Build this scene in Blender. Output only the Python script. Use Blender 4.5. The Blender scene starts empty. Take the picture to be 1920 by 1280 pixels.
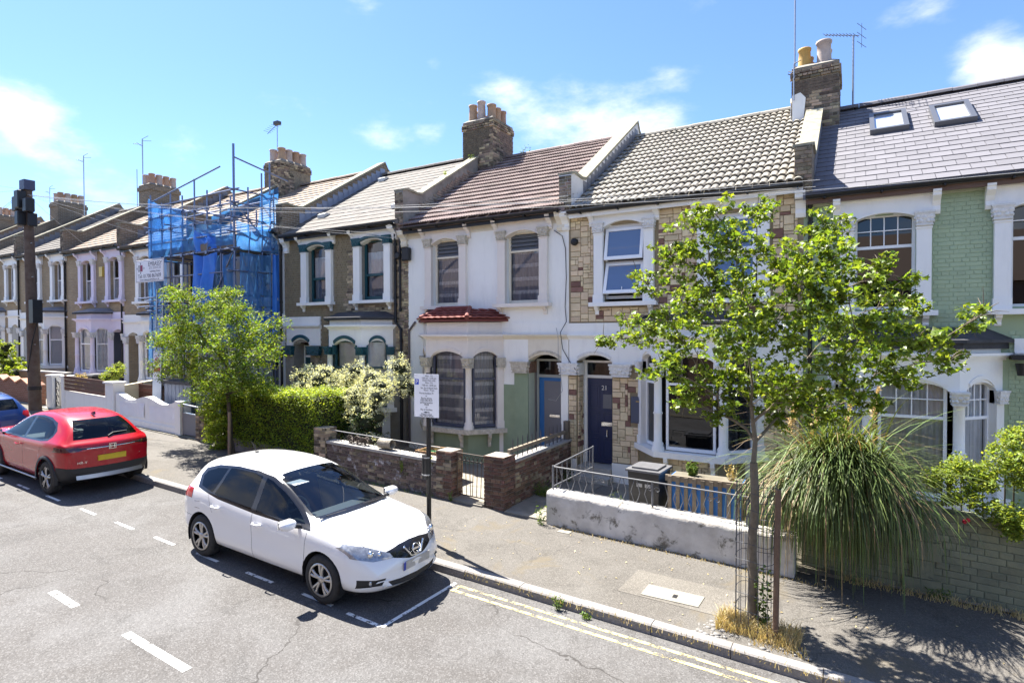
import bpy, bmesh, math, random
from math import sin, cos, pi, sqrt, radians, atan2, floor
from mathutils import Vector, Matrix
rnd = random.Random(7)
S = bpy.context.scene
COL = S.collection

# ------------------------------------------------------------------ camera
F_PX, YAW, PIT, ROL = 1080.0, radians(30.66), radians(.905), radians(.2)
fw = Vector((-sin(YAW)*cos(PIT), cos(YAW)*cos(PIT), -sin(PIT)))
rt = Vector((cos(YAW), sin(YAW), 0)); up = rt.cross(fw)
cr = rt*cos(ROL) - up*sin(ROL); cu = rt*sin(ROL) + up*cos(ROL)
cam = bpy.data.objects.new('camera', bpy.data.cameras.new('camera'))
COL.objects.link(cam)
cam.matrix_world = Matrix(((cr.x, cu.x, -fw.x, 0), (cr.y, cu.y, -fw.y, 0), (cr.z, cu.z, -fw.z, 3.6), (0, 0, 0, 1)))
cam.data.sensor_width = 36; cam.data.lens = F_PX/1920*36
cam.data.clip_start = .05; cam.data.clip_end = 3000
S.camera = cam
# ------------------------------------------------------------------ sky and sun
TO_SUN = Vector((-.575, .16, 1)).normalized()
SUN_EL = math.asin(TO_SUN.z); SUN_AZ = atan2(TO_SUN.x, TO_SUN.y)
W = bpy.data.worlds.new('World'); S.world = W; W.use_nodes = True
wn = W.node_tree.nodes; wl = W.node_tree.links; wn.clear()
def wnode(t, **k):
    n = wn.new(t)
    for a, b in k.items(): setattr(n, a, b)
    return n
out = wnode('ShaderNodeOutputWorld'); bg = wnode('ShaderNodeBackground')
sky = wnode('ShaderNodeTexSky', sky_type='NISHITA', sun_disc=False, sun_elevation=SUN_EL, sun_rotation=SUN_AZ,
            altitude=50, air_density=1.0, dust_density=.25, ozone_density=3.0)
tc = wnode('ShaderNodeTexCoord')
nz = wnode('ShaderNodeTexNoise'); nz.inputs['Scale'].default_value = 5.5; nz.inputs['Detail'].default_value = 9; nz.inputs['Roughness'].default_value = .6
mp = wnode('ShaderNodeMapping'); mp.inputs['Scale'].default_value = (1, 1, 2.2); mp.inputs['Location'].default_value = (3.1, .4, 0)
wl.new(tc.outputs['Generated'], mp.inputs['Vector']); wl.new(mp.outputs[0], nz.inputs['Vector'])
def pix(x, y): return (F_PX*fw + (x-960)*cr - (y-640)*cu).normalized()
acc = None
# fair-weather clouds standing in the sky: direction, angular radius, weight (unseen ones, added to raise the fill, follow below)
CLOUDS = [(pix(60, 240), .066, .33), (pix(20, 200), .045, .2), (pix(1090, 215), .105, .31), (pix(1230, 225), .085, .27), (pix(960, 180), .05, .2),
          (pix(720, 255), .045, .22), (pix(800, 245), .028, .18), (pix(1870, 95), .05, .28), (pix(1830, 150), .05, .18), (pix(1910, 155), .05, .28), (pix(1740, 5), .035, .22),
          (pix(820, 118), .022, .22), (pix(690, 0), .03, .15), (pix(250, 390), .08, .12), (pix(1250, 145), .03, .18), (pix(1330, 5), .03, .12), (pix(1480, 180), .04, .12), (pix(440, 15), .03, .12),
          ]
rs = random.Random(3)                                      # unseen clouds added over the rest of the sky to brighten the shaded fronts
while len(CLOUDS) < 84:
    a_, e_ = rs.uniform(0, 2*pi), math.asin(rs.uniform(.12, .95)); d_ = Vector((cos(a_)*cos(e_), sin(a_)*cos(e_), sin(e_)))
    if d_.dot(fw) > .62: continue                          # the part in view is set out above
    CLOUDS.append((d_, rs.uniform(.06, .15), rs.uniform(.26, .38)))
def mnode(op, a, b=None, clamp=False):
    n = wnode('ShaderNodeMath', operation=op, use_clamp=clamp)
    for i, v in enumerate((a, b)):
        if v is None: continue
        if isinstance(v, (int, float)): n.inputs[i].default_value = v
        else: wl.new(v, n.inputs[i])
    return n.outputs[0]
for d, r, w in CLOUDS:
    dn = wnode('ShaderNodeVectorMath', operation='DISTANCE'); dn.inputs[1].default_value = d
    # flatter than wide: stretch the height axis of the direction
    mm = wnode('ShaderNodeVectorMath', operation='MULTIPLY'); mm.inputs[1].default_value = (1, 1, 1.5)
    dn.inputs[1].default_value = (d.x, d.y, d.z*1.5)
    wl.new(tc.outputs['Generated'], mm.inputs[0]); wl.new(mm.outputs[0], dn.inputs[0])
    q = mnode('DIVIDE', dn.outputs['Value'], r); q = mnode('MULTIPLY', q, q); q = mnode('MULTIPLY', q, -1.0)
    g = mnode('MULTIPLY', mnode('EXPONENT', q), w)
    acc = g if acc is None else mnode('ADD', acc, g)
sm = mnode('ADD', acc, mnode('MULTIPLY', mnode('SUBTRACT', nz.outputs['Fac'], .5), 1.05))
ramp = wnode('ShaderNodeMapRange', interpolation_type='SMOOTHSTEP'); ramp.inputs[1].default_value = .12; ramp.inputs[2].default_value = .60; ramp.inputs[4].default_value = .93
wl.new(sm, ramp.inputs[0])
mix = wnode('ShaderNodeMix', data_type='RGBA')
wl.new(ramp.outputs[0], mix.inputs[0])
gm = wnode('ShaderNodeMix', data_type='RGBA', blend_type='MULTIPLY'); gm.inputs[0].default_value = 1; gm.inputs[7].default_value = (.58, .67, .84, 1)
wl.new(sky.outputs[0], gm.inputs[6]); wl.new(gm.outputs[2], mix.inputs[6]); mix.inputs[7].default_value = (5.2, 5.15, 5.1, 1)
wl.new(mix.outputs[2], bg.inputs[0]); bg.inputs[1].default_value = .05
wl.new(bg.outputs[0], out.inputs[0])
sun = bpy.data.objects.new('sun', bpy.data.lights.new('sun', 'SUN')); COL.objects.link(sun)
sun.data.energy = 3.0; sun.data.angle = radians(.5); sun.data.color = (1, .95, .86)
sun.rotation_euler = TO_SUN.to_track_quat('Z', 'Y').to_euler(); sun.location = (-20, 5, 40)
S.view_settings.view_transform = 'Standard'; S.view_settings.look = 'None'; S.view_settings.exposure = 2.72; S.view_settings.gamma = 1
S.view_settings.use_curve_mapping = False
S.cycles.max_bounces = 8; S.cycles.transparent_max_bounces = 16; S.cycles.caustics_reflective = False; S.cycles.caustics_refractive = False

# ------------------------------------------------------------------ mesh helpers
WLOC = {}
def wl_of(o): return WLOC.get(o.name, Vector((0, 0, 0))) if o else Vector((0, 0, 0))
class MB:
    """collects polygons in world (or, for turned things, local) coordinates; build() links them as one mesh object"""
    def __init__(s): s.v = []; s.f = []; s.m = []; s.sm = []
    def add(s, vs, fs, mi=0, smooth=False):
        b = len(s.v); s.v.extend([tuple(p) for p in vs])
        for f in fs: s.f.append(tuple(i+b for i in f)); s.m.append(mi); s.sm.append(smooth)
    def box(s, x0, x1, y0, y1, z0, z1, mi=0):
        s.add([(x0,y0,z0),(x1,y0,z0),(x1,y1,z0),(x0,y1,z0),(x0,y0,z1),(x1,y0,z1),(x1,y1,z1),(x0,y1,z1)],
              [(0,3,2,1),(4,5,6,7),(0,1,5,4),(1,2,6,5),(2,3,7,6),(3,0,4,7)], mi)
    def prism(s, pts, fn, d0, d1, mi=0):
        """2-D polygon pts extruded between depths d0 and d1; fn(a, b, d) gives the 3-D point"""
        n = len(pts); vs = [fn(a, b, d0) for a, b in pts] + [fn(a, b, d1) for a, b in pts]
        s.add(vs, [tuple(range(n))[::-1], tuple(range(n, 2*n))] + [(i, (i+1) % n, n+(i+1) % n, n+i) for i in range(n)], mi)
    def tube(s, pts, r, n=8, mi=0, cap=True, r1=None):
        pts = [Vector(p) for p in pts]; rings = []; k = len(pts)
        ref = None
        for i, p in enumerate(pts):
            t = (pts[min(i+1, k-1)] - pts[max(i-1, 0)]).normalized()
            if ref is None: ref = t.orthogonal().normalized()
            ref = (ref - t*ref.dot(t)); ref = ref.normalized() if ref.length > 1e-6 else t.orthogonal().normalized()
            b = t.cross(ref); rr = r if r1 is None else r + (r1-r)*i/max(1, k-1)
            if isinstance(r, (list, tuple)): rr = r[i]
            rings.append([p + ref*(rr*cos(2*pi*j/n)) + b*(rr*sin(2*pi*j/n)) for j in range(n)])
        vs = [q for ring in rings for q in ring]
        fs = [(i*n+j, i*n+(j+1) % n, (i+1)*n+(j+1) % n, (i+1)*n+j) for i in range(k-1) for j in range(n)]
        s.add(vs, fs, mi, True)
        if cap: s.add(rings[0], [tuple(range(n))[::-1]], mi); s.add(rings[-1], [tuple(range(n))], mi)
    def lathe(s, prof, o=(0, 0, 0), n=12, mi=0, axis='z', smooth=True, cap=True):
        o = Vector(o); vs = []
        for r, h in prof:
            for j in range(n):
                a, b = r*cos(2*pi*j/n), r*sin(2*pi*j/n)
                vs.append(o + (Vector((a, b, h)) if axis == 'z' else Vector((a, -h, b)) if axis == 'y' else Vector((h, a, b))))
        k = len(prof)
        fs = [(i*n+j, i*n+(j+1) % n, (i+1)*n+(j+1) % n, (i+1)*n+j) for i in range(k-1) for j in range(n)]
        s.add(vs, fs, mi, smooth)
        if cap and prof[0][0] > 1e-4: s.add(vs[:n], [tuple(range(n))[::-1]], mi)
        if cap and prof[-1][0] > 1e-4: s.add(vs[-n:], [tuple(range(n))], mi)
    def grid(s, pts, nu, nv, mi=0, smooth=True):
        s.add(pts, [(j*nu+i, j*nu+i+1, (j+1)*nu+i+1, (j+1)*nu+i) for j in range(nv-1) for i in range(nu-1)], mi, smooth)
    def ball(s, c, r, n=8, mi=0, sz=(1, 1, 1)):
        c = Vector(c); pr = [(max(1e-5, sin(pi*i/(n//2+1))), -cos(pi*i/(n//2+1))) for i in range(n//2+2)]
        vs = [c + Vector((a*cos(2*pi*j/n)*r*sz[0], a*sin(2*pi*j/n)*r*sz[1], h*r*sz[2])) for a, h in pr for j in range(n)]
        s.add(vs, [(i*n+j, i*n+(j+1) % n, (i+1)*n+(j+1) % n, (i+1)*n+j) for i in range(len(pr)-1) for j in range(n)], mi, True)
    def mesh(s, name, mats, org=None):
        me = bpy.data.meshes.new(name)
        vs = s.v if org is None else [(x-org[0], y-org[1], z-org[2]) for x, y, z in s.v]
        me.from_pydata(vs, [], s.f)
        for m in (mats if isinstance(mats, (list, tuple)) else [mats]): me.materials.append(m)
        me.polygons.foreach_set('material_index', s.m); me.polygons.foreach_set('use_smooth', s.sm)
        me.update(); return me
    def build(s, name, mats, parent=None, local=False, **props):
        org = None if (local or parent is None) else wl_of(parent)
        o = bpy.data.objects.new(name, s.mesh(name, mats, org)); COL.objects.link(o)
        if parent: o.parent = parent
        if not local and parent: WLOC[o.name] = org
        for k, v in props.items(): o[k] = v
        return o
def tag(o, label=None, cat=None, group=None, kind=None):
    if label: o['label'] = label
    if cat: o['category'] = cat
    if group: o['group'] = group
    if kind: o['kind'] = kind
    return o
def thing(name, label, cat, loc=(0, 0, 0), group=None, rot=None):
    o = bpy.data.objects.new(name, None); COL.objects.link(o); o.location = loc; o.empty_display_size = .2
    if rot: o.rotation_euler = rot
    WLOC[o.name] = Vector(loc); return tag(o, label, cat, group)
def piece(name, me, parent, loc, rot=None, scale=None, **props):
    """one more object on a shared mesh, placed in world coordinates under an unturned parent"""
    o = bpy.data.objects.new(name, me); COL.objects.link(o); o.parent = parent
    o.location = Vector(loc) - wl_of(parent)
    if rot: o.rotation_euler = rot
    if scale: o.scale = scale
    for k, v in props.items(): o[k] = v
    WLOC[o.name] = Vector(loc)
    return o
def copy_tree(o, loc=None, parent=None):
    c = o.copy(); COL.objects.link(c)
    if parent: c.parent = parent
    if loc is not None: c.location = loc; WLOC[c.name] = Vector(loc)
    for ch in o.children: copy_tree(ch, None, c)
    return c
class Fr:
    """a frame on a wall face: u along A->B, z up, d outward"""
    def __init__(s, A, B, u0=0.0):
        s.A = Vector((A[0], A[1])); t = Vector((B[0]-A[0], B[1]-A[1])); s.L = t.length; s.t = t/s.L; s.n = Vector((s.t.y, -s.t.x)); s.u0 = u0
    def P(s, u, z, d):
        q = s.A + s.t*(u-s.u0) + s.n*d; return Vector((q.x, q.y, z))
    def box(s, mb, u0, u1, z0, z1, d0, d1, mi=0):
        mb.prism([(u0, z0), (u1, z0), (u1, z1), (u0, z1)], s.P, d0, d1, mi)
    def prism(s, mb, pts, d0, d1, mi=0): mb.prism(pts, s.P, d0, d1, mi)
    def side(s, mb, pts_dz, u0, u1, mi=0):
        mb.prism(pts_dz, lambda a, b, u: s.P(u, b, a), u0, u1, mi)
def gz(x): return -.0306*x          # pavement level: the street climbs to the left
RD = .115                           # kerb height

# ------------------------------------------------------------------ materials
def N(t, ty, **k):
    n = t.nodes.new(ty)
    for a, b in k.items(): setattr(n, a, b)
    return n
MATS = {}
STREAK = ('white_render', 'cream_stone', 'pale_pink_stone', 'white_paint', 'white_paint_shaded_lilac', 'green_painted_brick')
def M(name, col, rough=.7, metal=0.0, var=0.0, noise=None, col2=None, bump=None, spec=.4, coat=0.0, hue=0.0, blotch=None):
    """principled; var: value spread by object; noise=(scale, amount) mottles to col2; bump=(scale, strength); blotch=(scale, lo, hi, colour)"""
    if name in MATS: return MATS[name]
    m = bpy.data.materials.new(name); m.use_nodes = True; t = m.node_tree; b = t.nodes['Principled BSDF']
    b.inputs['Roughness'].default_value = rough; b.inputs['Metallic'].default_value = metal
    b.inputs['Specular IOR Level'].default_value = spec
    if coat: b.inputs['Coat Weight'].default_value = coat; b.inputs['Coat Roughness'].default_value = .04
    rgb = N(t, 'ShaderNodeRGB'); rgb.outputs[0].default_value = (*col, 1); c = rgb.outputs[0]
    co = N(t, 'ShaderNodeTexCoord'); geo = N(t, 'ShaderNodeNewGeometry'); pos = geo.outputs['Position']
    if noise:
        n = N(t, 'ShaderNodeTexNoise'); n.inputs['Scale'].default_value = noise[0]; n.inputs['Detail'].default_value = 6; n.inputs['Roughness'].default_value = .65
        t.links.new(pos, n.inputs['Vector'])
        r = N(t, 'ShaderNodeMapRange'); r.inputs[1].default_value = .32; r.inputs[2].default_value = .7; r.inputs[4].default_value = noise[1]
        t.links.new(n.outputs['Fac'], r.inputs[0])
        mx = N(t, 'ShaderNodeMix', data_type='RGBA'); t.links.new(r.outputs[0], mx.inputs[0]); t.links.new(c, mx.inputs[6])
        mx.inputs[7].default_value = (*(col2 or tuple(x*.6 for x in col)), 1); c = mx.outputs[2]
    if blotch:
        n = N(t, 'ShaderNodeTexNoise'); n.inputs['Scale'].default_value = blotch[0]; n.inputs['Detail'].default_value = 8; n.inputs['Roughness'].default_value = .7; n.inputs['Distortion'].default_value = .4
        t.links.new(pos, n.inputs['Vector'])
        r = N(t, 'ShaderNodeMapRange'); r.inputs[1].default_value = blotch[1]; r.inputs[2].default_value = blotch[2]
        t.links.new(n.outputs['Fac'], r.inputs[0])
        mx = N(t, 'ShaderNodeMix', data_type='RGBA'); t.links.new(r.outputs[0], mx.inputs[0]); t.links.new(c, mx.inputs[6])
        mx.inputs[7].default_value = (*blotch[3], 1); c = mx.outputs[2]
    if name in STREAK:                                     # rain streaks and grime that run down the face
        mpn = N(t, 'ShaderNodeMapping'); mpn.inputs['Scale'].default_value = (2.6, 2.6, .5); t.links.new(pos, mpn.inputs['Vector'])
        n = N(t, 'ShaderNodeTexNoise'); n.inputs['Scale'].default_value = 1.6; n.inputs['Detail'].default_value = 9; n.inputs['Roughness'].default_value = .7; t.links.new(mpn.outputs[0], n.inputs['Vector'])
        r = N(t, 'ShaderNodeMapRange'); r.inputs[1].default_value = .52; r.inputs[2].default_value = .85; r.inputs[4].default_value = .36; t.links.new(n.outputs['Fac'], r.inputs[0])
        mx = N(t, 'ShaderNodeMix', data_type='RGBA'); t.links.new(r.outputs[0], mx.inputs[0]); t.links.new(c, mx.inputs[6]); mx.inputs[7].default_value = (*[x*.58 for x in col], 1); c = mx.outputs[2]
    if var or hue:
        oi = N(t, 'ShaderNodeObjectInfo'); hs = N(t, 'ShaderNodeHueSaturation')
        r = N(t, 'ShaderNodeMapRange'); r.inputs[3].default_value = 1-var; r.inputs[4].default_value = 1+var
        t.links.new(oi.outputs['Random'], r.inputs[0]); t.links.new(r.outputs[0], hs.inputs['Value'])
        if hue:
            w = N(t, 'ShaderNodeTexWhiteNoise', noise_dimensions='1D'); t.links.new(oi.outputs['Random'], w.inputs['W'])
            r2 = N(t, 'ShaderNodeMapRange'); r2.inputs[3].default_value = .5-hue; r2.inputs[4].default_value = .5+hue
            t.links.new(w.outputs['Value'], r2.inputs[0]); t.links.new(r2.outputs[0], hs.inputs['Hue'])
        t.links.new(c, hs.inputs['Color']); c = hs.outputs[0]
    if bump:
        n = N(t, 'ShaderNodeTexNoise'); n.inputs['Scale'].default_value = bump[0]; n.inputs['Detail'].default_value = 5
        t.links.new(pos, n.inputs['Vector'])
        bp = N(t, 'ShaderNodeBump'); bp.inputs['Strength'].default_value = bump[1]; bp.inputs['Distance'].default_value = .01
        t.links.new(n.outputs['Fac'], bp.inputs['Height']); t.links.new(bp.outputs[0], b.inputs['Normal'])
    t.links.new(c, b.inputs['Base Color']); MATS[name] = m; return m
def brickmat(name, c1, c2, mortar, bw=.225, bh=.075, spread=.5):
    m = bpy.data.materials.new(name); m.use_nodes = True; t = m.node_tree; b = t.nodes['Principled BSDF']; b.inputs['Roughness'].default_value = .9; b.inputs['Specular IOR Level'].default_value = .2
    geo = N(t, 'ShaderNodeNewGeometry'); sp = N(t, 'ShaderNodeSeparateXYZ'); t.links.new(geo.outputs['Position'], sp.inputs[0])
    ad = N(t, 'ShaderNodeMath', operation='ADD'); t.links.new(sp.outputs[0], ad.inputs[0]); t.links.new(sp.outputs[1], ad.inputs[1])
    cb = N(t, 'ShaderNodeCombineXYZ'); t.links.new(ad.outputs[0], cb.inputs[0]); t.links.new(sp.outputs[2], cb.inputs[1])
    br = N(t, 'ShaderNodeTexBrick'); t.links.new(cb.outputs[0], br.inputs['Vector'])
    br.inputs['Scale'].default_value = 1; br.inputs['Brick Width'].default_value = bw; br.inputs['Row Height'].default_value = bh
    br.inputs['Mortar Size'].default_value = .009; br.inputs['Mortar Smooth'].default_value = .3; br.inputs['Bias'].default_value = -.1
    br.inputs['Color1'].default_value = (*c1, 1); br.inputs['Color2'].default_value = (*c2, 1); br.inputs['Mortar'].default_value = (*mortar, 1)
    n = N(t, 'ShaderNodeTexNoise'); n.inputs['Scale'].default_value = 1.3; n.inputs['Detail'].default_value = 8; t.links.new(geo.outputs['Position'], n.inputs['Vector'])
    r = N(t, 'ShaderNodeMapRange'); r.inputs[1].default_value = .3; r.inputs[2].default_value = .75; r.inputs[4].default_value = spread; t.links.new(n.outputs['Fac'], r.inputs[0])
    mx = N(t, 'ShaderNodeMix', data_type='RGBA', blend_type='MULTIPLY'); t.links.new(r.outputs[0], mx.inputs[0]); t.links.new(br.outputs['Color'], mx.inputs[6]); mx.inputs[7].default_value = (.35, .33, .32, 1)
    t.links.new(mx.outputs[2], b.inputs['Base Color'])
    iv = N(t, 'ShaderNodeMath', operation='SUBTRACT'); iv.inputs[0].default_value = 1; t.links.new(br.outputs['Fac'], iv.inputs[1])
    bp = N(t, 'ShaderNodeBump'); bp.inputs['Strength'].default_value = .6; bp.inputs['Distance'].default_value = .012; t.links.new(iv.outputs[0], bp.inputs['Height']); t.links.new(bp.outputs[0], b.inputs['Normal'])
    MATS[name] = m; return m
def glassmat(name, tint=(.85, .9, .95), trans=.75, ior=1.5, rough=.0, k=1.25):
    m = bpy.data.materials.new(name); m.use_nodes = True; t = m.node_tree; t.nodes.clear()
    o = N(t, 'ShaderNodeOutputMaterial'); tr = N(t, 'ShaderNodeBsdfTransparent'); tr.inputs[0].default_value = (*[x*trans for x in tint], 1)
    gl = N(t, 'ShaderNodeBsdfGlossy'); gl.inputs['Roughness'].default_value = rough; gl.inputs[0].default_value = (.95, .97, 1, 1)
    fr = N(t, 'ShaderNodeFresnel'); fr.inputs[0].default_value = ior
    mu = N(t, 'ShaderNodeMath', operation='MULTIPLY_ADD', use_clamp=True); mu.inputs[1].default_value = k; mu.inputs[2].default_value = .01; t.links.new(fr.outputs[0], mu.inputs[0])
    mx = N(t, 'ShaderNodeMixShader'); t.links.new(mu.outputs[0], mx.inputs[0]); t.links.new(tr.outputs[0], mx.inputs[1]); t.links.new(gl.outputs[0], mx.inputs[2]); t.links.new(mx.outputs[0], o.inputs[0])
    MATS[name] = m; return m
def leafmat(name, col, trans=.35, var=.35, hue=.02, rough=.5, spec=.35):
    m = bpy.data.materials.new(name); m.use_nodes = True; t = m.node_tree; b = t.nodes['Principled BSDF']; o = t.nodes['Material Output']
    b.inputs['Roughness'].default_value = rough; b.inputs['Specular IOR Level'].default_value = spec
    at = N(t, 'ShaderNodeAttribute', attribute_name='tone'); hs = N(t, 'ShaderNodeHueSaturation'); hs.inputs['Color'].default_value = (*col, 1)
    r = N(t, 'ShaderNodeMapRange'); r.inputs[3].default_value = 1-var; r.inputs[4].default_value = 1+var; t.links.new(at.outputs['Fac'], r.inputs[0]); t.links.new(r.outputs[0], hs.inputs['Value'])
    w = N(t, 'ShaderNodeTexWhiteNoise', noise_dimensions='1D'); t.links.new(at.outputs['Fac'], w.inputs['W'])
    r2 = N(t, 'ShaderNodeMapRange'); r2.inputs[3].default_value = .5-hue; r2.inputs[4].default_value = .5+hue; t.links.new(w.outputs['Value'], r2.inputs[0]); t.links.new(r2.outputs[0], hs.inputs['Hue'])
    t.links.new(hs.outputs[0], b.inputs['Base Color'])
    tl = N(t, 'ShaderNodeBsdfTranslucent'); mc = N(t, 'ShaderNodeMix', data_type='RGBA', blend_type='MULTIPLY'); mc.inputs[0].default_value = 1; t.links.new(hs.outputs[0], mc.inputs[6]); mc.inputs[7].default_value = (1.5, 1.35, .7, 1)
    t.links.new(mc.outputs[2], tl.inputs[0])
    mx = N(t, 'ShaderNodeMixShader'); mx.inputs[0].default_value = trans; t.links.new(b.outputs[0], mx.inputs[1]); t.links.new(tl.outputs[0], mx.inputs[2]); t.links.new(mx.outputs[0], o.inputs[0])
    MATS[name] = m; return m
m_white = M('white_render', (.86, .85, .81), .8, noise=(1.1, .3), col2=(.70, .70, .66), bump=(40, .15))
m_lilac = M('white_paint_shaded_lilac', (.76, .70, .82), .7, noise=(2, .3), col2=(.66, .60, .70))  # white paint with the lilac cast of shade put into its colour
m_cream = M('cream_stone', (.76, .70, .58), .8, noise=(3, .45), col2=(.62, .55, .42), bump=(30, .2))
m_pinkstone = M('pale_pink_stone', (.78, .71, .64), .8, noise=(2.5, .35), col2=(.66, .59, .52))
m_carve = M('carved_stone', (.62, .57, .48), .9, noise=(14, .8), col2=(.30, .26, .19), bump=(30, .4))
m_carvew = M('carved_white_stone', (.78, .77, .75), .85, noise=(18, .6), col2=(.45, .44, .42), bump=(30, .4))
m_wpaint = M('white_paint', (.86, .85, .82), .45, noise=(4, .2), col2=(.7, .7, .69))
m_upvc = M('white_plastic', (.85, .86, .88), .3)
m_teal = M('teal_paint', (.012, .07, .09), .4)
m_tealcap = M('teal_carved_paint', (.012, .075, .10), .45, bump=(30, .4))
m_black = M('black_gutter_plastic', (.012, .012, .014), .45)
m_dark = M('dark_void', (.01, .01, .012), .9)
m_lead = M('lead_sheet', (.14, .145, .165), .55, noise=(4, .6), col2=(.24, .25, .28))
m_felt = M('black_roof_felt', (.03, .03, .035), .7, noise=(5, .6), col2=(.08, .08, .09))
m_brown = M('brown_curtain_and_reflection', (.16, .10, .07), .9)  # also stands for brick mirrored in the green house's upper panes
m_coping = M('weathered_coping', (.33, .31, .24), .95, noise=(7, .9), col2=(.17, .16, .11), bump=(35, .5))
m_cement = M('cement_render', (.30, .28, .25), .95, noise=(2.2, .9), col2=(.13, .12, .105), bump=(25, .3))
m_whiteparapet = M('flaking_white_render', (.66, .66, .66), .9, noise=(2, .6), col2=(.42, .41, .40), blotch=(3.0, .60, .68, (.2, .18, .17)))
m_pot = M('terracotta_pot', (.42, .27, .18), .85, var=.2, hue=.01, noise=(6, .7), col2=(.26, .19, .14))
m_potw = M('buff_pot', (.48, .40, .35), .85, noise=(5, .8), col2=(.30, .24, .22))
m_poty = M('yellow_pot', (.50, .31, .09), .8, noise=(6, .5), col2=(.36, .2, .07))
m_stock = M('stock_brick', (.42, .33, .215), .95, var=.4, hue=.02, noise=(9, .6), col2=(.21, .165, .115), bump=(60, .4))
m_soot = M('sooty_brick', (.24, .19, .135), .95, var=.6, hue=.03, noise=(7, .8), col2=(.075, .062, .052), bump=(60, .5))
m_redbrick = M('red_brown_brick', (.155, .085, .06), .95, var=.4, hue=.02, noise=(9, .8), col2=(.06, .045, .04), bump=(60, .5), blotch=(7, .62, .70, (.36, .34, .335)))
m_mortar = M('lime_mortar', (.26, .235, .20), .95, noise=(8, .7), col2=(.11, .10, .085))
m_mortard = M('dark_mortar', (.24, .215, .18), .95, noise=(8, .7), col2=(.33, .30, .26))
m_green = M('green_painted_brick', (.37, .455, .30), .55, var=.06, noise=(5, .4), col2=(.31, .395, .25), bump=(40, .5))
m_greenm = M('green_painted_joint', (.32, .40, .26), .6)
m_greenw = M('green_weathered_brick', (.24, .25, .165), .8, var=.14, noise=(4, .8), col2=(.15, .16, .115), bump=(40, .5), blotch=(5, .64, .7, (.08, .08, .07)))
m_greenrend = M('sage_render', (.27, .33, .22), .8, noise=(3, .7), col2=(.20, .26, .17))
m_palegreen = M('pale_green_paint', (.50, .53, .40), .7, noise=(5, .4), col2=(.4, .43, .32))
m_stone = M('buff_cladding_stone', (.68, .55, .37), .9, var=.16, hue=.012, noise=(5, .6), col2=(.46, .36, .22), bump=(25, .5))
m_stoner = M('maroon_cladding_stone', (.23, .13, .105), .9, var=.18, noise=(6, .5), col2=(.14, .06, .045), bump=(25, .5))
m_stonem = M('stone_pointing', (.29, .235, .15), .95)
m_tiler = M('brown_roof_tile', (.20, .145, .130), .85, var=.2, hue=.008, noise=(3, .7), col2=(.27, .215, .20), bump=(60, .4))
m_tileb = M('buff_roof_tile', (.335, .31, .265), .85, var=.16, hue=.006, noise=(3.5, .7), col2=(.20, .18, .15), bump=(60, .4))
m_tilew = M('tan_roof_tile', (.25, .19, .145), .85, noise=(3, .7), col2=(.17, .13, .10))
m_slatep = M('pinkish_slate', (.15, .138, .126), .9, var=.10, noise=(2, .6), col2=(.11, .10, .09))
m_slateg = M('grey_slate', (.145, .140, .155), .7, var=.09, noise=(3, .5), col2=(.115, .112, .125))
m_bayred = M('red_bay_tile', (.20, .052, .042), .75, var=.2, noise=(6, .5), col2=(.17, .05, .04))
m_glass = glassmat('window_glass', tint=(.95, .95, .98), trans=.95)
m_glassd = glassmat('dark_window_glass', tint=(.6, .66, .75), trans=.5)
m_frost = M('frosted_glass', (.12, .13, .16), .25, spec=.6)
m_lace = None
m_sootm = brickmat('sooty_stack_brick', (.18, .145, .105), (.27, .205, .14), (.34, .31, .265))
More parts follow.
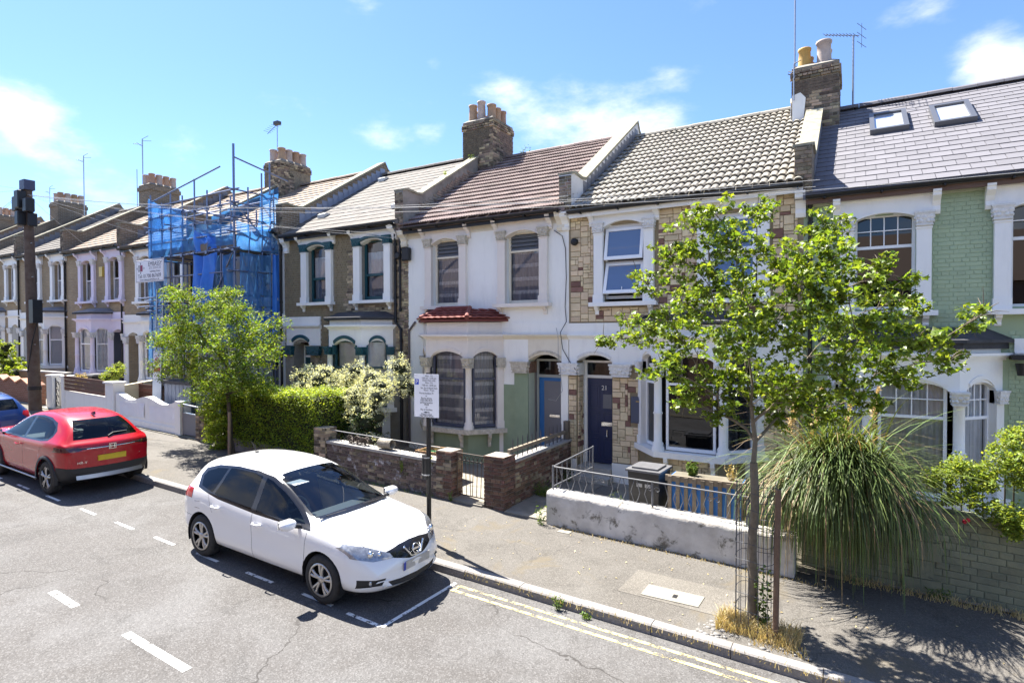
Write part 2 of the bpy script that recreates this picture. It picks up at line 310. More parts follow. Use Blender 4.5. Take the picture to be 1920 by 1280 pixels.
# ------------------------------------------------------------------ ground
def roadmat(name, base, light, dark, crack=.5, scale=1.0, stain=None):
    m = bpy.data.materials.new(name); m.use_nodes = True; t = m.node_tree; b = t.nodes['Principled BSDF']; b.inputs['Roughness'].default_value = .85; b.inputs['Specular IOR Level'].default_value = .25
    geo = N(t, 'ShaderNodeNewGeometry'); P = geo.outputs['Position']
    def noise(sc, det=4, ro=.6, dis=0):
        n = N(t, 'ShaderNodeTexNoise'); n.inputs['Scale'].default_value = sc; n.inputs['Detail'].default_value = det; n.inputs['Roughness'].default_value = ro; n.inputs['Distortion'].default_value = dis
        t.links.new(P, n.inputs['Vector']); return n.outputs['Fac']
    def rng(v, a, c, lo=0, hi=1):
        r = N(t, 'ShaderNodeMapRange'); r.inputs[1].default_value = a; r.inputs[2].default_value = c; r.inputs[3].default_value = lo; r.inputs[4].default_value = hi; t.links.new(v, r.inputs[0]); return r.outputs[0]
    def mixc(f, a, c):
        x = N(t, 'ShaderNodeMix', data_type='RGBA'); t.links.new(f, x.inputs[0])
        for i, v in ((6, a), (7, c)):
            if isinstance(v, tuple): x.inputs[i].default_value = (*v, 1)
            else: t.links.new(v, x.inputs[i])
        return x.outputs[2]
    c = mixc(rng(noise(.55, 5, .6, .5), .42, .62), base, light)
    c = mixc(rng(noise(2.3, 7, .7), .5, .75, 0, .6), c, dark); c = mixc(rng(noise(.9, 3, .5, 1.5), .60, .64, 0, .35), c, tuple(x*.8 for x in dark))
    # stone chippings in the binder
    vo = N(t, 'ShaderNodeTexVoronoi'); vo.inputs['Scale'].default_value = 75*scale; t.links.new(P, vo.inputs['Vector'])
    sp = N(t, 'ShaderNodeSeparateColor'); t.links.new(vo.outputs['Color'], sp.inputs[0])
    c = mixc(rng(sp.outputs[0], .55, .95, 0, .38), c, tuple(min(1, x*2.0) for x in light))
    c = mixc(rng(sp.outputs[1], .6, .98, 0, .38), c, tuple(x*.45 for x in dark))
    if stain: c = mixc(rng(noise(1.1, 6, .65, .6), .56, .66, 0, .7), c, stain)
    if crack:
        wn_ = N(t, 'ShaderNodeTexNoise'); wn_.inputs['Scale'].default_value = 2.2; wn_.inputs['Detail'].default_value = 5; t.links.new(P, wn_.inputs['Vector'])
        va = N(t, 'ShaderNodeVectorMath', operation='MULTIPLY_ADD'); t.links.new(wn_.outputs['Color'], va.inputs[0]); va.inputs[1].default_value = (.55, .55, 0); t.links.new(P, va.inputs[2])
        vc = N(t, 'ShaderNodeTexVoronoi', feature='DISTANCE_TO_EDGE'); vc.inputs['Scale'].default_value = .42; t.links.new(va.outputs[0], vc.inputs['Vector'])
        k = N(t, 'ShaderNodeMath', operation='MULTIPLY'); t.links.new(rng(vc.outputs['Distance'], .0022, .0055, 1, 0), k.inputs[0]); t.links.new(rng(noise(.5, 2), .45, .55, 0, crack), k.inputs[1])
        c = mixc(k.outputs[0], c, (.045, .042, .04))
    t.links.new(c, b.inputs['Base Color'])
    bp = N(t, 'ShaderNodeBump'); bp.inputs['Strength'].default_value = .35; bp.inputs['Distance'].default_value = .005; t.links.new(vo.outputs['Distance'], bp.inputs['Height']); t.links.new(bp.outputs[0], b.inputs['Normal'])
    MATS[name] = m; return m
m_road = roadmat('worn_asphalt', (.083, .078, .075), (.112, .109, .108), (.06, .057, .055), .95)
m_pave = roadmat('pavement_asphalt', (.096, .088, .079), (.117, .109, .099), (.068, .063, .056), .5, 1.2, (.125, .104, .072))
m_patch = roadmat('patched_asphalt', (.125, .114, .10), (.145, .134, .118), (.09, .082, .072), 0, 1.3)
m_kerb = M('granite_kerb', (.27, .255, .245), .85, var=.14, noise=(30, .8), col2=(.15, .14, .135), bump=(50, .5), blotch=(1.4, .58, .7, (.20, .18, .155)))
m_conc = M('garden_concrete', (.27, .245, .205), .9, noise=(3, .9), col2=(.17, .155, .125), bump=(40, .4))
m_soil = M('garden_soil', (.11, .095, .07), .95, noise=(3, .9), col2=(.17, .155, .12), bump=(15, .6))
m_cover = M('pale_concrete_cover', (.235, .222, .19), .8, noise=(12, .6), col2=(.18, .17, .145))
def markmat(name, col, wear):
    m = bpy.data.materials.new(name); m.use_nodes = True; t = m.node_tree; b = t.nodes['Principled BSDF']; b.inputs['Roughness'].default_value = .7; b.inputs['Base Color'].default_value = (*col, 1)
    g = N(t, 'ShaderNodeNewGeometry'); n = N(t, 'ShaderNodeTexNoise'); n.inputs['Scale'].default_value = 9; n.inputs['Detail'].default_value = 9; n.inputs['Roughness'].default_value = .75
    t.links.new(g.outputs['Position'], n.inputs['Vector']); r = N(t, 'ShaderNodeMapRange'); r.inputs[1].default_value = wear; r.inputs[2].default_value = wear+.06; t.links.new(n.outputs['Fac'], r.inputs[0])
    t.links.new(r.outputs[0], b.inputs['Alpha']); MATS[name] = m; return m
m_mark = markmat('white_road_paint', (.72, .72, .70), .40)
m_yel = markmat('yellow_road_paint', (.55, .46, .20), .45)

def sheet(name, x0, x1, y0, y1, dz, mat, nx=2, ny=2, kind='structure', parent=None):
    mb = MB(); pts = []
    for j in range(ny):
        for i in range(nx):
            x = x0+(x1-x0)*i/(nx-1); y = y0+(y1-y0)*j/(ny-1); pts.append((x, y, gz(x)+dz))
    mb.grid(pts, nx, ny, 0, False)
    o = mb.build(name, mat, parent)
    if kind: o['kind'] = kind
    return o
KY = 6.78
mb = MB(); mb.grid([(-600, -400, gz(-160)-6), (500, -400, gz(160)-6), (-600, 700, gz(-160)-6), (500, 700, gz(160)-6)], 2, 2)
# distant ground sits under everything, to the horizon
g = MB(); g.add([(-2000, -2000, 50), (2000, -2000, -72), (2000, 2000, -72), (-2000, 2000, 50)], [(0, 1, 2, 3)]); g.v = [(x, y, gz(x)-.5) for x, y, z in g.v]
tag(g.build('ground', m_soil), kind='structure')
road = sheet('road', -120, 60, 0, KY, -RD, m_road)
pave = MB(); pts = []
pave.add([(-120, KY+.15, gz(-120)), (60, KY+.15, gz(60)), (60, 9.62, gz(60)), (-120, 9.62, gz(-120))], [(0, 1, 2, 3)])
pave = tag(pave.build('pavement', m_pave), kind='structure')
sheet('far_pavement', -120, 60, -2.6, 0, 0, m_pave)
tag(sheet('front_gardens', -80, 20, 9.62, 12.6, .02, m_conc), kind='structure')
# kerb stones
km = MB(); L_ = .915
km.add([(0, 0, -.3), (L_, 0, -.3), (L_, .15, -.3), (0, .15, -.3), (0, 0, -.018), (L_, 0, -.018), (L_, .15, 0), (0, .15, 0), (0, .018, 0), (L_, .018, 0)],
       [(0, 1, 5, 4), (4, 5, 9, 8), (8, 9, 6, 7), (1, 2, 6, 9, 5), (0, 4, 8, 7, 3), (2, 3, 7, 6)])
km = km.mesh('kerb_stone', m_kerb)
x = -46.0; ang = math.atan(.0306)
while x < 8:
    piece('kerb_stone', km, pave, (x, KY+rnd.uniform(-.006, .006), gz(x)+.006+rnd.uniform(-.005, .004)), rot=(0, ang, rnd.uniform(-.003, .003)), scale=(.992, 1, 1)); x += L_*1.0
# painted lines
def mark(name, x0, y0, x1, y1, w, mat, dz=-RD+.004):
    a = Vector((x0, y0)); b = Vector((x1, y1)); n = (b-a).normalized().orthogonal()*w/2
    q = [a+n, a-n, b-n, b+n]; mb = MB(); mb.add([(p.x, p.y, gz(p.x)+dz) for p in q], [(0, 1, 2, 3)]); return mb.build(name, mat, road)
for a, b in ((-9.18, -8.47), (-7.28, -6.0), (-12.1, -11.35), (-15, -14.3), (-17.8, -17.1), (-20.6, -19.9), (-4.6, -3.9), (-1.8, -1.1), (-23.5, -22.8)):
    mark('centre_dash', a, 3.43, b, 3.41, .10, m_mark)
xs = [-12.66, -11.33, -10.06, -8.88, -7.6, -6.4, -14.1, -15.5, -16.9, -18.3, -19.7, -21.1]
for a in xs: mark('bay_dash', a, 5.2, a+.6, 5.19, .055, m_mark)
mark('bay_dash', -5.5, 5.16, -4.93, 5.15, .06, m_mark); mark('bay_end_line', -4.9, 5.15, -4.86, 6.6, .055, m_mark)
mark('yellow_line', -4.72, 6.55, 8, 6.60, .055, m_yel); mark('yellow_line', -4.72, 6.40, 8, 6.44, .055, m_yel); mark('yellow_line_end', -4.75, 6.36, -4.75, 6.58, .05, m_yel, -RD+.008)
# trench patch with a pale access cover in the pavement
def quad(name, pts, dz, mat, parent, th=.0):
    mb = MB(); v = [(x, y, gz(x)+dz) for x, y in pts]
    mb.prism(pts, lambda a, b, d: Vector((a, b, gz(a)+d)), dz-th, dz, 0); return mb.build(name, mat, parent)
quad('trench_patch', [(-2.75, 7.42), (-1.32, 7.46), (-1.3, 8.28), (-2.72, 8.24)], .004, m_patch, pave, .003)
cov = quad('access_cover', [(-2.44, 7.48), (-1.70, 7.54), (-1.69, 7.88), (-2.44, 7.84)], .012, m_cover, pave, .01)
quad('lifting_slot', [(-2.06, 7.62), (-2.0, 7.62), (-2.0, 7.72), (-2.06, 7.72)], .0145, m_dark, pave, .002)
quad('trench_patch', [(-12.5, 7.3), (-9.6, 7.25), (-9.6, 8.1), (-12.5, 8.2)], .004, m_patch, pave, .003)
mb = MB(); mb.prism([(-4.42, 8.95), (-4.2, 8.97), (-4.19, 9.1), (-4.4, 9.09)], lambda a, b, d: Vector((a, b, gz(a)+d)), 0, .008); mb.build('stop_tap_cover', m_cover, pave)
# ------------------------------------------------------------------ house kit
D = 12.52; YE, YR, SL = 12.28, 17.05, .63; TH = math.atan(SL); BACK = 21.8
F0 = Fr((0, D), (1, D))            # the street face of the terrace: u = world x
CAMP = Vector((0, 0, 3.6))
def chbox(name, mat, ch=.12, dep=1.0):
    """unit block for bricks and stones: x, z in -.5..+.5, front at y=-1 with chamfered edges"""
    mb = MB(); a, b = .5, .5-ch
    mb.add([(-a, 0, -a), (a, 0, -a), (a, 0, a), (-a, 0, a), (-a, -.6, -a), (a, -.6, -a), (a, -.6, a), (-a, -.6, a), (-a+ch*.35, -1, -b), (a-ch*.35, -1, -b), (a-ch*.35, -1, b), (-a+ch*.35, -1, b)],
           [(4, 5, 9, 8), (5, 6, 10, 9), (6, 7, 11, 10), (7, 4, 8, 11), (8, 9, 10, 11), (0, 1, 5, 4), (1, 2, 6, 5), (2, 3, 7, 6), (3, 0, 4, 7)])
    return mb.mesh(name, mat)
BRK = {}
def bmesh_for(name, mat, ch=.12):
    k = (name, mat.name)
    if k not in BRK: BRK[k] = chbox(name, mat, ch)
    return BRK[k]
def overlap(r, h): return r[0] < h[1]-1e-4 and r[1] > h[0]+1e-4 and r[2] < h[3]-1e-4 and r[3] > h[2]+1e-4
def brick_field(parent, fr, u0, u1, z0, z1, mats, holes=(), d=.014, bw=.215, bh=.066, jt=.010, cap=300, base=0.0, slope=0.0, top=None, jitter=.004, header=True, name='brick'):
    """bricks one by one on a wall face (base = depth of the backing); rows follow the slope of the ground if asked"""
    mats = mats if isinstance(mats, list) else [mats]; lst = []
    r = 0; z = z0
    while z + bh*.7 < z1:
        h = min(bh, z1-z); w = bw if (r % 2 == 0 or not header) else bw*.5-jt*.5
        u = u0 - (0 if r % 2 == 0 else (bw+jt)*.25); k = 0
        while u < u1:
            ww = bw if (not header or r % 3 != 1) else bw*.5-jt*.5
            a, b = max(u, u0), min(u+ww, u1)
            if b-a > .025:
                zz = z + slope*((a+b)/2)
                rect = [a, b, zz, zz+h]; ok = top is None or zz+h <= top((a+b)/2)+.01
                for ho in holes:
                    if overlap(rect, ho):
                        if rect[0] < ho[0]-.03 and rect[1] <= ho[1]+.2: rect[1] = ho[0]
                        elif rect[1] > ho[1]+.03 and rect[0] >= ho[0]-.2: rect[0] = ho[1]
                        else: ok = False
                if ok and rect[1]-rect[0] > .03: lst.append(rect)
            u += ww + jt
        z += bh + jt; r += 1
    ang = atan2(fr.t.y, fr.t.x)
    lst.sort(key=lambda q: (fr.P((q[0]+q[1])/2, (q[2]+q[3])/2, 0)-CAMP).length)
    for q in lst[:cap]:
        c = fr.P((q[0]+q[1])/2, (q[2]+q[3])/2, base)
        piece(name, bmesh_for(name, rnd.choice(mats)), parent, c, rot=(rnd.uniform(-jitter, jitter)*2, slope and -math.atan(slope), ang), scale=(q[1]-q[0], d+rnd.uniform(-jitter, jitter), q[3]-q[2]))
    if len(lst) > cap:
        mb = MB()
        for q in lst[cap:]: fr.box(mb, q[0], q[1], q[2], q[3], base, base+d+rnd.uniform(-jitter, jitter))
        mb.build('brickwork', mats, parent, kind='stuff')
    return len(lst)
def stone_field(parent, fr, u0, u1, z0, z1, holes, seed, base=0.0, unit=.064):
    """random ashlar of cladding stones, each a part"""
    R = random.Random(seed); nu = max(1, round((u1-u0)/unit)); nv = max(1, round((z1-z0)/unit)); du = (u1-u0)/nu; dv = (z1-z0)/nv
    occ = [[False]*nu for _ in range(nv)]
    for j in range(nv):
        for i in range(nu):
            c = [u0+i*du+.02, u0+(i+1)*du-.02, z0+j*dv+.02, z0+(j+1)*dv-.02]
            if any(overlap(c, h) for h in holes): occ[j][i] = True
    sizes = [(4, 2), (3, 2), (5, 2), (4, 2), (3, 2), (3, 3), (4, 3), (5, 2), (2, 2), (3, 1), (2, 1)]; ang = atan2(fr.t.y, fr.t.x)
    for j in range(nv):
        for i in range(nu):
            if occ[j][i]: continue
            o = sizes[:]; R.shuffle(o); o += [(2, 2), (2, 1), (1, 2), (1, 1)]
            for w, h in o:
                if i+w <= nu and j+h <= nv and not any(occ[j+b][i+a] for a in range(w) for b in range(h)): break
            for a in range(w):
                for b in range(h): occ[j+b][i+a] = True
            g = .009; a0, a1 = u0+i*du+g/2, u0+(i+w)*du-g/2; b0, b1 = z0+j*dv+g/2, z0+(j+h)*dv-g/2
            mt = m_stoner if R.random() < .13 else m_stone
            piece('stone', bmesh_for('stone', mt, .06), parent, fr.P((a0+a1)/2, (b0+b1)/2, base), rot=(0, 0, ang), scale=(a1-a0, .03+R.uniform(-.006, .008), b1-b0))
def wall_cells(mb, fr, u0, u1, z0, z1, holes, d0, d1, mi=0):
    us = sorted({u0, u1, *[min(max(h[i], u0), u1) for h in holes for i in (0, 1)]}); zs = sorted({z0, z1, *[min(max(h[i], z0), z1) for h in holes for i in (2, 3)]})
    for a, b in zip(us, us[1:]):
        run = None
        for c, e in zip(zs, zs[1:]):
            solid = not any(overlap((a, b, c, e), h) for h in holes)
            if solid: run = [run[0], e] if run else [c, e]
            if run and (not solid or e == zs[-1]): fr.box(mb, a, b, run[0], run[1], d0, d1, mi); run = None
def arc(u0, u1, z, rise, n=10, rev=False):
    c = (u0+u1)/2; w = (u1-u0)/2; R = (w*w+rise*rise)/(2*rise); zc = z+rise-R; a = math.asin(w/R)
    p = [(c+R*sin(-a+2*a*i/n), zc+R*cos(-a+2*a*i/n)) for i in range(n+1)]
    return p[::-1] if rev else p
def head(mb, fr, u0, u1, zs, ztop, rise, d0, d1, mi=0):
    """wall over an opening, cut to a low arch springing at zs"""
    p = arc(u0, u1, zs, rise)
    for (a, b), (c, e) in zip(p, p[1:]): fr.prism(mb, [(a, b), (c, e), (c, ztop), (a, ztop)], d0, d1, mi)
def eyebrow(mb, fr, u0, u1, zs, rise, w, d0, d1, mi=0, ov=.0):
    p = arc(u0-ov, u1+ov, zs, rise); q = arc(u0-ov-.02, u1+ov+.02, zs+w, rise)
    for k in range(len(p)-1): fr.prism(mb, [p[k], p[k+1], q[k+1], q[k]], d0, d1, mi)
def capital_mesh(name, mat):
    mb = MB(); R = random.Random(3)
    mb.box(-.56, .56, -1.12, 0, .86, 1.0); mb.box(-.52, .52, -1.05, 0, .80, .86); mb.box(-.47, .47, -.95, 0, 0, .09)
    mb.add([(-.42, 0, .09), (.42, 0, .09), (.42, -.85, .09), (-.42, -.85, .09), (-.52, 0, .8), (.52, 0, .8), (.52, -1.02, .8), (-.52, -1.02, .8)], [(0, 1, 5, 4), (1, 2, 6, 5), (2, 3, 7, 6), (3, 0, 4, 7)])
    for x, z, r in ((-.34, .62, .15), (.34, .62, .15), (0, .55, .17), (-.2, .3, .13), (.2, .3, .13), (-.4, .3, .1), (.4, .3, .1), (0, .74, .09)): mb.ball((x, -.93, z), r, 6, 0, (1, .75, 1))
    for y, z, r in ((-.3, .6, .14), (-.7, .6, .14), (-.5, .3, .13)):
        for sx in (-.5, .5): mb.ball((sx, y, z), r, 6, 0, (.5, 1, 1))
    return mb.mesh(name, mat)
CAPM = {}
def capital(parent, fr, u0, u1, z0, z1, dep, mat, base=0.0):
    if mat.name not in CAPM: CAPM[mat.name] = capital_mesh('capital', mat)
    return piece('capital', CAPM[mat.name], parent, fr.P((u0+u1)/2, z0, base), rot=(0, 0, atan2(fr.t.y, fr.t.x)), scale=(u1-u0, dep, z1-z0))
def console(parent, fr, u0, u1, z0, z1, dep, mat, name='console'):
    mb = MB(); h = z1-z0
    pr = [(0, z0), (.25*dep, z0), (.36*dep, z0+.16*h), (.3*dep, z0+.34*h), (.5*dep, z0+.55*h), (.9*dep, z0+.74*h), (.92*dep, z0+.88*h), (dep, z0+.9*h), (dep, z1), (0, z1)]
    fr.side(mb, pr, u0, u1); return mb.build(name, mat, parent)
def arr(fr, parent, name, mat, boxes):
    for b in boxes:
        mb = MB(); fr.box(mb, *b); o = mb.build(name, mat, parent)
    return o
def curtain(parent, fr, u0, u1, z0, z1, d, mat, folds=9, amp=.018, name='curtain'):
    mb = MB(); n = folds*6+1; pts = []; ph = rnd.uniform(0, 6)
    for z in (z0, z1):
        for i in range(n):
            t = i/(n-1); pts.append(fr.P(u0+(u1-u0)*t, z, d+amp*sin(2*pi*folds*t+ph)+amp*.6*sin(2*pi*folds*.37*t)))
    mb.grid(pts, n, 2); return mb.build(name, mat, parent)
def pane(parent, fr, u0, u1, z0, z1, d, mat=None):
    mb = MB(); mb.add([fr.P(u0, z0, d), fr.P(u1, z0, d), fr.P(u1, z1, d), fr.P(u0, z1, d)], [(0, 1, 2, 3)]); return mb.build('pane', mat or m_glass, parent)
def lacemat():
    m = bpy.data.materials.new('lace_net'); m.use_nodes = True; t = m.node_tree; b = t.nodes['Principled BSDF']; b.inputs['Roughness'].default_value = .95; b.inputs['Specular IOR Level'].default_value = .1
    g = N(t, 'ShaderNodeNewGeometry'); s = N(t, 'ShaderNodeSeparateXYZ'); t.links.new(g.outputs['Position'], s.inputs[0])
    w = N(t, 'ShaderNodeMath', operation='MULTIPLY'); w.inputs[1].default_value = 3.0; t.links.new(s.outputs[2], w.inputs[0])
    f = N(t, 'ShaderNodeMath', operation='FRACT'); t.links.new(w.outputs[0], f.inputs[0])
    r = N(t, 'ShaderNodeMapRange'); r.inputs[1].default_value = .70; r.inputs[2].default_value = .76; t.links.new(f.outputs[0], r.inputs[0])
    n = N(t, 'ShaderNodeTexNoise'); n.inputs['Scale'].default_value = 26; n.inputs['Detail'].default_value = 3; t.links.new(g.outputs['Position'], n.inputs['Vector'])
    q = N(t, 'ShaderNodeMath', operation='MULTIPLY'); t.links.new(r.outputs[0], q.inputs[0]); t.links.new(n.outputs['Fac'], q.inputs[1])
    mx = N(t, 'ShaderNodeMix', data_type='RGBA'); t.links.new(q.outputs[0], mx.inputs[0]); mx.inputs[6].default_value = (.27, .275, .31, 1); mx.inputs[7].default_value = (.85, .85, .85, 1)
    t.links.new(mx.outputs[2], b.inputs['Base Color']); MATS['lace'] = m; return m
m_lace = lacemat()
m_net = M('pale_net_curtain', (.86, .88, .88), .95, noise=(3, .5), col2=(.45, .47, .5))
m_bluecurt = M('blue_grey_curtain', (.20, .24, .31), .95, noise=(4, .6), col2=(.12, .15, .2))
m_blind = M('cream_roller_blind', (.75, .73, .66), .9)
m_slatbl = M('white_slat_blind', (.75, .75, .75), .6)
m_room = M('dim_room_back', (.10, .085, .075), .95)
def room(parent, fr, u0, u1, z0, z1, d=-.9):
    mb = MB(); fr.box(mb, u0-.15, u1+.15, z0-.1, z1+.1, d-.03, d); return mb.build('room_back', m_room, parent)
def sash(H, fr, u0, u1, z0, z1, d, matf, zmid=None, bar=.05, top='plain', bottom='plain', curt=None, glass=None, glass2=None, label=None):
    """window with a top light and a bottom light; panes, louvres, bars and curtains are its parts"""
    zm = zmid if zmid else (z0+z1)/2
    mb = MB(); b = bar
    for q in ((u0, u0+b, z0, z1, d-.06, d), (u1-b, u1, z0, z1, d-.06, d), (u0+b, u1-b, z0, z0+b*1.4, d-.06, d), (u0+b, u1-b, z1-b, z1, d-.06, d), (u0+b, u1-b, zm-b*.5, zm+b*.5, d-.06, d+.004)): fr.box(mb, *q)
    if top == 'bars':
        for k in (1, 2, 3): x = u0+b+(u1-u0-2*b)*k/4; fr.box(mb, x-.009, x+.009, zm+b*.5, z1-b, d-.045, d-.01)
        zz = (zm+z1)/2; fr.box(mb, u0+b, u1-b, zz-.009, zz+.009, d-.046, d-.011)
    w = mb.build('window', matf, H)
    if label: w['label'] = label
    if top == 'louvre':
        for k in range(4):
            zz = zm+b*.5+(z1-b-zm-b*.5)*(k+.5)/4; lm = MB()
            a, c = .055, (z1-zm)/8*.9
            lm.add([fr.P(u0+b, zz-c, d+.0), fr.P(u1-b, zz-c, d+.0), fr.P(u1-b, zz+c, d-a), fr.P(u0+b, zz+c, d-a)], [(0, 1, 2, 3)]); lm.build('louvre', M('grey_louvre_glass', (.13, .145, .17), .12, spec=.7), w)
    elif top == 'bars':
        for k in range(4):
            for j in range(2):
                a = u0+b+(u1-u0-2*b)*k/4+.009; c = u0+b+(u1-u0-2*b)*(k+1)/4-.009; e = zm+b*.5+(z1-b-zm-b*.5)*j/2+.009; g = zm+b*.5+(z1-b-zm-b*.5)*(j+1)/2-.009
                pane(w, fr, a, c, e, g, d-.03+rnd.uniform(-.001, .001), glass)
    else: pane(w, fr, u0+b, u1-b, zm+b*.5, z1-b, d-.03, glass)
    pane(w, fr, u0+b, u1-b, z0+b*1.4, zm-b*.5, d-.035, glass2 or glass)
    if curt:
        for c in curt: curtain(w, fr, *c)
    return w
def surround(H, fr, u0, u1, zs, zc0, zc1, zt, wl, wr, mat, capm, sillm=None, eye=None, cons=.26, tiny=False, dep=.10, spr=None, rise=.12):
    """pilasters, capitals, arched frieze, consoles and sill of an upper window"""
    mb = MB()
    for a, b in ((u0-wl, u0), (u1, u1+wr)):
        fr.box(mb, a, b, zs, zc0, 0, dep); fr.box(mb, a-.015, b+.015, zs, zs+.18, .0, dep+.022); fr.box(mb, a-.01, b+.01, zc0-.05, zc0-.02, .0, dep+.016)
    fr.box(mb, u0-wl-.02, u0, zc1, zt, 0, dep-.02); fr.box(mb, u1, u1+wr+.02, zc1, zt, 0, dep-.02)
    s = spr if spr else zc1-.10
    head(mb, fr, u0, u1, s, zt, rise, -.16, dep-.024)
    fr.box(mb, u0-wl-.04, u1+wr+.04, zt-.05, zt, 0, dep+.035)
    eyebrow(mb, fr, u0, u1, s+.004, rise, .035, .0, dep+.0, 0, -.005) if not eye else None
    o = mb.build('window_surround', mat, H)
    if eye:
        e = MB(); eyebrow(e, fr, u0-.06, u1+.06, s+.03, rise, .075, .0, dep+.05); e.build('arch_moulding', eye, H)
    for a, b in ((u0-wl-.03, u0+.02), (u1-.02, u1+wr+.03)): capital(H, fr, a, b, zc0, zc1, dep+.05, capm)
    for a, b in ((u0-wl-.12, u0-wl+.0), (u1+wr, u1+wr+.12)): console(H, fr, a, b, zc1-.06, zt, cons, mat)
    sm = sillm or mat; sb = MB(); fr.box(sb, u0-wl-.09, u1+wr+.09, zs-.09, zs, 0, dep+.10); sb.build('sill', sm, H)
    for a in (u0-wl+.02, u1+wr-.12): console(H, fr, a, a+.09, zs-.28, zs-.09, dep+.05, sm, 'sill_bracket')
    return o
def tile_mesh(name, mat, w, L, prof, lift=.036):
    """one roof tile: prof = heights across; low end lifted so that it laps the course below"""
    mb = MB(); n = len(prof); th = .016
    low = [(w*i/(n-1), 0, p+lift) for i, p in enumerate(prof)]; hi = [(w*i/(n-1), L, p) for i, p in enumerate(prof)]; und = [(w*i/(n-1), 0, p+lift-th-.012) for i, p in enumerate(prof)]
    mb.add(low+hi+und, [(i, i+1, n+i+1, n+i) for i in range(n-1)] + [(2*n+i, 2*n+i+1, i+1, i) for i in range(n-1)]); return mb.mesh(name, mat)
ROLL = [.012, .026, .030, .012, .026, .030, .012, .026, .030, .012, .026, .030, .012]
ROLLB = [-.012, .018, .030, .034, .030, .018, -.014, .018, .030, .034, .030, .018, -.012]
FLAT = [0, 0, 0]
def roof_pt(x, s, ze): return Vector((x, YE+cos(TH)*s, ze+.09+sin(TH)*s))
def tiled_roof(H, xl, xr, ze, mat, prof, w, gauge, name, half=False, jit=.003, skip=(), under=None):
    """roof with every front tile a part; a plain slope at the back"""
    mb = MB(); zr = ze+.09+SL*(YR-YE)
    fn = lambda a, b, x: Vector((x, a, b))
    mb.prism([(YE, ze+.07), (YR, zr-.02), (BACK, ze+.06), (BACK, ze-.02), (YR, zr-.14), (YE, ze-.03)], fn, xl, xr)
    R = mb.build('roof', under or mat, H)
    L = (YR-YE)/cos(TH); rows = int(round(L/gauge)); g = L/rows; cols = int(round((xr-xl)/w)); cw = (xr-xl)/cols
    me = tile_mesh(name, mat, cw*(.985 if prof is not FLAT else .978), g+.05, prof, .052 if prof is not FLAT else .014)
    for r in range(rows):
        for c in range(-1 if half and r % 2 else 0, cols):
            x = xl+c*cw+(cw/2 if half and r % 2 else 0); sx = 1
            if x < xl: sx = .5; x = xl
            elif x+cw > xr+.01: sx = (xr-x)/cw
            s = r*g
            if any(overlap((x, x+cw*sx, s, s+g), k) for k in skip): continue
            p = roof_pt(x, s, ze)
            piece(name, me, R, p + Vector((0, 0, rnd.uniform(0, jit))), rot=(TH+rnd.uniform(-.006, .004), rnd.uniform(-.004, .004), 0), scale=(sx, 1, 1))
    ridge_tiles(R, xl, xr, zr, mat)
    return R
def ridge_tiles(R, xl, xr, zr, mat):
    m = MB(); n = 7; pts = [(x, -.15*cos(pi*j/(n-1)), .12*sin(pi*j/(n-1))-.03) for x in (0, .44) for j in range(n)]
    m.add(pts, [(j, j+1, n+j+1, n+j) for j in range(n-1)] + [tuple(range(n)), tuple(range(n, 2*n))[::-1]], 0, False); me = m.mesh('ridge_tile', mat)
    k = max(1, int(round((xr-xl)/.45))); w = (xr-xl)/k
    for i in range(k): piece('ridge_tile', me, R, (xl+i*w, YR, zr+.02+rnd.uniform(-.006, .006)), scale=(w/.44*.985, 1, 1))
def course_roof(H, xl, xr, ze, mat, gauge, w):
    """distant roof: stepped courses with butt joints as one mesh"""
    mb = MB(); zr = ze+.09+SL*(YR-YE); fn = lambda a, b, x: Vector((x, a, b))
    mb.prism([(YE, ze+.07), (YR, zr-.02), (BACK, ze+.06), (BACK, ze-.02), (YR, zr-.14), (YE, ze-.03)], fn, xl, xr); R = mb.build('roof', mat, H)
    t = MB(); L = (YR-YE)/cos(TH); rows = int(L/gauge); g = L/rows
    for r in range(rows):
        x = xl - (w/2 if r % 2 else 0)
        while x < xr:
            a, b = max(x, xl)+.006, min(x+w, xr)-.006
            if b-a > .03:
                p, q = roof_pt(0, r*g, ze), roof_pt(0, (r+1)*g+.03, ze); o = rnd.uniform(.03, .042)
                t.add([(a, p.y, p.z+o), (b, p.y, p.z+o), (b, q.y, q.z+.004), (a, q.y, q.z+.004), (a, p.y, p.z), (b, p.y, p.z)], [(0, 1, 2, 3), (4, 5, 1, 0)])
            x += w
    t.build('roof_tiles', mat, R, kind='stuff'); ridge_tiles(R, xl, xr, zr, mat); return R
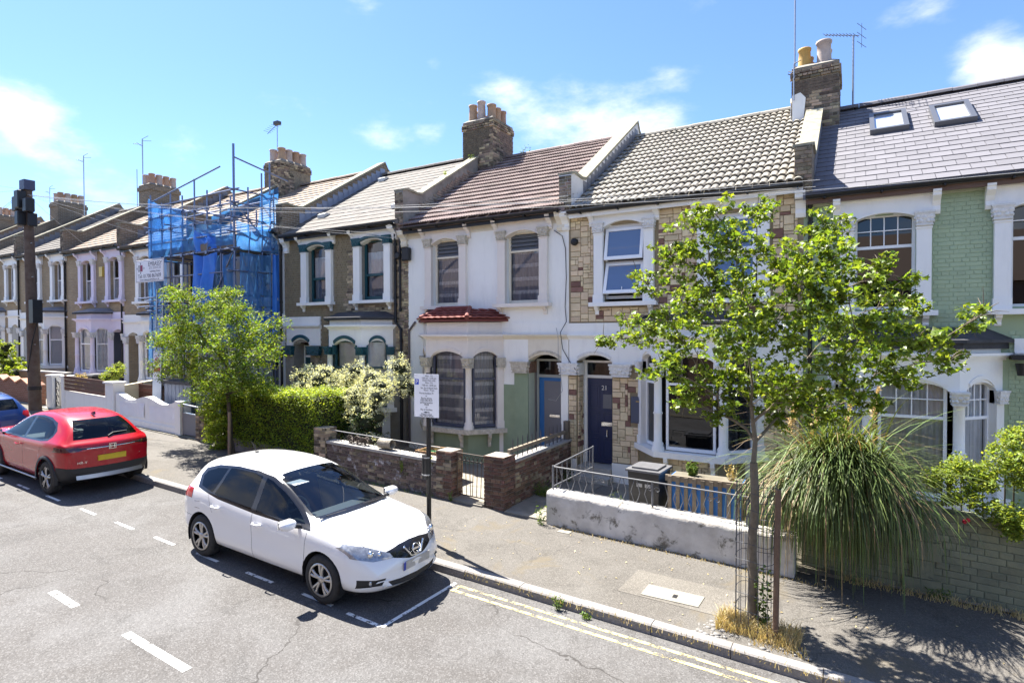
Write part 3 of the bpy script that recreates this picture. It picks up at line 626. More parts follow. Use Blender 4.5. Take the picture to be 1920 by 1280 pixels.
def parapet(H, x, ze, msides, mfront, top=1.08, stop=None, bricks=None, flash=None, th=.30, name='parapet', lead=True, peak=.12):
    """fire wall that climbs the roof above a party wall, with a coping"""
    zr = ze+.09+SL*(YR-YE); y1 = stop or YR; s0 = 13.12; k = (zr+.44-(ze+top+.02))/(YR-s0)
    line = [(YE+.04, ze+top-.02), (12.5, ze+top+.03), (12.9, ze+top-.01), (s0, ze+top+.02), (y1, ze+top+.02+k*(y1-s0))]
    if not stop: line += [(YR+.06, zr+.46), (YR+.22, zr+.22), (BACK, ze+.5)]
    body = line + [(line[-1][0], ze-.3), (D+.1, ze-.3), (D+.1, ze-.06), (YE+.04, ze-.06)]
    fn = lambda a, b, q: Vector((q, a, b)); mb = MB()
    n = len(line)
    for i in range(n-1): mb.prism([line[i], line[i+1], (line[i+1][0], min(ze-.06, line[i+1][1])), (line[i][0], ze-.06)], fn, x-th/2, x+th/2)
    P = mb.build(name, msides, H)
    c = MB()
    for i in range(n-1):
        a, b = line[i], line[i+1]; c.prism([(a[0], a[1]-.012), (b[0], b[1]-.012), (b[0], b[1]+.05), (a[0], a[1]+.05)], fn, x-th/2-.035, x+th/2+.035)
    c.build('coping', m_coping, P)
    f = Fr((x-th/2, YE+.04), (x+th/2, YE+.04)); brick_field(P, f, 0, th, ze-.04, ze+top-.05, mfront, d=.012, cap=40)
    if flash:
        g = MB(); y = 13.0; yend = y1-.1
        while y < yend:
            zz = ze+.09+SL*(y-YE); g.box(x+th/2, x+th/2+.012, y, y+.26, zz+.0, zz+.34, 0); y += .24
        g.build('flashing', flash, P)
    return P
def pot_mesh(name, mat, h, r, flare=1.0):
    mb = MB(); mb.lathe([(r*1.03, 0), (r*1.0, .07), (r*.95, h*.5), (r*.93*flare, h-.07), (r*1.06*flare, h-.055), (r*1.08*flare, h), (r*.88*flare, h), (r*.8, h-.25)], n=14); return mb.mesh(name, mat)
POTS = {}
def pot(parent, x, y, z, h=.55, r=.13, mat=None, flare=1.0):
    mat = mat or m_pot; k = (mat.name, round(h, 2), round(r, 2), flare)
    if k not in POTS: POTS[k] = pot_mesh('chimney_pot', mat, h, r, flare)
    return piece('chimney_pot', POTS[k], parent, (x, y, z))
def chimney(H, x0, x1, y0, y1, zb, zt, pots, bricks=True, mats=None, matbody=None, clad=0):
    mats = mats or [m_soot, m_soot, m_stock]; mb = MB(); mb.box(x0+.014, x1-.014, y0+.014, y1-.014, zb, zt)
    Cn = mb.build('chimney', matbody or m_mortard, H)
    t = MB(); t.box(x0-.035, x1+.035, y0-.035, y1+.035, zt-.30, zt-.10, 0) if not bricks else None
    if bricks:
        for f in (Fr((x0, y0), (x1, y0)), Fr((x1, y0), (x1, y1))):
            L = f.L
            brick_field(Cn, f, 0, L, zb, zt-.30, mats, base=-.014, d=.014, cap=160, jitter=.005)
            brick_field(Cn, f, -.03, L+.03, zt-.30, zt-.10, mats, base=-.014, d=.05, cap=60, jitter=.004)
            brick_field(Cn, f, 0, L, zt-.10, zt+.0, mats, base=-.014, d=.018, cap=30)
    else: t.build('oversailing_courses', matbody, Cn)
    fl = MB(); a = .02; fl.add([(x0, y0, zt), (x1, y0, zt), (x1, y1, zt), (x0, y1, zt), (x0+.14, y0+.14, zt+.1), (x1-.14, y0+.14, zt+.1), (x1-.14, y1-.14, zt+.1), (x0+.14, y1-.14, zt+.1)], [(0, 1, 5, 4), (1, 2, 6, 5), (2, 3, 7, 6), (3, 0, 4, 7), (4, 5, 6, 7)])
    fl.build('flaunching', m_cement, Cn)
    for p in pots: pot(Cn, p[0], p[1], zt+.03, *p[2:])
    return Cn
def gutter(H, xl, xr, ze, fascia=None, zdip=0.0):
    mb = MB(); mb.box(xl, xr, YE+.02, YE+.05, ze-.10, ze+.06); mb.build('fascia', fascia or m_black, H)
    g = MB(); n = 7; pr = [(YE-.055-.06*cos(pi*j/(n-1)), -.062*sin(pi*j/(n-1))) for j in range(n)]
    pts = [(x, y, z+ze+.055+(zdip if x == xr else 0)) for x in (xl, xr) for y, z in pr]; pts += [(x, YE-.055-.05*cos(pi*j/(n-1)), ze+.057+(zdip if x == xr else 0)-.05*sin(pi*j/(n-1))) for x in (xl, xr) for j in range(n)]
    g.add(pts, [(j+1, j, n+j, n+j+1) for j in range(n-1)]+[(2*n+j, 2*n+j+1, 3*n+j+1, 3*n+j) for j in range(n-1)], 0, True)
    g.add([pts[i] for i in (0, n, 3*n, 2*n)]+[pts[i] for i in (n-1, 2*n-1, 4*n-1, 3*n-1)], [(0, 1, 2, 3), (4, 5, 6, 7)]); 
    x = xl+.3
    while x < xr: g.box(x, x+.03, YE-.11, YE+.02, ze-.03, ze+.0); x += .9
    g.build('gutter', m_black, H)
def shell(H, xl, xr, z0, ze, holes, mat, mat2=None, back=True):
    """front wall with openings, plain side, back and base"""
    mb = MB(); wall_cells(mb, F0, xl, xr, z0-.6, ze-.04, holes, -.24, 0)
    w = mb.build('wall', mat, H)
    s = MB()
    for x in (xl+.001, xr-.151): s.box(x, x+.15, D+.24, BACK-.1, z0-.6, ze+.0)
    s.box(xl, xr, BACK-.1, BACK+.1, z0-.6, ze); s.box(xl, xr, D+.241, BACK-.1, z0-.6, z0+.1); s.box(xl+.16, xr-.16, D+.26, BACK-.12, ze-2.55, ze-2.4)
    s.box(xl, xr, D+.0, D+.25, ze-.04, ze+.04)
    s.build('shell', mat2 or m_cement, H); return w
def poly_slab(mb, pts, z0, z1, mi=0):
    mb.prism(pts, lambda a, b, d: Vector((a, b, d)), z0, z1, mi)
def offset_bay(c, e):
    """plan of a canted bay enlarged by e: c = (wall left x, front left x, front right x, wall right x, front y)"""
    a, b, f, g, y = c; return [(a-e*1.3, D+.02), (a-e*1.3, D), (b-e*.55, y-e), (f+e*.55, y-e), (g+e*1.3, D), (g+e*1.3, D+.02)]
def bay(H, c, z0, zsill, zcap0, zcap1, zspr, zcorn, ztop, wallm, capm, colm, sillm, frm, basem, style, rise=.14, curts=None, plinthm=None, eye=None, zmid=None, brkts=True, glass=None, colw=.17, front_mull=0):
    a, b, f, g, y = c; B = MB()
    poly_slab(B, offset_bay(c, -.10), z0-.4, zsill-.12); Bp = B.build('bay_base', basem, H)
    sb = MB(); poly_slab(sb, offset_bay(c, .10), zsill-.12, zsill); sb.build('bay_sill', sillm, H)
    faces = [Fr((a, D), (b, y)), Fr((b, y), (f, y)), Fr((f, y), (g, D))]
    W_ = MB()
    for k, fr in enumerate(faces):
        L = fr.L; p = colw*.9; u0, u1 = (p, L-p)
        head(W_, fr, u0, u1, zspr, zcorn, rise, -.13, 0); fr.box(W_, 0, u0, zcap1, zcorn, -.13, 0); fr.box(W_, u1, L, zcap1, zcorn, -.13, 0)
        eyebrow(W_, fr, u0+.06, u1-.06, zspr+.05, rise, .06, 0, .025) if not eye else None
        if eye:
            e = MB(); eyebrow(e, fr, u0+.08, u1-.08, zspr+.06, rise, .09, 0, .04); fr.box(e, u0, u0+.05, zcap0, zspr+.03, -.12, .02); fr.box(e, u1-.05, u1, zcap0, zspr+.03, -.12, .02); e.build('arch_moulding', eye, H)
        zm = zmid or zspr-.35
        if k == 1 and front_mull:
            pass
        w = sash(H, fr, u0, u1, zsill+.02, zspr+rise, -.10, frm, zm, .05, style, 'plain', [(u0+.05, u1-.05, zsill+.05, zspr+rise-.03, -.2, cm, fo) for cm, fo in (curts or [])], glass)
    W_.build('bay_wall', wallm, H)
    # columns at the two outer corners, half columns against the wall
    for k, (px, py) in enumerate(((b, y), (f, y))):
        cb = MB(); o = (px, py+.04, 0); r = colw*.5
        cb.lathe([(r*1.55, zsill), (r*1.55, zsill+.07), (r*1.3, zsill+.09), (r*1.35, zsill+.15), (r, zsill+.19), (r*.97, zsill+(zcap0-zsill)*.5-.03), (r*1.22, zsill+(zcap0-zsill)*.5), (r*.97, zsill+(zcap0-zsill)*.5+.03), (r*.93, zcap0-.03), (r*1.1, zcap0-.015), (r*.95, zcap0)], o, 14); cb.build('column', colm, H)
        if capm.name not in CAPM: CAPM[capm.name] = capital_mesh('capital', capm)
        piece('capital', CAPM[capm.name], H, (px, py+.12, zcap0), scale=(colw*1.35, colw*1.35, zcap1-zcap0))
    for fr, u in ((faces[0], 0), (faces[2], faces[2].L)):
        s = 1 if u == 0 else -1; u0, u1 = (0, .17) if u == 0 else (u-.17, u)
        arr(fr, H, 'pier', colm, [(u0, u1, zsill, zcap0, -.12, .03), (u0-.01, u1+.01, zsill, zsill+.18, -.12, .05)]); capital(H, fr, u0-.02, u1+.02, zcap0, zcap1, .10, capm, 0)
    cn = MB(); poly_slab(cn, offset_bay(c, .035), zcorn-.09, zcorn-.05); poly_slab(cn, offset_bay(c, .075), zcorn-.05, zcorn-.015); poly_slab(cn, offset_bay(c, .125), zcorn-.015, zcorn+.03); cn.build('cornice', colm if wallm is m_white else wallm, H)
    pp = MB(); poly_slab(pp, offset_bay(c, -.02), zcorn+.03, ztop); pp.build('bay_parapet', plinthm or wallm, H)
    if brkts:
        for fr, us in ((faces[1], (.15, faces[1].L-.22)), (faces[2], (faces[2].L*.55,))):
            for u in us: console(H, fr, u, u+.08, zsill-.46, zsill-.12, .11, sillm, 'sill_bracket')
    cb = MB(); poly_slab(cb, offset_bay(c, -.12), zcorn-.1, zcorn-.02); cb.build('bay_ceiling', wallm, H)
    return faces
def porch(H, u0, u1, z0, z1, dep, matl, matr=None, rise=.13, spr=None, fl=None):
    """lining of a recessed doorway, open to the street"""
    f = F0; mb = MB(); e = .03
    f.box(mb, u0-.04, u0+.006, z0-.05, z1+.2, -dep, -.004); mb2 = MB(); f.box(mb2, u1-.006, u1+.04, z0-.05, z1+.2, -dep, -.004)
    f.box(mb, u0, u1, z1+.14, z1+.2, -dep, -.25); mb.build('porch', matl, H); mb2.build('porch_side', matr or matl, H)
    fb = MB(); f.box(fb, u0, u1, z0-.4, z0, -dep-.05, .12); f.box(fb, u0-.03, u1+.03, z0-.4, z0-.15, .12, .42); return fb.build('doorstep', fl or m_conc, H)
def text_mesh(s, size, mat, parent, loc, rot, name='lettering', ext=.001, align='LEFT', sx=1.0, local=None):
    cu_ = bpy.data.curves.new(name, 'FONT'); cu_.body = s; cu_.size = size; cu_.extrude = ext; cu_.align_x = align
    o = bpy.data.objects.new(name, cu_); COL.objects.link(o); dg = bpy.context.evaluated_depsgraph_get()
    me = bpy.data.meshes.new_from_object(o.evaluated_get(dg)); bpy.data.objects.remove(o); me.name = name
    me.materials.clear(); me.materials.append(mat)
    t = bpy.data.objects.new(name, me); COL.objects.link(t); t.parent = parent
    t.location = Vector(loc) if local else Vector(loc)-wl_of(parent); t.rotation_euler = rot; t.scale = (sx, 1, 1); return t
# ------------------------------------------------------------------ the terrace
def roof_of_bay(H, c, z, h, mat, e=.10, name='bay_roof'):
    mb = MB(); lo = offset_bay(c, e); a, b, f, g, y = c
    vs = [(*p, z) for p in lo[1:5]] + [(*p, z+.05) for p in lo[1:5]] + [(a+.25, D, z+h), (b+.22, y+.42, z+h), (f-.22, y+.42, z+h), (g-.25, D, z+h)]
    mb.add(vs, [(0, 1, 5, 4), (1, 2, 6, 5), (2, 3, 7, 6), (4, 5, 9, 8), (5, 6, 10, 9), (6, 7, 11, 10), (8, 9, 10, 11), (3, 2, 1, 0)]); return mb.build(name, mat, H)
def cornice_run(H, u0, u1, z, mat, dep=.10, band=.25, name='cornice'):
    mb = MB(); F0.box(mb, u0, u1, z+.02, z+band, 0, .05); F0.side(mb, [(0, z-.10), (.03, z-.10), (.05, z-.06), (dep*.7, z-.04), (dep, z), (dep, z+.025), (0, z+.025)], u0, u1); return mb.build(name, mat, H)
def downpipe(H, pts, r=.04, name='downpipe'):
    mb = MB(); mb.tube(pts, r, 8)
    for p, q in zip(pts, pts[1:]):
        if abs(p[2]-q[2]) > 1.2:
            z = max(p[2], q[2])-.3
            while z > min(p[2], q[2]): mb.tube([(p[0], p[1], z), (p[0], p[1], z-.06)], r+.012, 8); z -= 1.7
    return mb.build(name, m_black, H)
def door(H, u0, u1, z0, z1, d, mat, panels, name='door', zt=None, lightglass=None, frame=None, fw_=.06):
    fr = MB(); zt = zt or z1+.35
    for q in ((u0, u0+fw_, z0, zt, d-.06, d+.03), (u1-fw_, u1, z0, zt, d-.06, d+.03), (u0+fw_, u1-fw_, z1, z1+.07, d-.06, d+.03), (u0+fw_, u1-fw_, zt-.05, zt, d-.06, d+.03)): F0.box(fr, *q)
    fo = fr.build('door_frame', frame or m_wpaint, H); pane(fo, F0, u0+fw_, u1-fw_, z1+.07, zt-.05, d-.01, m_glassd)
    mb = MB(); a, b = u0+fw_+.004, u1-fw_-.004; F0.box(mb, a, b, z0+.01, z1-.004, d-.045, d)
    w = b-a
    for (x0, x1, y0, y1) in panels:
        p0, p1 = a+w*x0, a+w*x1; q0, q1 = z0+(z1-z0)*y0, z0+(z1-z0)*y1
        for r in ((p0, p1, q0, q0+.018), (p0, p1, q1-.018, q1), (p0, p0+.018, q0+.018, q1-.018), (p1-.018, p1, q0+.018, q1-.018)): F0.box(mb, *r, d, d+.014)
        F0.box(mb, p0+.06, p1-.06, q0+.06, q1-.06, d, d+.009)
    return mb.build(name, mat, H), a, b
m_dblue = M('navy_door_paint', (.032, .042, .10), .35)
m_bluedoor = M('bright_blue_door_paint', (.02, .13, .36), .4)
m_slategrey = M('slate_grey_door', (.06, .065, .085), .4)
m_brass = M('brass', (.45, .33, .12), .35, metal=1)
m_steel = M('galvanised_steel', (.42, .43, .45), .4, metal=.9, noise=(8, .6), col2=(.28, .29, .31))
m_sil = M('chrome', (.75, .76, .78), .15, metal=1)
HOUSE = {}
# ---------------- number 23: green painted brick, slate roof
xl, xr, ze = -.84, 4.3, 6.12
H = HOUSE[23] = thing('green_house', 'pale green painted brick terraced house with a grey slate roof and two skylights', 'house', (xl, D, -.05))
holes = [(-.02, .95, 4.0, 5.72), (2.24, 3.2, 4.0, 5.72), (-.42, 2.16, .75, 3.05), (2.9, 3.75, .2, 2.85)]
wall = shell(H, xl, xr, -.05, ze, holes, m_greenm)
nob = holes + [(-.24, 1.19, 3.62, 6.2), (2.0, 3.44, 3.62, 6.2), (-.5, 2.24, -1, 3.66), (2.6, 4.1, -1, 3.4)]
brick_field(wall, F0, xl+.1, xr, .05, 6.04, m_green, nob, d=.008, jt=.008, cap=300, jitter=.002)
for u0 in (0.0, 2.24):
    surround(H, F0, u0, u0+.95, 3.96, 5.45, 5.70, 6.04, .22, .22, m_wpaint, m_carvew, spr=5.62, rise=.11)
    w = sash(H, F0, u0, u0+.95, 3.97, 5.74, -.10, m_upvc, 5.14, .055, 'bars', 'plain', None, m_glassd)
    curtain(w, F0, u0+.06, u0+.9, 4.55, 5.1, -.16, m_brown, 3, .004, 'brick_reflection_sheet'); room(w, F0, u0, u0+.95, 3.97, 5.7)  # brown sheet stands in for red brick mirrored in the pane
c = (-.42, .22, 1.5, 2.16, 11.82)
bay(H, c, -.05, .78, 2.38, 2.60, 2.62, 3.20, 3.40, m_wpaint, m_carvew, m_wpaint, m_wpaint, m_upvc, m_wpaint, 'bars', rise=.13, curts=[(m_net, 9)], zmid=2.14, glass=m_glass)
roof_of_bay(H, c, 3.40, .26, m_felt, .13)
t = MB(); poly_slab(t, offset_bay(c, .06), 3.30, 3.42); t.build('bay_gutter', m_felt, H)
cornice_run(H, 2.3, 4.2, 3.22, m_wpaint); porch(H, 2.9, 3.75, .25, 2.7, .35, m_wpaint)
door(H, 2.92, 3.73, .25, 2.3, -.33, m_slategrey, [(.1, .45, .1, .45), (.55, .9, .1, .45), (.1, .9, .55, .92)], zt=2.8)
hd = MB(); head(hd, F0, 2.9, 3.75, 2.7, 3.15, .13, -.24, .02); hd.build('arch', m_wpaint, H); capital(H, F0, 2.55, 2.9, 2.35, 2.6, .1, m_carvew); arr(F0, H, 'pier', m_wpaint, [(2.58, 2.88, .05, 2.35, 0, .05)])
R23 = tiled_roof(H, xl, xr, ze, m_slateg, FLAT, .34, .285, 'slate', True, .002, under=m_slateg)
gutter(H, xl+.05, xr, ze-.02, M('varnished_fascia', (.13, .075, .05), .5))
arr(F0, H, 'eaves_moulding', m_palegreen, [(xl+.12, xr, ze-.14, ze-.06, 0, .06)])
def skylight(x0, x1, s0, s1):
    w = MB(); y = lambda s: YE+cos(TH)*s
    def P3(a, s, n): p = roof_pt(a, s, ze); return Vector((p.x, p.y-sin(TH)*n, p.z+cos(TH)*n))
    for q in ((x0, x0+.09, s0, s1), (x1-.09, x1, s0, s1), (x0+.09, x1-.09, s0, s0+.09), (x0+.09, x1-.09, s1-.12, s1)):
        w.prism([(q[0], q[2]), (q[1], q[2]), (q[1], q[3]), (q[0], q[3])], P3, .0, .12)
    o = w.build('skylight', M('grey_skylight_frame', (.12, .125, .14), .4, metal=.5), R23)
    g = MB(); g.add([P3(x0+.09, s0+.09, .07), P3(x1-.09, s0+.09, .07), P3(x1-.09, s1-.12, .07), P3(x0+.09, s1-.12, .07)], [(0, 1, 2, 3)]); g.build('skylight_pane', M('blind_behind_glass', (.42, .45, .50), .05, spec=.8, coat=1), o)
skylight(.29, 1.0, 3.12, 4.5); skylight(1.42, 2.12, 2.98, 4.36)
# fire wall and stack between 21 and 23
P = parapet(H, xl, ze+.05, m_sootm, m_soot, .98, stop=15.9, flash=m_lead)
cm_ = MB()
chimney(H, xl-.52, xl+.52, 16.0, 17.2, 7.6, 10.12, [(xl-.25, 16.3, .52, .15, m_poty, .95), (xl+.18, 16.25, .58, .16, m_potw, 1.05), (xl+.2, 16.62, .5, .14, m_potw), (xl-.2, 16.65, .42, .13, m_pot), (xl+.2, 16.95, .4, .13, m_pot), (xl-.2, 16.95, .4, .13, m_pot)])
t = MB(); t.prism([(16.05, 8.75), (16.02, 9.3), (16.15, 9.45), (16.4, 9.35), (16.4, 8.9)], lambda a, b, q: Vector((q, a, b)), xl-.545, xl-.53)
t.prism([(xl-.5, 8.6), (xl-.26, 8.7), (xl-.2, 9.35), (xl-.32, 9.5), (xl-.5, 9.45)], lambda a, b, q: Vector((a, q, b)), 15.975, 15.985); t.build('render_patch', m_white, P)
# ---------------- number 21: stone cladding
xl, xr, ze = -5.84, -.84, 6.37
H = HOUSE[21] = thing('stone_clad_house', 'terraced house faced in buff and maroon cladding stones with a navy front door', 'house', (xl, D, .1))
holes = [(-4.95, -3.99, 4.3, 6.05), (-2.62, -1.68, 4.3, 6.05), (-4.12, -1.55, 1.1, 3.3), (-5.63, -4.75, .3, 3.05)]
wall = shell(H, xl, xr, .1, ze, holes, m_stonem)
up_h = [(-5.2, -3.72, 4.2, 6.5), (-2.87, -1.42, 4.2, 6.5), (-4.2, -1.4, 0, 3.95)]
stone_field(wall, F0, xl+.06, xr-.1, 3.84, 6.33, up_h, 11)
stone_field(wall, F0, -4.74, -4.13, .62, 2.56, [(-4.31, -3.9, 1.5, 2.2)], 5)
stone_field(wall, F0, -5.84, -5.64, .62, 2.56, [], 8); stone_field(wall, F0, -1.54, -.9, .5, 2.56, [], 9)
arr(F0, H, 'render_band', m_white, [(xl+.02, -5.632, 2.86, 3.52, 0, .035), (-4.748, -4.05, 2.86, 3.52, 0, .035), (-1.6, xr, 2.6, 3.52, 0, .03), (-4.748, -4.1, .1, .6, 0, .045), (-5.84, -5.635, .1, .6, 0, .045)])
hd = MB(); head(hd, F0, -5.632, -4.748, 2.92, 3.52, .15, -.3, .035); hd.build('arch', m_white, H); e = MB(); eyebrow(e, F0, -5.60, -4.78, 2.97, .14, .05, .035, .06); e.build('arch_moulding', m_carvew, H)
cornice_run(H, xl, -4.0, 3.52, m_white, .12, .29); cornice_run(H, -1.6, xr-.05, 3.52, m_white, .12, .29)
capital(H, F0, -4.77, -4.30, 2.58, 2.87, .14, m_carvew); capital(H, F0, -6.06, -5.58, 2.59, 2.87, .14, m_carvew)
sf = Fr((-5.624, D), (-5.624, D+.45)); pl = MB(); pl.box(-5.67, -5.626, D+.003, D+.45, .2, 2.95); pl.box(-4.754, -4.71, D+.003, D+.45, .2, 2.95); pl.box(-5.63, -4.75, D+.25, D+.5, 3.06, 3.12); pl.build('porch', m_stonem, H)
stone_field(wall, sf, .02, .3, .62, 2.56, [], 21); b = MB(); b.box(-5.62, -5.585, D+.02, D+.42, 2.58, 2.86); b.box(-5.622, -5.60, D+.31, D+.45, .3, 2.95); b.build('door_lining', m_white, H)
st = MB(); F0.box(st, -5.62, -4.76, -.3, .45, -.55, .10); F0.box(st, -5.68, -4.70, -.3, .30, .10, .42); st.build('doorstep', M('pale_step_stone', (.48, .45, .40), .85, noise=(6, .6)), H)
do, a, b = door(H, -5.60, -4.76, .46, 2.50, -.42, m_dblue, [(.08, .44, .05, .30), (.56, .92, .05, .30), (.08, .44, .34, .60), (.56, .92, .42, .60), (.08, .44, .64, .92), (.56, .92, .80, .92)], zt=2.92)
pn = MB(); F0.box(pn, a+.40, a+.62, 1.78, 2.12, -.42, -.402); pn.build('door_light', m_frost, do)
text_mesh('21', .15, m_wpaint, do, (a+.36, D+.42-.02, 2.22), (pi/2, 0, 0), 'door_number')
lp = MB(); F0.box(lp, a+.36, a+.66, 1.36, 1.45, -.42, -.405); lp.build('letter_plate', m_sil, do); kn = MB(); kn.tube([F0.P(a+.5, 1.27, -.40), F0.P(a+.5, 1.14, -.39)], .018, 8); kn.ball(F0.P(a+.5, 1.12, -.395), .03, 8); kn.build('knocker', m_sil, do)
mbx = MB(); F0.box(mbx, -4.29, -3.93, 1.56, 2.15, .0, .06, 0); F0.box(mbx, -4.255, -3.965, 1.60, 2.11, .06, .075, 0); mc_ = mbx.build('meter_cupboard', M('blue_grey_cupboard_paint', (.075, .085, .13), .5), H)
lp = MB(); F0.box(lp, -4.17, -4.05, 2.04, 2.06, .075, .079); F0.box(lp, -4.05, -3.98, 1.70, 1.76, .075, .085); lp.build('cupboard_latch', m_brass, mc_)
for k, u0 in enumerate((-4.95, -2.62)):
    surround(H, F0, u0, u0+.96, 4.28, 5.88, 6.10, 6.33, .22, .22, m_wpaint, m_carvew, spr=5.98, rise=.13, cons=.24)
    fr = MB(); z0, z1, zm = 4.36, 6.0, 5.19
    for q in ((u0, u0+.04, z0, z1), (u0+.92, u0+.96, z0, z1), (u0+.04, u0+.92, z0, z0+.07), (u0+.04, u0+.92, z1-.05, z1+.1), (u0+.04, u0+.92, zm-.03, zm+.03)): F0.box(fr, *q, -.17, -.10)
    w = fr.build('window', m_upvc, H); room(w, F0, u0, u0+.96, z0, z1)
    for (za, zb, an) in ((zm+.03, z1-.05, .20), (z0+.07, zm-.03, .30)):      # two top-hung lights, pushed open at the bottom
        def Q(a_, z_, n_, za=za, zb=zb, an=an):
            r_ = zb-z_; return F0.P(a_, zb-r_*cos(an)+n_*sin(an), -.09+r_*sin(an)+n_*cos(an))
        s_ = MB()
        for q in ((u0+.03, u0+.10, za, zb), (u0+.86, u0+.93, za, zb), (u0+.10, u0+.86, za, za+.075), (u0+.10, u0+.86, zb-.06, zb)):
            s_.prism([(q[0], q[2]), (q[1], q[2]), (q[1], q[3]), (q[0], q[3])], Q, 0, .05)
        so = s_.build('open_light', m_upvc, w); g = MB(); g.add([Q(u0+.10, za+.075, .03), Q(u0+.86, za+.075, .03), Q(u0+.86, zb-.06, .03), Q(u0+.10, zb-.06, .03)], [(0, 1, 2, 3)])
        g.build('pane', MATS.get('sky_reflection_glass') or M('sky_reflection_glass', (.10, .14, .24), .03, spec=1.0, coat=1), so)  # opaque pane coloured with the blue of the mirrored sky
        if za < 5: q = MB(); q.tube([Q(u0+.48, za+.08, .06), Q(u0+.48, za+.14, .07)], .008, 6); q.build('window_catch', m_upvc, so)
c = (-4.12, -3.5, -2.2, -1.55, 11.82)
bay(H, c, .1, 1.13, 2.70, 2.95, 2.98, 3.50, 3.74, m_wpaint, m_carvew, m_wpaint, m_wpaint, m_upvc, m_stonem, 'plain', rise=.15, zmid=2.52, glass=m_glassd)
roof_of_bay(H, c, 3.76, .26, m_felt, .13); room(H, F0, -4.0, -1.7, 1.1, 3.2, -.6)
stone_field(wall, Fr((-3.4, 11.925), (-2.3, 11.925)), 0, 1.1, .2, .98, [], 31)
tiled_roof(H, xl, xr, ze, m_tileb, ROLLB, .32, .345, 'roof_tile', under=m_tileb)
gutter(H, xl+.1, xr, ze-.02, m_wpaint)
arr(F0, H, 'eaves_board', m_wpaint, [(xl, xr, ze-.07, ze-.03, 0, .2)])
for a in (xl-.14, xl+.02): pass
console(H, F0, -5.98, -5.80, 6.02, 6.42, .26, m_white); console(H, F0, -.98, -.80, 5.80, 6.28, .26, m_wpaint)
downpipe(H, [(-.72, D-.20, 6.25), (-.72, D-.06, 6.0), (-.72, D-.06, .1)])
vt = MB(); vt.lathe([(.085, 0), (.085, .10), (.06, .12), (.0, .12)], F0.P(-5.66, 5.72, .02), 12, axis='y'); vt.build('flue_terminal', m_black, H)
P = parapet(H, xl, ze+.03, m_whiteparapet, m_soot, .92, flash=m_lead, th=.32)
# ---------------- number 19: white render, red-brown tiles
xl, xr, ze = -10.97, -5.84, 6.46
H = HOUSE[19] = thing('white_rendered_house', 'white rendered terraced house with a red tiled bay and a bright blue door', 'house', (xl, D, .26))
holes = [(-9.93, -9.0, 4.3, 6.1), (-7.57, -6.6, 4.3, 6.1), (-10.3, -7.68, 1.15, 3.2), (-6.94, -6.03, .4, 3.05)]
wall = shell(H, xl+.14, xr, .26, ze, holes, m_white)
for k, u0 in enumerate((-9.93, -7.57)):
    w_ = .93 if k == 0 else .97
    surround(H, F0, u0, u0+w_, 4.32, 5.93, 6.15, 6.42, .22, .22, m_pinkstone, m_carve, spr=5.98, rise=.15, cons=.24)
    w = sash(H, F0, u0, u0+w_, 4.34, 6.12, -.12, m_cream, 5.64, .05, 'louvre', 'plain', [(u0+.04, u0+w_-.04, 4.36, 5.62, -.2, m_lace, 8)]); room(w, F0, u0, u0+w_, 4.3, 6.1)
arr(F0, H, 'frieze', m_cream, [(xl+.16, xr, 6.22, 6.44, .0, .012)])  # cream band also stands for yellow light reflected under the gutter
c = (-10.3, -9.62, -8.3, -7.68, 11.82)
bay(H, c, .26, 1.17, 2.71, 2.96, 2.99, 3.52, 3.86, m_pinkstone, m_carve, m_pinkstone, m_carve, M('dark_blue_grey_frame', (.07, .075, .11), .5), m_greenrend, 'plain', rise=.13, curts=[(m_lace, 7)], zmid=2.42, plinthm=m_pinkstone)
# hipped roof of small red tiles on the bay
rb = roof_of_bay(H, c, 3.88, .30, m_bayred, .12, 'bay_roof'); lo = offset_bay(c, .15); tm = tile_mesh('bay_tile', m_bayred, .2, .17, [0, .012, .012, .004, 0])
inner = [(c[0]+.25, D), (c[1]+.22, c[4]+.42), (c[2]-.22, c[4]+.42), (c[3]-.25, D)]
for k in range(3):
    A, B_, C_, E_ = Vector((*lo[1+k], 3.94)), Vector((*lo[2+k], 3.94)), Vector((*inner[k+1], 4.20)), Vector((*inner[k], 4.20))
    t_ = (B_-A).normalized(); nrm = t_.cross((E_-A)).normalized(); nrm = nrm if nrm.z > 0 else -nrm; s_ = nrm.cross(t_); hh = (E_-A).dot(s_)
    rot = Matrix((t_, s_, nrm)).transposed().to_euler()
    for r in range(4):
        f0 = r/4; a = A.lerp(E_, f0); b = B_.lerp(C_, f0); n = max(1, int((b-a).length/.2))
        for i in range(n): piece('bay_tile', tm, rb, a.lerp(b, i/n)+nrm*.01, rot=rot, scale=((b-a).length/n/.2, 1.0, 1))
hp = MB()
for k in (1, 2): hp.tube([(*lo[1+k], 3.98), (*inner[k], 4.24)], .062, 8)
hp.tube([(*inner[0], 4.23), (*inner[1], 4.24)], .05, 8); hp.tube([(*inner[1], 4.24), (*inner[2], 4.24)], .05, 8); hp.build('hip_tile', m_bayred, rb)
cornice_run(H, -7.62, xr, 3.52, m_cream, .13, .0, 'cornice'); arr(F0, H, 'render_band', m_white, [(-7.4, xr, 3.55, 3.83, 0, .03), (-7.62, -6.945, 2.87, 3.42, 0, .03), (-6.025, xr, 2.87, 3.42, 0, .03)])
arr(F0, H, 'pier', m_greenrend, [(-7.33, -6.94, .2, 2.58, 0, .05)]); arr(F0, H, 'pier', m_white, [(-6.03, xr-.01, .2, 2.58, 0, .05)])
arr(F0, H, 'sage_dado', m_greenrend, [(-7.68, -7.335, .2, 2.28, 0, .012)])
capital(H, F0, -7.38, -6.92, 2.59, 2.87, .14, m_carve)
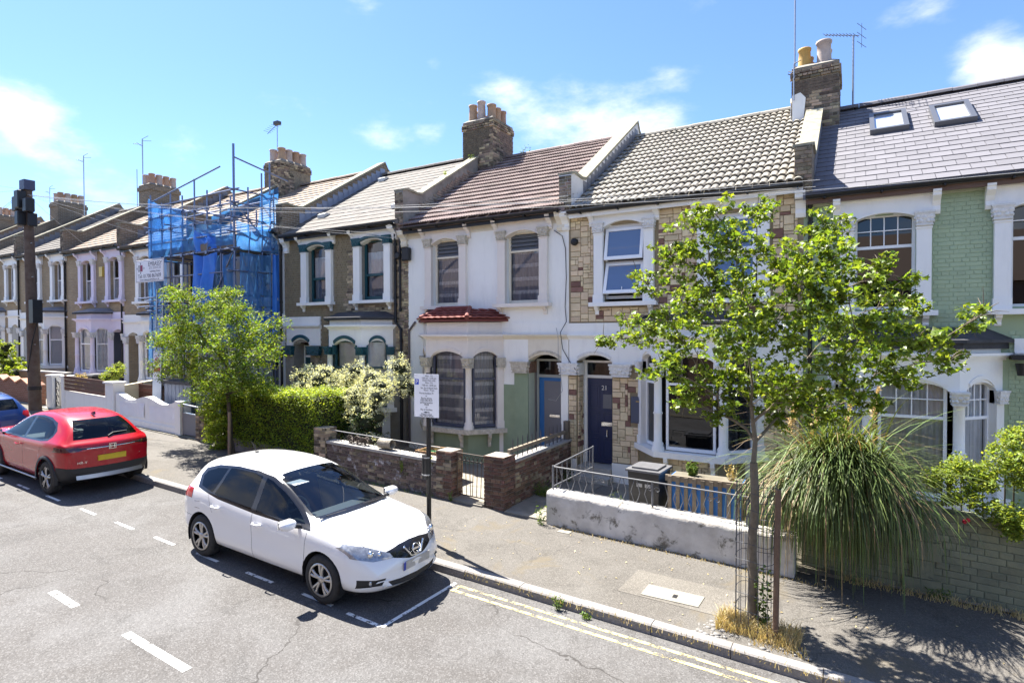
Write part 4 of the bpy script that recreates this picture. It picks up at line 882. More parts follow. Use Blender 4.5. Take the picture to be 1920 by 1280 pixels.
hd = MB(); head(hd, F0, -6.942, -6.028, 2.90, 3.42, .16, -.3, .03); hd.build('arch', m_cream, H); e = MB(); eyebrow(e, F0, -6.9, -6.06, 2.96, .15, .05, .03, .055); e.build('arch_moulding', m_carve, H)
porch(H, -6.94, -6.03, .55, 2.95, .42, m_palegreen, m_white)
t = MB(); t.box(-6.945, -6.90, D+.0, D+.4, 2.59, 2.87); t.build('capital_return', M('brown_stained_carving', (.25, .14, .09), .9, noise=(18, .8), col2=(.1, .06, .04), bump=(30, .6)), H)
t = MB(); t.box(-6.945, -6.905, D+.29, D+.42, .55, 2.95); t.build('door_lining', M('taupe_door_lining', (.17, .155, .15), .6), H)
do, a, b = door(H, -6.9, -6.04, .56, 2.47, -.38, m_bluedoor, [], zt=2.93, frame=M('grey_green_frame', (.34, .36, .33), .6), fw_=.055)
t = MB(); F0.box(t, a+.14, b-.10, .75, 2.38, -.38, -.37); t.build('door_light', m_frost, do); t = MB(); F0.box(t, a+.3, a+.58, 1.48, 1.54, -.37, -.355); F0.box(t, a+.3, a+.58, 1.0, 1.06, -.37, -.355); t.build('letter_plate', m_sil, do)
tiled_roof(H, xl, xr, ze, m_tiler, ROLL, .32, .345, 'roof_tile', under=m_tiler)
gutter(H, xl+.16, xr-.1, ze-.02)
for a in (-11.02, -6.12): console(H, F0, a, a+.2, 6.02, 6.45, .26, m_cream)
P = parapet(H, xl, ze+.05, m_cement, m_soot, 1.08, stop=16.05, flash=None)
chimney(H, xl-.53, xl+.70, 16.15, 17.45, 7.9, 10.72, [(xl-.28, 16.42, .60, .15, m_pot, .95), (xl+.08, 16.40, .66, .145, m_potw, .95), (xl-.2, 16.8, .5, .14), (xl+.42, 16.5, .52, .15, m_pot), (xl+.42, 16.84, .5, .14), (xl+.42, 17.18, .5, .14), (xl-.2, 17.15, .44, .13)])
t = MB(); f = Fr((xl+.15, 13.0), (xl+.15, 16.0))
P2 = brick_field(P, f, .0, 2.9, ze+.45, ze+2.4, [m_soot, m_mortard], d=.02, cap=60, top=lambda u: ze+.09+SL*(13.0+u-YE)+.30, holes=[])
gm_ = MB(); gm_.tube([(-10.78, D-.03, 3.7), (-10.78, D-.03, .5)], .03, 8); gm_.tube([(-10.55, D-.03, 3.9), (-10.78, D-.03, 3.65)], .03, 8); gm_.build('waste_pipe', M('rusty_pipe', (.12, .10, .10), .7), H)
# ---------------- number 17: stock brick, teal trim
xl, xr, ze = -16.1, -10.97, 6.68
H = HOUSE[17] = thing('brick_house', 'stock brick terraced house with white window surrounds and teal carved trim behind a hedge', 'house', (xl, D, .42))
holes = [(-14.95, -14.07, 4.55, 6.32), (-12.62, -11.66, 4.55, 6.32), (-13.95, -11.4, 1.4, 3.45), (-15.7, -14.9, .8, 3.3)]
wall = shell(H, xl, xr, .42, ze, holes, m_mortard)
nob = holes + [(-15.25, -13.77, 4.45, 6.8), (-12.92, -11.36, 4.45, 6.8), (-16.2, -14.39, 0, 4.12), (-14.05, -11.3, 0, 4.1)]
brick_field(wall, F0, xl, xr+.16, 2.6, 6.62, [m_stock, m_stock, m_stock, m_soot], nob, d=.012, cap=300)
for u0, w_ in ((-14.95, .88), (-12.62, .96)):
    surround(H, F0, u0, u0+w_, 4.56, 6.17, 6.40, 6.64, .26, .24, m_wpaint, m_tealcap, eye=m_teal, spr=6.22, rise=.12, cons=.25)
    w = sash(H, F0, u0, u0+w_, 4.58, 6.36, -.12, m_teal, 5.32, .075, 'plain', 'plain', [(u0+.09, u0+w_-.09, 5.36, 6.0, -.2, m_net, 6), (u0+.09, u0+w_-.09, 4.66, 5.3, -.22, m_bluecurt, 5), (u0+.09, u0+w_-.09, 6.0, 6.28, -.2, m_brown, 3)])
c = (-13.95, -13.3, -12.0, -11.4, 11.85)
bay(H, c, .42, 1.45, 2.97, 3.2, 3.22, 3.80, 3.98, m_wpaint, m_tealcap, m_wpaint, m_wpaint, m_teal, m_wpaint, 'plain', rise=.16, curts=[(m_net, 2)], eye=m_teal, zmid=2.6, brkts=False, plinthm=m_wpaint)
roof_of_bay(H, c, 4.0, .22, m_felt, .14); t = MB(); poly_slab(t, offset_bay(c, .12), 3.97, 4.05); t.build('bay_gutter', m_black, H)
arr(F0, H, 'render_band', m_wpaint, [(-16.4, -14.39, 3.85, 4.12, 0, .06), (-16.0, -15.702, 3.2, 3.8, 0, .04), (-14.898, -14.39, 3.2, 3.8, 0, .04)])
cornice_run(H, -16.4, -14.36, 3.82, m_wpaint, .14, .03); hd = MB(); head(hd, F0, -15.702, -14.898, 3.24, 3.8, .16, -.25, .04); hd.build('arch', m_wpaint, H); e = MB(); eyebrow(e, F0, -15.68, -14.92, 3.3, .15, .1, .04, .09); e.build('arch_moulding', m_teal, H)
capital(H, F0, -16.05, -15.66, 2.9, 3.18, .14, m_tealcap); capital(H, F0, -14.93, -14.36, 2.9, 3.18, .14, m_tealcap)
porch(H, -15.7, -14.9, .8, 3.2, .45, m_mortard, m_wpaint); door(H, -15.68, -14.92, .8, 2.8, -.42, m_teal, [(.1, .9, .1, .4), (.1, .9, .5, .9)], zt=3.2, frame=m_wpaint)
brick_field(wall, F0, -14.88, -14.4, 1.0, 2.88, [m_stock, m_soot], [], d=.014, cap=80)
tiled_roof(H, xl, xr, ze, m_slatep, FLAT, .33, .345, 'slate', True, .004, under=m_slatep)
R17 = H.children[-1]
for (x, s) in ((-15.35, 1.15), (-15.5, 4.7), (-12.0, 1.02)):
    v = MB(); p = roof_pt(x, s, ze); v.prism([(p.y-.02, p.z+.02), (p.y-.02, p.z+.14), (p.y+.1, p.z+.2), (p.y+.28, p.z+.2)], lambda a, b, q: Vector((q, a, b)), x, x+.3); v.build('roof_vent', M('pale_roof_vent', (.55, .55, .52), .6), H)
gutter(H, xl+.12, xr-.12, ze-.02); console(H, F0, -16.05, -15.85, 6.2, 6.66, .26, m_wpaint); console(H, F0, -11.35, -11.2, 6.25, 6.66, .26, m_wpaint)
downpipe(H, [(-11.25, D-.2, 6.75), (-11.25, D-.06, 6.45), (-11.25, D-.06, 3.9), (-11.05, D-.06, 3.7), (-11.05, D-.06, .5)]); downpipe(H, [(-11.08, D-.05, 6.3), (-11.08, D-.05, 4.2)], .03)
P = parapet(H, xl, ze+.05, m_sootm, m_soot, 1.05, flash=M('new_lead_flashing', (.23, .27, .36), .4))
# ---------------- the houses up the street
def far_house(name, label, key, xl, xr, ze, dz, wins, c, pd, wallm, surm, baym, capm, frm, roofm, gauge, tw, doorm, chim=None, par=None, base=None, lin=None, gl=True, stop=None, flash=None, gcurt=None, dep=.32, psid=None):
    z0 = gz((xl+xr)/2)+.02; H = HOUSE[key] = thing(name, label, 'house', (xl, D, z0))
    hs = [(u0, u1, 4.3+dz, 6.08+dz) for u0, u1 in wins]
    if c: hs += [(c[0], c[3], 1.2+dz, 3.2+dz), (pd[0], pd[1], .6+dz, 3.05+dz)]
    w = shell(H, xl, xr, z0, ze, hs, wallm)
    for u0, u1 in wins:
        surround(H, F0, u0, u1, 4.32+dz, 5.93+dz, 6.15+dz, ze-.06, .25, .25, surm, capm, spr=6.0+dz, rise=.14, cons=.25)
        sash(H, F0, u0, u1, 4.34+dz, 6.12+dz, -.12, frm, 5.25+dz, .05, 'plain', 'plain', [(u0+.05, u0+.28, 4.4+dz, 5.2+dz, -.2, m_net, 3), (u1-.3, u1-.05, 4.4+dz, 5.9+dz, -.2, m_bluecurt, 3)])
    if c:
        bay(H, c, z0, 1.25+dz, 2.72+dz, 2.95+dz, 2.97+dz, 3.50+dz, 3.74+dz, baym, capm, baym, baym, frm, base or baym, 'plain', rise=.14, curts=gcurt or [(m_net, 3)], zmid=2.45+dz, brkts=False)
        roof_of_bay(H, c, 3.76+dz, .22, m_lead, .12); t = MB(); poly_slab(t, offset_bay(c, .12), 3.73+dz, 3.79+dz); t.build('bay_gutter', m_felt, H)
        a, b = sorted((pd[0]-.45, pd[1]+.45)); a = max(a, xl); b = min(b, xr)
        cornice_run(H, a, b, 3.50+dz, baym, .12, .30)
        arr(F0, H, 'render_band', baym, [(a, pd[0]-.002, 2.9+dz, 3.42+dz, 0, .03), (pd[1]+.002, b, 2.9+dz, 3.42+dz, 0, .03), (a, pd[0]-.002, z0, 2.6+dz, 0, .03), (pd[1]+.002, b, z0, 2.6+dz, 0, .03)])
        hd = MB(); head(hd, F0, pd[0]-.002, pd[1]+.002, 2.93+dz, 3.42+dz, .14, -.24, .03); hd.build('arch', baym, H)
        for q in ((max(a, pd[0]-.4), pd[0]+.03), (pd[1]-.03, min(b, pd[1]+.4))): capital(H, F0, q[0], q[1], 2.62+dz, 2.88+dz, .12, capm)
        porch(H, pd[0], pd[1], z0+.3, 2.95+dz, dep+.05, lin or baym, baym)
        do, p, q = door(H, pd[0]+.02, pd[1]-.02, z0+.3, 2.45+dz, -dep, doorm, [(.15, .42, .1, .45), (.58, .85, .1, .45)], zt=2.9+dz)
        for k in (.25, .58): t = MB(); F0.box(t, p+(q-p)*k, p+(q-p)*(k+.17), z0+1.2, z0+1.85, -dep, -dep+.01); t.build('door_light', m_frost, do)
    course_roof(H, xl, xr, ze, roofm, gauge, tw); gutter(H, xl+.1, xr-.1, ze-.02)
    parapet(H, xl, ze+.05, psid or m_sootm, m_soot, 1.05, stop=16.0 if chim else None, flash=m_lead if not chim else None)
    if chim: chimney(H, xl-.58, xl+.5, 15.95, 17.5, ze+1.4, ze+3.98, [(xl+sx, 16.2+.36*k, .55, .15, (m_potw, m_pot)[(k+j) % 2]) for j, sx in enumerate((-.3, .24)) for k in range(4)], bricks=chim == 2, matbody=m_sootm if chim != 2 else m_mortard)
    if pd is not None and c:
        u = xr-.12; downpipe(H, [(u, D-.2, ze+.05), (u, D-.06, ze-.25), (u, D-.06, z0)])
    return H
m_stockm = brickmat('stock_brickwork', (.37, .285, .175), (.44, .345, .22), (.28, .25, .21), spread=.35)
m_greyr = M('grey_white_render', (.62, .62, .62), .8, noise=(2, .4), col2=(.5, .5, .5))
far_house('scaffolded_house', 'pale rendered terraced house wrapped in scaffolding and blue netting', 15, -21.2, -16.1, 6.9, .44, [(-20.1, -19.2), (-17.6, -16.7)], (-20.5, -19.85, -18.5, -17.9, 11.85), (-17.25, -16.42), m_greyr, m_greyr, m_greyr, m_carvew, m_upvc, m_tilew, .34, .33, m_dark, chim=2)
H13 = far_house('brick_house', 'brick terraced house with white ground floor directly left of the scaffolding', 13, -26.3, -21.2, 7.08, .58, [(-25.0, -24.1), (-22.9, -22.0)], (-24.4, -23.75, -22.4, -21.8, 11.85), (-26.02, -25.2), m_stockm, m_wpaint, m_wpaint, m_carvew, m_upvc, m_tilew, .34, .33, m_wpaint, lin=m_stockm, dep=.42)
far_house('brick_house', 'brick terraced house with white bay tinted lilac for its shade and a white panelled front door', 11, -31.4, -26.3, 7.27, .72, [(-29.9, -28.95), (-27.45, -26.55)], (-29.7, -29.0, -27.65, -27.3, 11.85), (-27.25, -26.4), m_stockm, m_lilac, m_lilac, m_carvew, m_upvc, m_tilew, .34, .33, m_upvc, chim=1, lin=m_slategrey)
far_house('brick_house', 'brick terraced house with cream window surrounds behind the telegraph pole', 9, -36.5, -31.4, 7.44, .88, [(-35.2, -34.3), (-32.7, -31.8)], (-34.0, -33.3, -32.1, -31.6, 11.85), (-36.2, -35.4), m_stockm, m_wpaint, m_wpaint, m_carvew, m_upvc, m_slatep, .34, .33, m_dark, gcurt=[(m_slatbl, 14)])
far_house('brick_house', 'brick terraced house with cream bay at the left edge of the photo', 7, -41.6, -36.5, 7.6, 1.03, [(-40.6, -39.7), (-38.0, -37.1)], (-41.0, -40.4, -39.1, -38.5, 11.85), (-37.6, -36.8), m_stockm, m_wpaint, m_wpaint, m_carvew, m_upvc, m_slatep, .34, .33, m_dark, chim=1)
far_house('brick_house', 'distant brick terraced house whose tan roof and stack show left of the telegraph pole', 5, -46.7, -41.6, 7.76, 1.2, [(-44.6, -43.7), (-43.2, -42.3)], None, None, m_stockm, m_wpaint, m_wpaint, m_carvew, m_upvc, m_tilew, .34, .33, m_dark)
far_house('brick_house', 'farthest brick terraced house with sooty chimney stack at the left edge', 3, -51.8, -46.7, 7.92, 1.36, [(-50.8, -49.9), (-48.2, -47.3)], None, None, m_stockm, m_wpaint, m_wpaint, m_carvew, m_upvc, m_tilew, .34, .33, m_dark, chim=1)
ab = MB(); F0.box(ab, -28.25, -27.98, 6.08, 6.5, 0, .09); tag(ab.build('alarm_box', M('yellow_alarm_box', (.62, .45, .10), .4)), 'yellow burglar alarm box on the brick wall between two upstairs windows', 'alarm box')
# ------------------------------------------------------------------ front garden walls, gates, railings
m_slab = M('pale_coping_slab', (.36, .345, .33), .85, noise=(5, .7), col2=(.23, .22, .20), bump=(40, .3))
m_rust = M('rusty_black_iron', (.055, .045, .04), .7, noise=(12, .6), col2=(.10, .06, .04))
m_iron = M('dark_grey_iron', (.06, .062, .07), .5)
m_silv = M('silver_painted_rail', (.17, .175, .19), .5, noise=(12, .6), col2=(.09, .09, .095))
m_oldw = M('flaking_white_wall', (.72, .69, .64), .9, noise=(2.0, .95), col2=(.42, .39, .355), blotch=(3.2, .55, .63, (.17, .155, .125)), bump=(22, .6))
m_wood = M('weathered_wood', (.21, .17, .125), .85, var=.2, noise=(7, .8), col2=(.13, .11, .085), bump=(30, .4))
m_brownwood = M('red_brown_wood', (.12, .045, .028), .6, var=.25, noise=(6, .6), col2=(.07, .03, .02))
m_rough = M('rough_white_plaster', (.82, .82, .84), .9, noise=(3, .3), col2=(.66, .66, .70), bump=(18, 1.0))
m_sootred = M('sooty_purple_brick', (.15, .11, .095), .95, var=.35, hue=.02, noise=(8, .8), col2=(.05, .042, .042), bump=(60, .5), blotch=(5, .55, .64, (.33, .32, .33)))
def fx(f): return lambda x: f
def brick_pillar(name, label, x0, x1, y0, y1, zt, mats, cat='pillar', cap_=None, group=None):
    z0 = gz((x0+x1)/2); P = thing(name, label, cat, ((x0+x1)/2, (y0+y1)/2, z0), group)
    mb = MB(); mb.box(x0+.012, x1-.012, y0+.012, y1-.012, z0-.2, zt); mb.build('core', m_mortard, P)
    for f in (Fr((x0, y0), (x1, y0)), Fr((x1, y0), (x1, y1))): brick_field(P, f, 0, f.L, z0-.02, zt, mats, base=-.012, d=.014)
    if cap_:
        c = MB(); c.box(x0-.02, x1+.02, y0-.02, y1+.02, zt, zt+.05); c.build('capstone', cap_, P)
    return P
SLP = -.0306
def sl(u0): return SLP
# number 19: brick wall, coping, low scroll railing
x0, x1, y0 = -10.62, -7.36, 9.38
Wl = thing('garden_wall', 'low sooty brick garden wall with pale coping before the white house', 'wall', (-9, y0, gz(-9)))
mb = MB(); mb.prism([(x0, gz(x0)-.2), (x1, gz(x1)-.2), (x1, gz(x1)+.70), (x0, gz(x0)+.70)], lambda a, b, d: Vector((a, d, b)), y0+.012, y0+.24); mb.build('core', m_mortard, Wl)
brick_field(Wl, Fr((0, y0), (1, y0)), x0, x1, .0, .70, [m_sootred, m_sootred, m_soot], base=-.012, d=.014, slope=SLP, jitter=.005)
x = x0
while x < x1-.1:
    e = min(x+.62, x1); c = MB(); c.prism([(x+.004, gz(x)+.70), (e-.004, gz(e)+.70), (e-.004, gz(e)+.755), (x+.004, gz(x)+.755)], lambda a, b, d: Vector((a, d, b)), y0-.035, y0+.27); c.build('coping_slab', m_slab, Wl); x = e
R = thing('garden_railing', 'low black iron scroll railing on top of the sooty brick wall', 'railing', (-9, y0+.1, gz(-9)+.75))
mb = MB(); P_ = lambda x, h: Vector((x, y0+.13, gz(x)+.755+h)); mb.tube([P_(x0+.02, .23), P_(x1-.02, .23)], .013, 6); mb.build('rail', m_silv, R)
mb = MB(); x = x0+.15
while x < x1-.2:
    mb.tube([P_(x, 0), P_(x+.09, .12), P_(x, .23)], .006, 5); mb.tube([P_(x+.2, 0), P_(x+.11, .12), P_(x+.2, .23)], .006, 5); x += .26
mb.build('ironwork', m_rust, R, kind='stuff')
Pl = brick_pillar('brick_pillar', 'brick gate pillar at the right end of the wall with the scroll railing', -7.36, -6.97, 9.34, 9.72, 1.19, [m_redbrick, m_redbrick, m_soot])
Pl2 = brick_pillar('brick_pillar', 'square red brown brick gate pillar in front of the spiked side wall', -6.20, -5.74, 9.36, 9.80, 1.20, [m_redbrick])
brick_pillar('brick_pillar', 'leftmost brick pillar of the white house garden beside the hedge', -11.05, -10.66, 9.36, 9.72, 1.36, [m_stock, m_soot])
G = thing('garden_gate', 'thin black wrought iron garden gate between two brick pillars', 'gate', (-6.58, 9.5, gz(-6.58)))
mb = MB(); a, b, y = -6.94, -6.24, 9.5
for q in ([(a, y, .30), (a, y, 1.16)], [(b, y, .28), (b, y, 1.14)], [(a, y, 1.16), (b, y, 1.14)], [(a, y, 1.02), (b, y, 1.0)], [(a, y, .32), (b, y, .30)]): mb.tube(q, .013, 6)
mb.build('gate_frame', m_rust, G)
for k in range(6): mb = MB(); x = a+.1+.5*k/5; mb.tube([(x+(.03 if k < 3 else -.03), y, .31), (x, y, 1.02)], .008, 5); mb.build('gate_bar', m_rust, G)
for k in range(7): mb = MB(); x = a+.05+.60*k/6; mb.tube([(x+.045*cos(pi*q/6), y, 1.03+.09*sin(pi*q/6)) for q in range(7)], .007, 5); mb.build('scroll', m_rust, G)
# side wall with a spiked rail
Sw = thing('garden_wall', 'red brown brick side wall topped by a spiked timber rail', 'wall', (-5.76, 10.9, .2)); x = -5.74
mb = MB(); mb.box(x-.22, x-.012, 9.8, 12.42, -.1, 1.03); mb.build('core', m_mortard, Sw)
brick_field(Sw, Fr((x, 9.8), (x, 12.42)), 0, 2.6, .06, 1.03, [m_redbrick, m_redbrick, m_soot], base=-.012, d=.014)
mb = MB(); mb.box(x-.24, x+.02, 9.8, 12.42, 1.03, 1.07); mb.build('coping_slab', m_slab, Sw)
mb = MB(); mb.box(x-.13, x-.06, 9.7, 12.45, 1.22, 1.29); mb.build('timber_rail', m_wood, Sw); mb = MB(); mb.box(x-.15, x-.03, 12.3, 12.42, 1.05, 1.5); mb.build('timber_post', m_wood, Sw)
y = 9.86
while y < 12.4: mb = MB(); mb.tube([(x-.095, y, 1.07), (x-.095, y, 1.44)], .012, 6); mb.tube([(x-.095, y, 1.44), (x-.095, y, 1.5)], [.012, .002], 6); mb.build('spike', m_iron, Sw); y += .20
# number 21: low white wall with a wrought railing
x0, x1, y0 = -4.75, -.72, 9.22
Wl = thing('garden_wall', 'low flaking white rendered wall before the stone clad house', 'wall', (-2.5, y0+.15, gz(-2.5)))
mb = MB(); n = 60; pts = []
for j, (yy, h) in enumerate(((0, -.1), (-.012, .05), (0, .3), (-.01, .50), (.0, .56), (.03, .595), (.16, .60), (.29, .59), (.31, .55), (.31, -.1))):
    for i in range(n): xx = x0+(x1-x0)*i/(n-1); pts.append((xx, y0+yy+rnd.uniform(-.008, .008)*(j < 6), gz(xx)+h+rnd.uniform(-.008, .008)*(2 < j < 8)))
mb.grid(pts, n, 10); mb.add([pts[j*n] for j in range(10)], [tuple(range(10))]); mb.add([pts[j*n+n-1] for j in range(10)], [tuple(range(10))[::-1]]); mb.build('wall_body', m_oldw, Wl)
R = thing('garden_railing', 'silver painted iron railing with diamonds and scrolls on the low white wall', 'railing', (-2.5, y0+.16, gz(-2.5)+.6))
def P_(x, h, y=y0+.16): return Vector((x, y, gz(x)+.60+h))
H_ = .41
mb = MB(); mb.tube([P_(x0+.05, H_), P_(-1.36, H_+.02)], .014, 6); mb.tube([P_(x0+.05, .03), P_(-1.36, .04)], .010, 6); mb.build('rail', m_silv, R)
mb = MB(); mb.tube([P_(x0+.05, H_), Vector((x0+.07, 11.2, 1.2))], .014, 6); mb.tube([P_(x0+.05, .05), Vector((x0+.07, 11.2, .78))], .012, 6); mb.build('return_rail', m_silv, R)
for x, y in ((x0+.05, None), (-2.86, None), (-1.38, None)): mb = MB(); mb.tube([P_(x, -.05), P_(x, H_+.02)], .020, 6); mb.build('rail_post', m_silv, R)
for k in range(8): mb = MB(); yy = y0+.3+k*.22; f = (yy-y0-.16)/(11.2-y0-.16); z0_ = gz(x0)+.65+(.78-gz(x0)-.65)*f; mb.tube([(x0+.06, yy, z0_), (x0+.06, yy, z0_+.37)], .008, 5); mb.build('upright', m_silv, R)
mb = MB(); mb.tube([(x0+.07, 11.2, .2), (x0+.07, 11.2, 1.22)], .02, 6); mb.build('rail_post', m_silv, R)
x = x0+.18
k = 0
while x < -1.45:
    mb = MB()
    if k % 4 == 3:
        for c, r_ in ((x, .055), (x+.11, -.055)):
            mb.tube([P_(c+r_*cos(t*.6)*(1-t*.06), .30+abs(r_)*sin(t*.6)*(1-t*.06)) for t in range(11)], .007, 5)
        mb.build('scroll', m_silv, R)
    else:
        mb.tube([P_(x, .03), P_(x+.06, .2), P_(x, H_)], .007, 5); mb.tube([P_(x+.2, .03), P_(x+.14, .2), P_(x+.2, H_)], .007, 5); mb.build('diamond_bars', m_silv, R)
    x += .24; k += 1
# number 23: green painted block wall
x0, x1, y0 = -.66, 4.3, 9.72
Wl = thing('garden_wall', 'sage green painted brick garden wall with a quoined pier behind the tree', 'wall', (2, y0, gz(2)))
mb = MB(); mb.prism([(x0, gz(x0)-.2), (x1, gz(x1)-.2), (x1, gz(x1)+1.08), (x0, gz(x0)+1.16)], lambda a, b, d: Vector((a, d, b)), y0+.012, y0+.22); mb.build('core', M('green_wall_joint', (.15, .175, .125), .9, noise=(6, .8), col2=(.09, .10, .08)), Wl)
brick_field(Wl, Fr((0, y0), (1, y0)), x0, x1, .0, 1.12, [m_greenw], holes=[], base=-.012, d=.008, bw=.29, bh=.085, slope=SLP, cap=300, jitter=.002)
z = gz(.9)-.05
for k in range(5): h = .26; w = .42 if k % 2 == 0 else .24; mb = MB(); mb.box(.84-w/2, .84+w/2, y0-.045, y0+.2, z+.004, z+h-.004); mb.build('quoin_block', m_greenw, Wl); z += h
for a, b in ((x0, .72), (.96, 1.45), (1.62, x1)): c = MB(); c.prism([(a, gz(a)+1.10), (b, gz(b)+1.10), (b, gz(b)+1.16), (a, gz(a)+1.16)], lambda p, q, d: Vector((p, d, q)), y0-.02, y0+.25); c.build('coping_slab', m_greenw, Wl)
# number 17 and up the street
Wl = thing('garden_wall', 'low rendered wall under the clipped hedge', 'wall', (-13, 9.5, .4)); mb = MB(); mb.prism([(-15.2, .3), (-11.05, .2), (-11.05, .66), (-15.2, .80)], lambda a, b, d: Vector((a, d, b)), 9.5, 9.7); mb.build('wall_body', m_cement, Wl)
brick_pillar('brick_pillar', 'mossy brick gate pillar between the grey gate and the hedge', -16.42, -16.02, 9.66, 10.06, 1.40, [m_stock, m_soot])
G = thing('garden_gate', 'grey metal sheet gate with an open top rail beside the wavy white wall', 'gate', (-16.9, 9.8, gz(-16.9)))
mb = MB(); a, b, y, z = -17.32, -16.46, 9.8, .55
for q in ([(a, y, z), (a, y, z+.95)], [(b, y, z), (b, y, z+.9)], [(a, y, z+.93), (b, y, z+.88)], [(a, y, z+.68), (b, y, z+.64)]): mb.tube(q, .025, 6)
mb.build('gate_frame', m_steel, G); mb = MB(); mb.box(a, b, y-.012, y+.012, z+.03, z+.66); mb.build('sheet_panel', M('grey_gate_sheet', (.20, .205, .22), .6, noise=(5, .4), col2=(.15, .15, .17)), G)
Wl = thing('garden_wall', 'white wall with a wavy top and rough plaster panels', 'wall', (-19.3, 9.8, gz(-19.3)))
top = lambda x: 1.50+.0*x + .085*cos((x+19.35)*2*pi/1.95) + (-.02)*(x+19.3)
mb = MB(); n = 48
for i in range(n):
    a = -21.25+3.9*i/n; b = -21.25+3.9*(i+1)/n; mb.prism([(a, gz(a)-.2), (b, gz(b)-.2), (b, top(b)), (a, top(a))], lambda p, q, d: Vector((p, d, q)), 9.8, 10.02)
mb.build('wall_body', m_white, Wl)
for a, b in ((-20.95, -19.45), (-19.15, -17.65)):
    mb = MB(); nn = 14; mb.grid([(a+(b-a)*i/(nn-1), 9.79+rnd.uniform(-.02, .01), gz(a)+.28+(.45 if j == 4 else .45*j/4)) for j in range(5) for i in range(nn)], nn, 5); mb.build('plaster_panel', m_rough, Wl)
mb = MB(); mb.prism([(-21.3, gz(-21.3)-.1), (-17.35, gz(-17.35)-.1), (-17.35, gz(-17.35)+.2), (-21.3, gz(-21.3)+.2)], lambda p, q, d: Vector((p, d, q)), 9.76, 9.8); mb.build('plinth', m_white, Wl)
mb = MB(); mb.box(-17.6, -17.32, 9.72, 10.06, .4, 1.56); mb.build('end_pier', m_white, Wl)
Wl = thing('garden_wall', 'white wall with a slatted brown timber panel above it', 'wall', (-23.4, 9.8, gz(-23.4)))
mb = MB(); mb.prism([(-25.0, gz(-25)-.2), (-21.75, gz(-21.75)-.2), (-21.75, gz(-21.75)+.78), (-25.0, gz(-25)+.78)], lambda p, q, d: Vector((p, d, q)), 9.8, 10.0); mb.build('wall_body', m_white, Wl)
mb = MB(); mb.box(-21.85, -21.3, 9.75, 10.1, .4, 1.92); mb.box(-21.9, -21.25, 9.7, 10.15, 1.92, 1.98); mb.build('end_pier', m_white, Wl)
for k in range(4): mb = MB(); z = gz(-23.4)+.80+k*.135; mb.prism([(-24.85, z+.04), (-21.9, z-.04), (-21.9, z+.08), (-24.85, z+.16)], lambda p, q, d: Vector((p, d, q)), 9.76, 9.785); mb.build('slat', m_brownwood, Wl)
F_ = thing('timber_screen', 'dark brown timber screen behind the wavy white wall', 'screen', (-20.3, 10.5, .6))
for k in range(4): mb = MB(); z = 1.36+k*.13; mb.box(-21.2, -19.4, 10.5, 10.53, z, z+.12); mb.build('slat', m_brownwood, F_)
mb = MB(); mb.box(-21.22, -21.12, 10.53, 10.6, .5, 1.9); mb.box(-19.5, -19.4, 10.53, 10.6, .5, 1.9); mb.build('frame', m_brownwood, F_)
Wl = thing('garden_wall', 'cream side wall between two gardens behind the white wavy wall', 'wall', (-21.4, 11.2, .7)); mb = MB(); mb.prism([(10.1, .5), (12.4, .5), (12.4, 2.1), (10.1, 1.85)], lambda p, q, d: Vector((d, p, q)), -21.5, -21.3); mb.build('wall_body', M('cream_wall_paint', (.58, .52, .36), .8), Wl)
for x, lb in ((-26.05, 'white rendered gate pillar left of the black scrollwork gate'), (-25.0, 'white rendered gate pillar right of the black scrollwork gate')):
    P = thing('gate_pillar', lb, 'pillar', (x, 9.9, gz(x))); w = .24 if x < -25.5 else .1; mb = MB(); mb.box(x-w, x+w, 9.75, 10.1, gz(x)-.2, 2.0); mb.build('shaft', m_white, P); mb = MB(); mb.box(x-w-.03, x+w+.03, 9.72, 10.13, 2.0, 2.06); mb.build('capstone', m_white, P)
G = thing('garden_gate', 'black wrought iron gate with scrolls between two white pillars', 'gate', (-25.4, 9.85, .78)); a, b, y = -25.78, -25.12, 9.85
mb = MB()
for q in ([(a, y, .85), (a, y, 1.95)], [(b, y, .85), (b, y, 1.85)], [(a, y, 1.85), (b, y, 1.75)], [(a, y, .9), (b, y, .88)]): mb.tube(q, .018, 6)
mb.build('gate_frame', m_iron, G)
for k in range(3): mb = MB(); x = a+.34+.13*k; mb.tube([(x, y, .9), (x, y, 1.75)], .012, 5); mb.build('gate_bar', m_iron, G)
for k in range(4): mb = MB(); c = .98+.24*k; mb.tube([(a+.15+.09*cos(t*.7), y, c+.1*sin(t*.7)) for t in range(8)], .012, 5); mb.build('scroll', m_iron, G)
Wl = thing('garden_wall', 'red brown brick garden wall with zigzag terracotta coping at the left edge', 'wall', (-29.5, 9.8, gz(-29.5)))
zt = lambda x: .72+abs(((x+30.9)/1.15) % 1 - .5)*.36
m_zb = brickmat('red_garden_brickwork', (.21, .085, .05), (.27, .12, .08), (.24, .22, .20), spread=.3); mb = MB(); n = 60
for i in range(n):
    a = -33+5.9*i/n; b = -33+5.9*(i+1)/n; mb.prism([(a, gz(a)-.2), (b, gz(b)-.2), (b, gz(b)+zt(b)), (a, gz(a)+zt(a))], lambda p, q, d: Vector((p, d, q)), 9.8, 10.03)
mb.build('wall_body', m_zb, Wl); m_terr = M('terracotta_coping', (.42, .20, .12), .8, noise=(8, .5))
x = -30.9-1.15
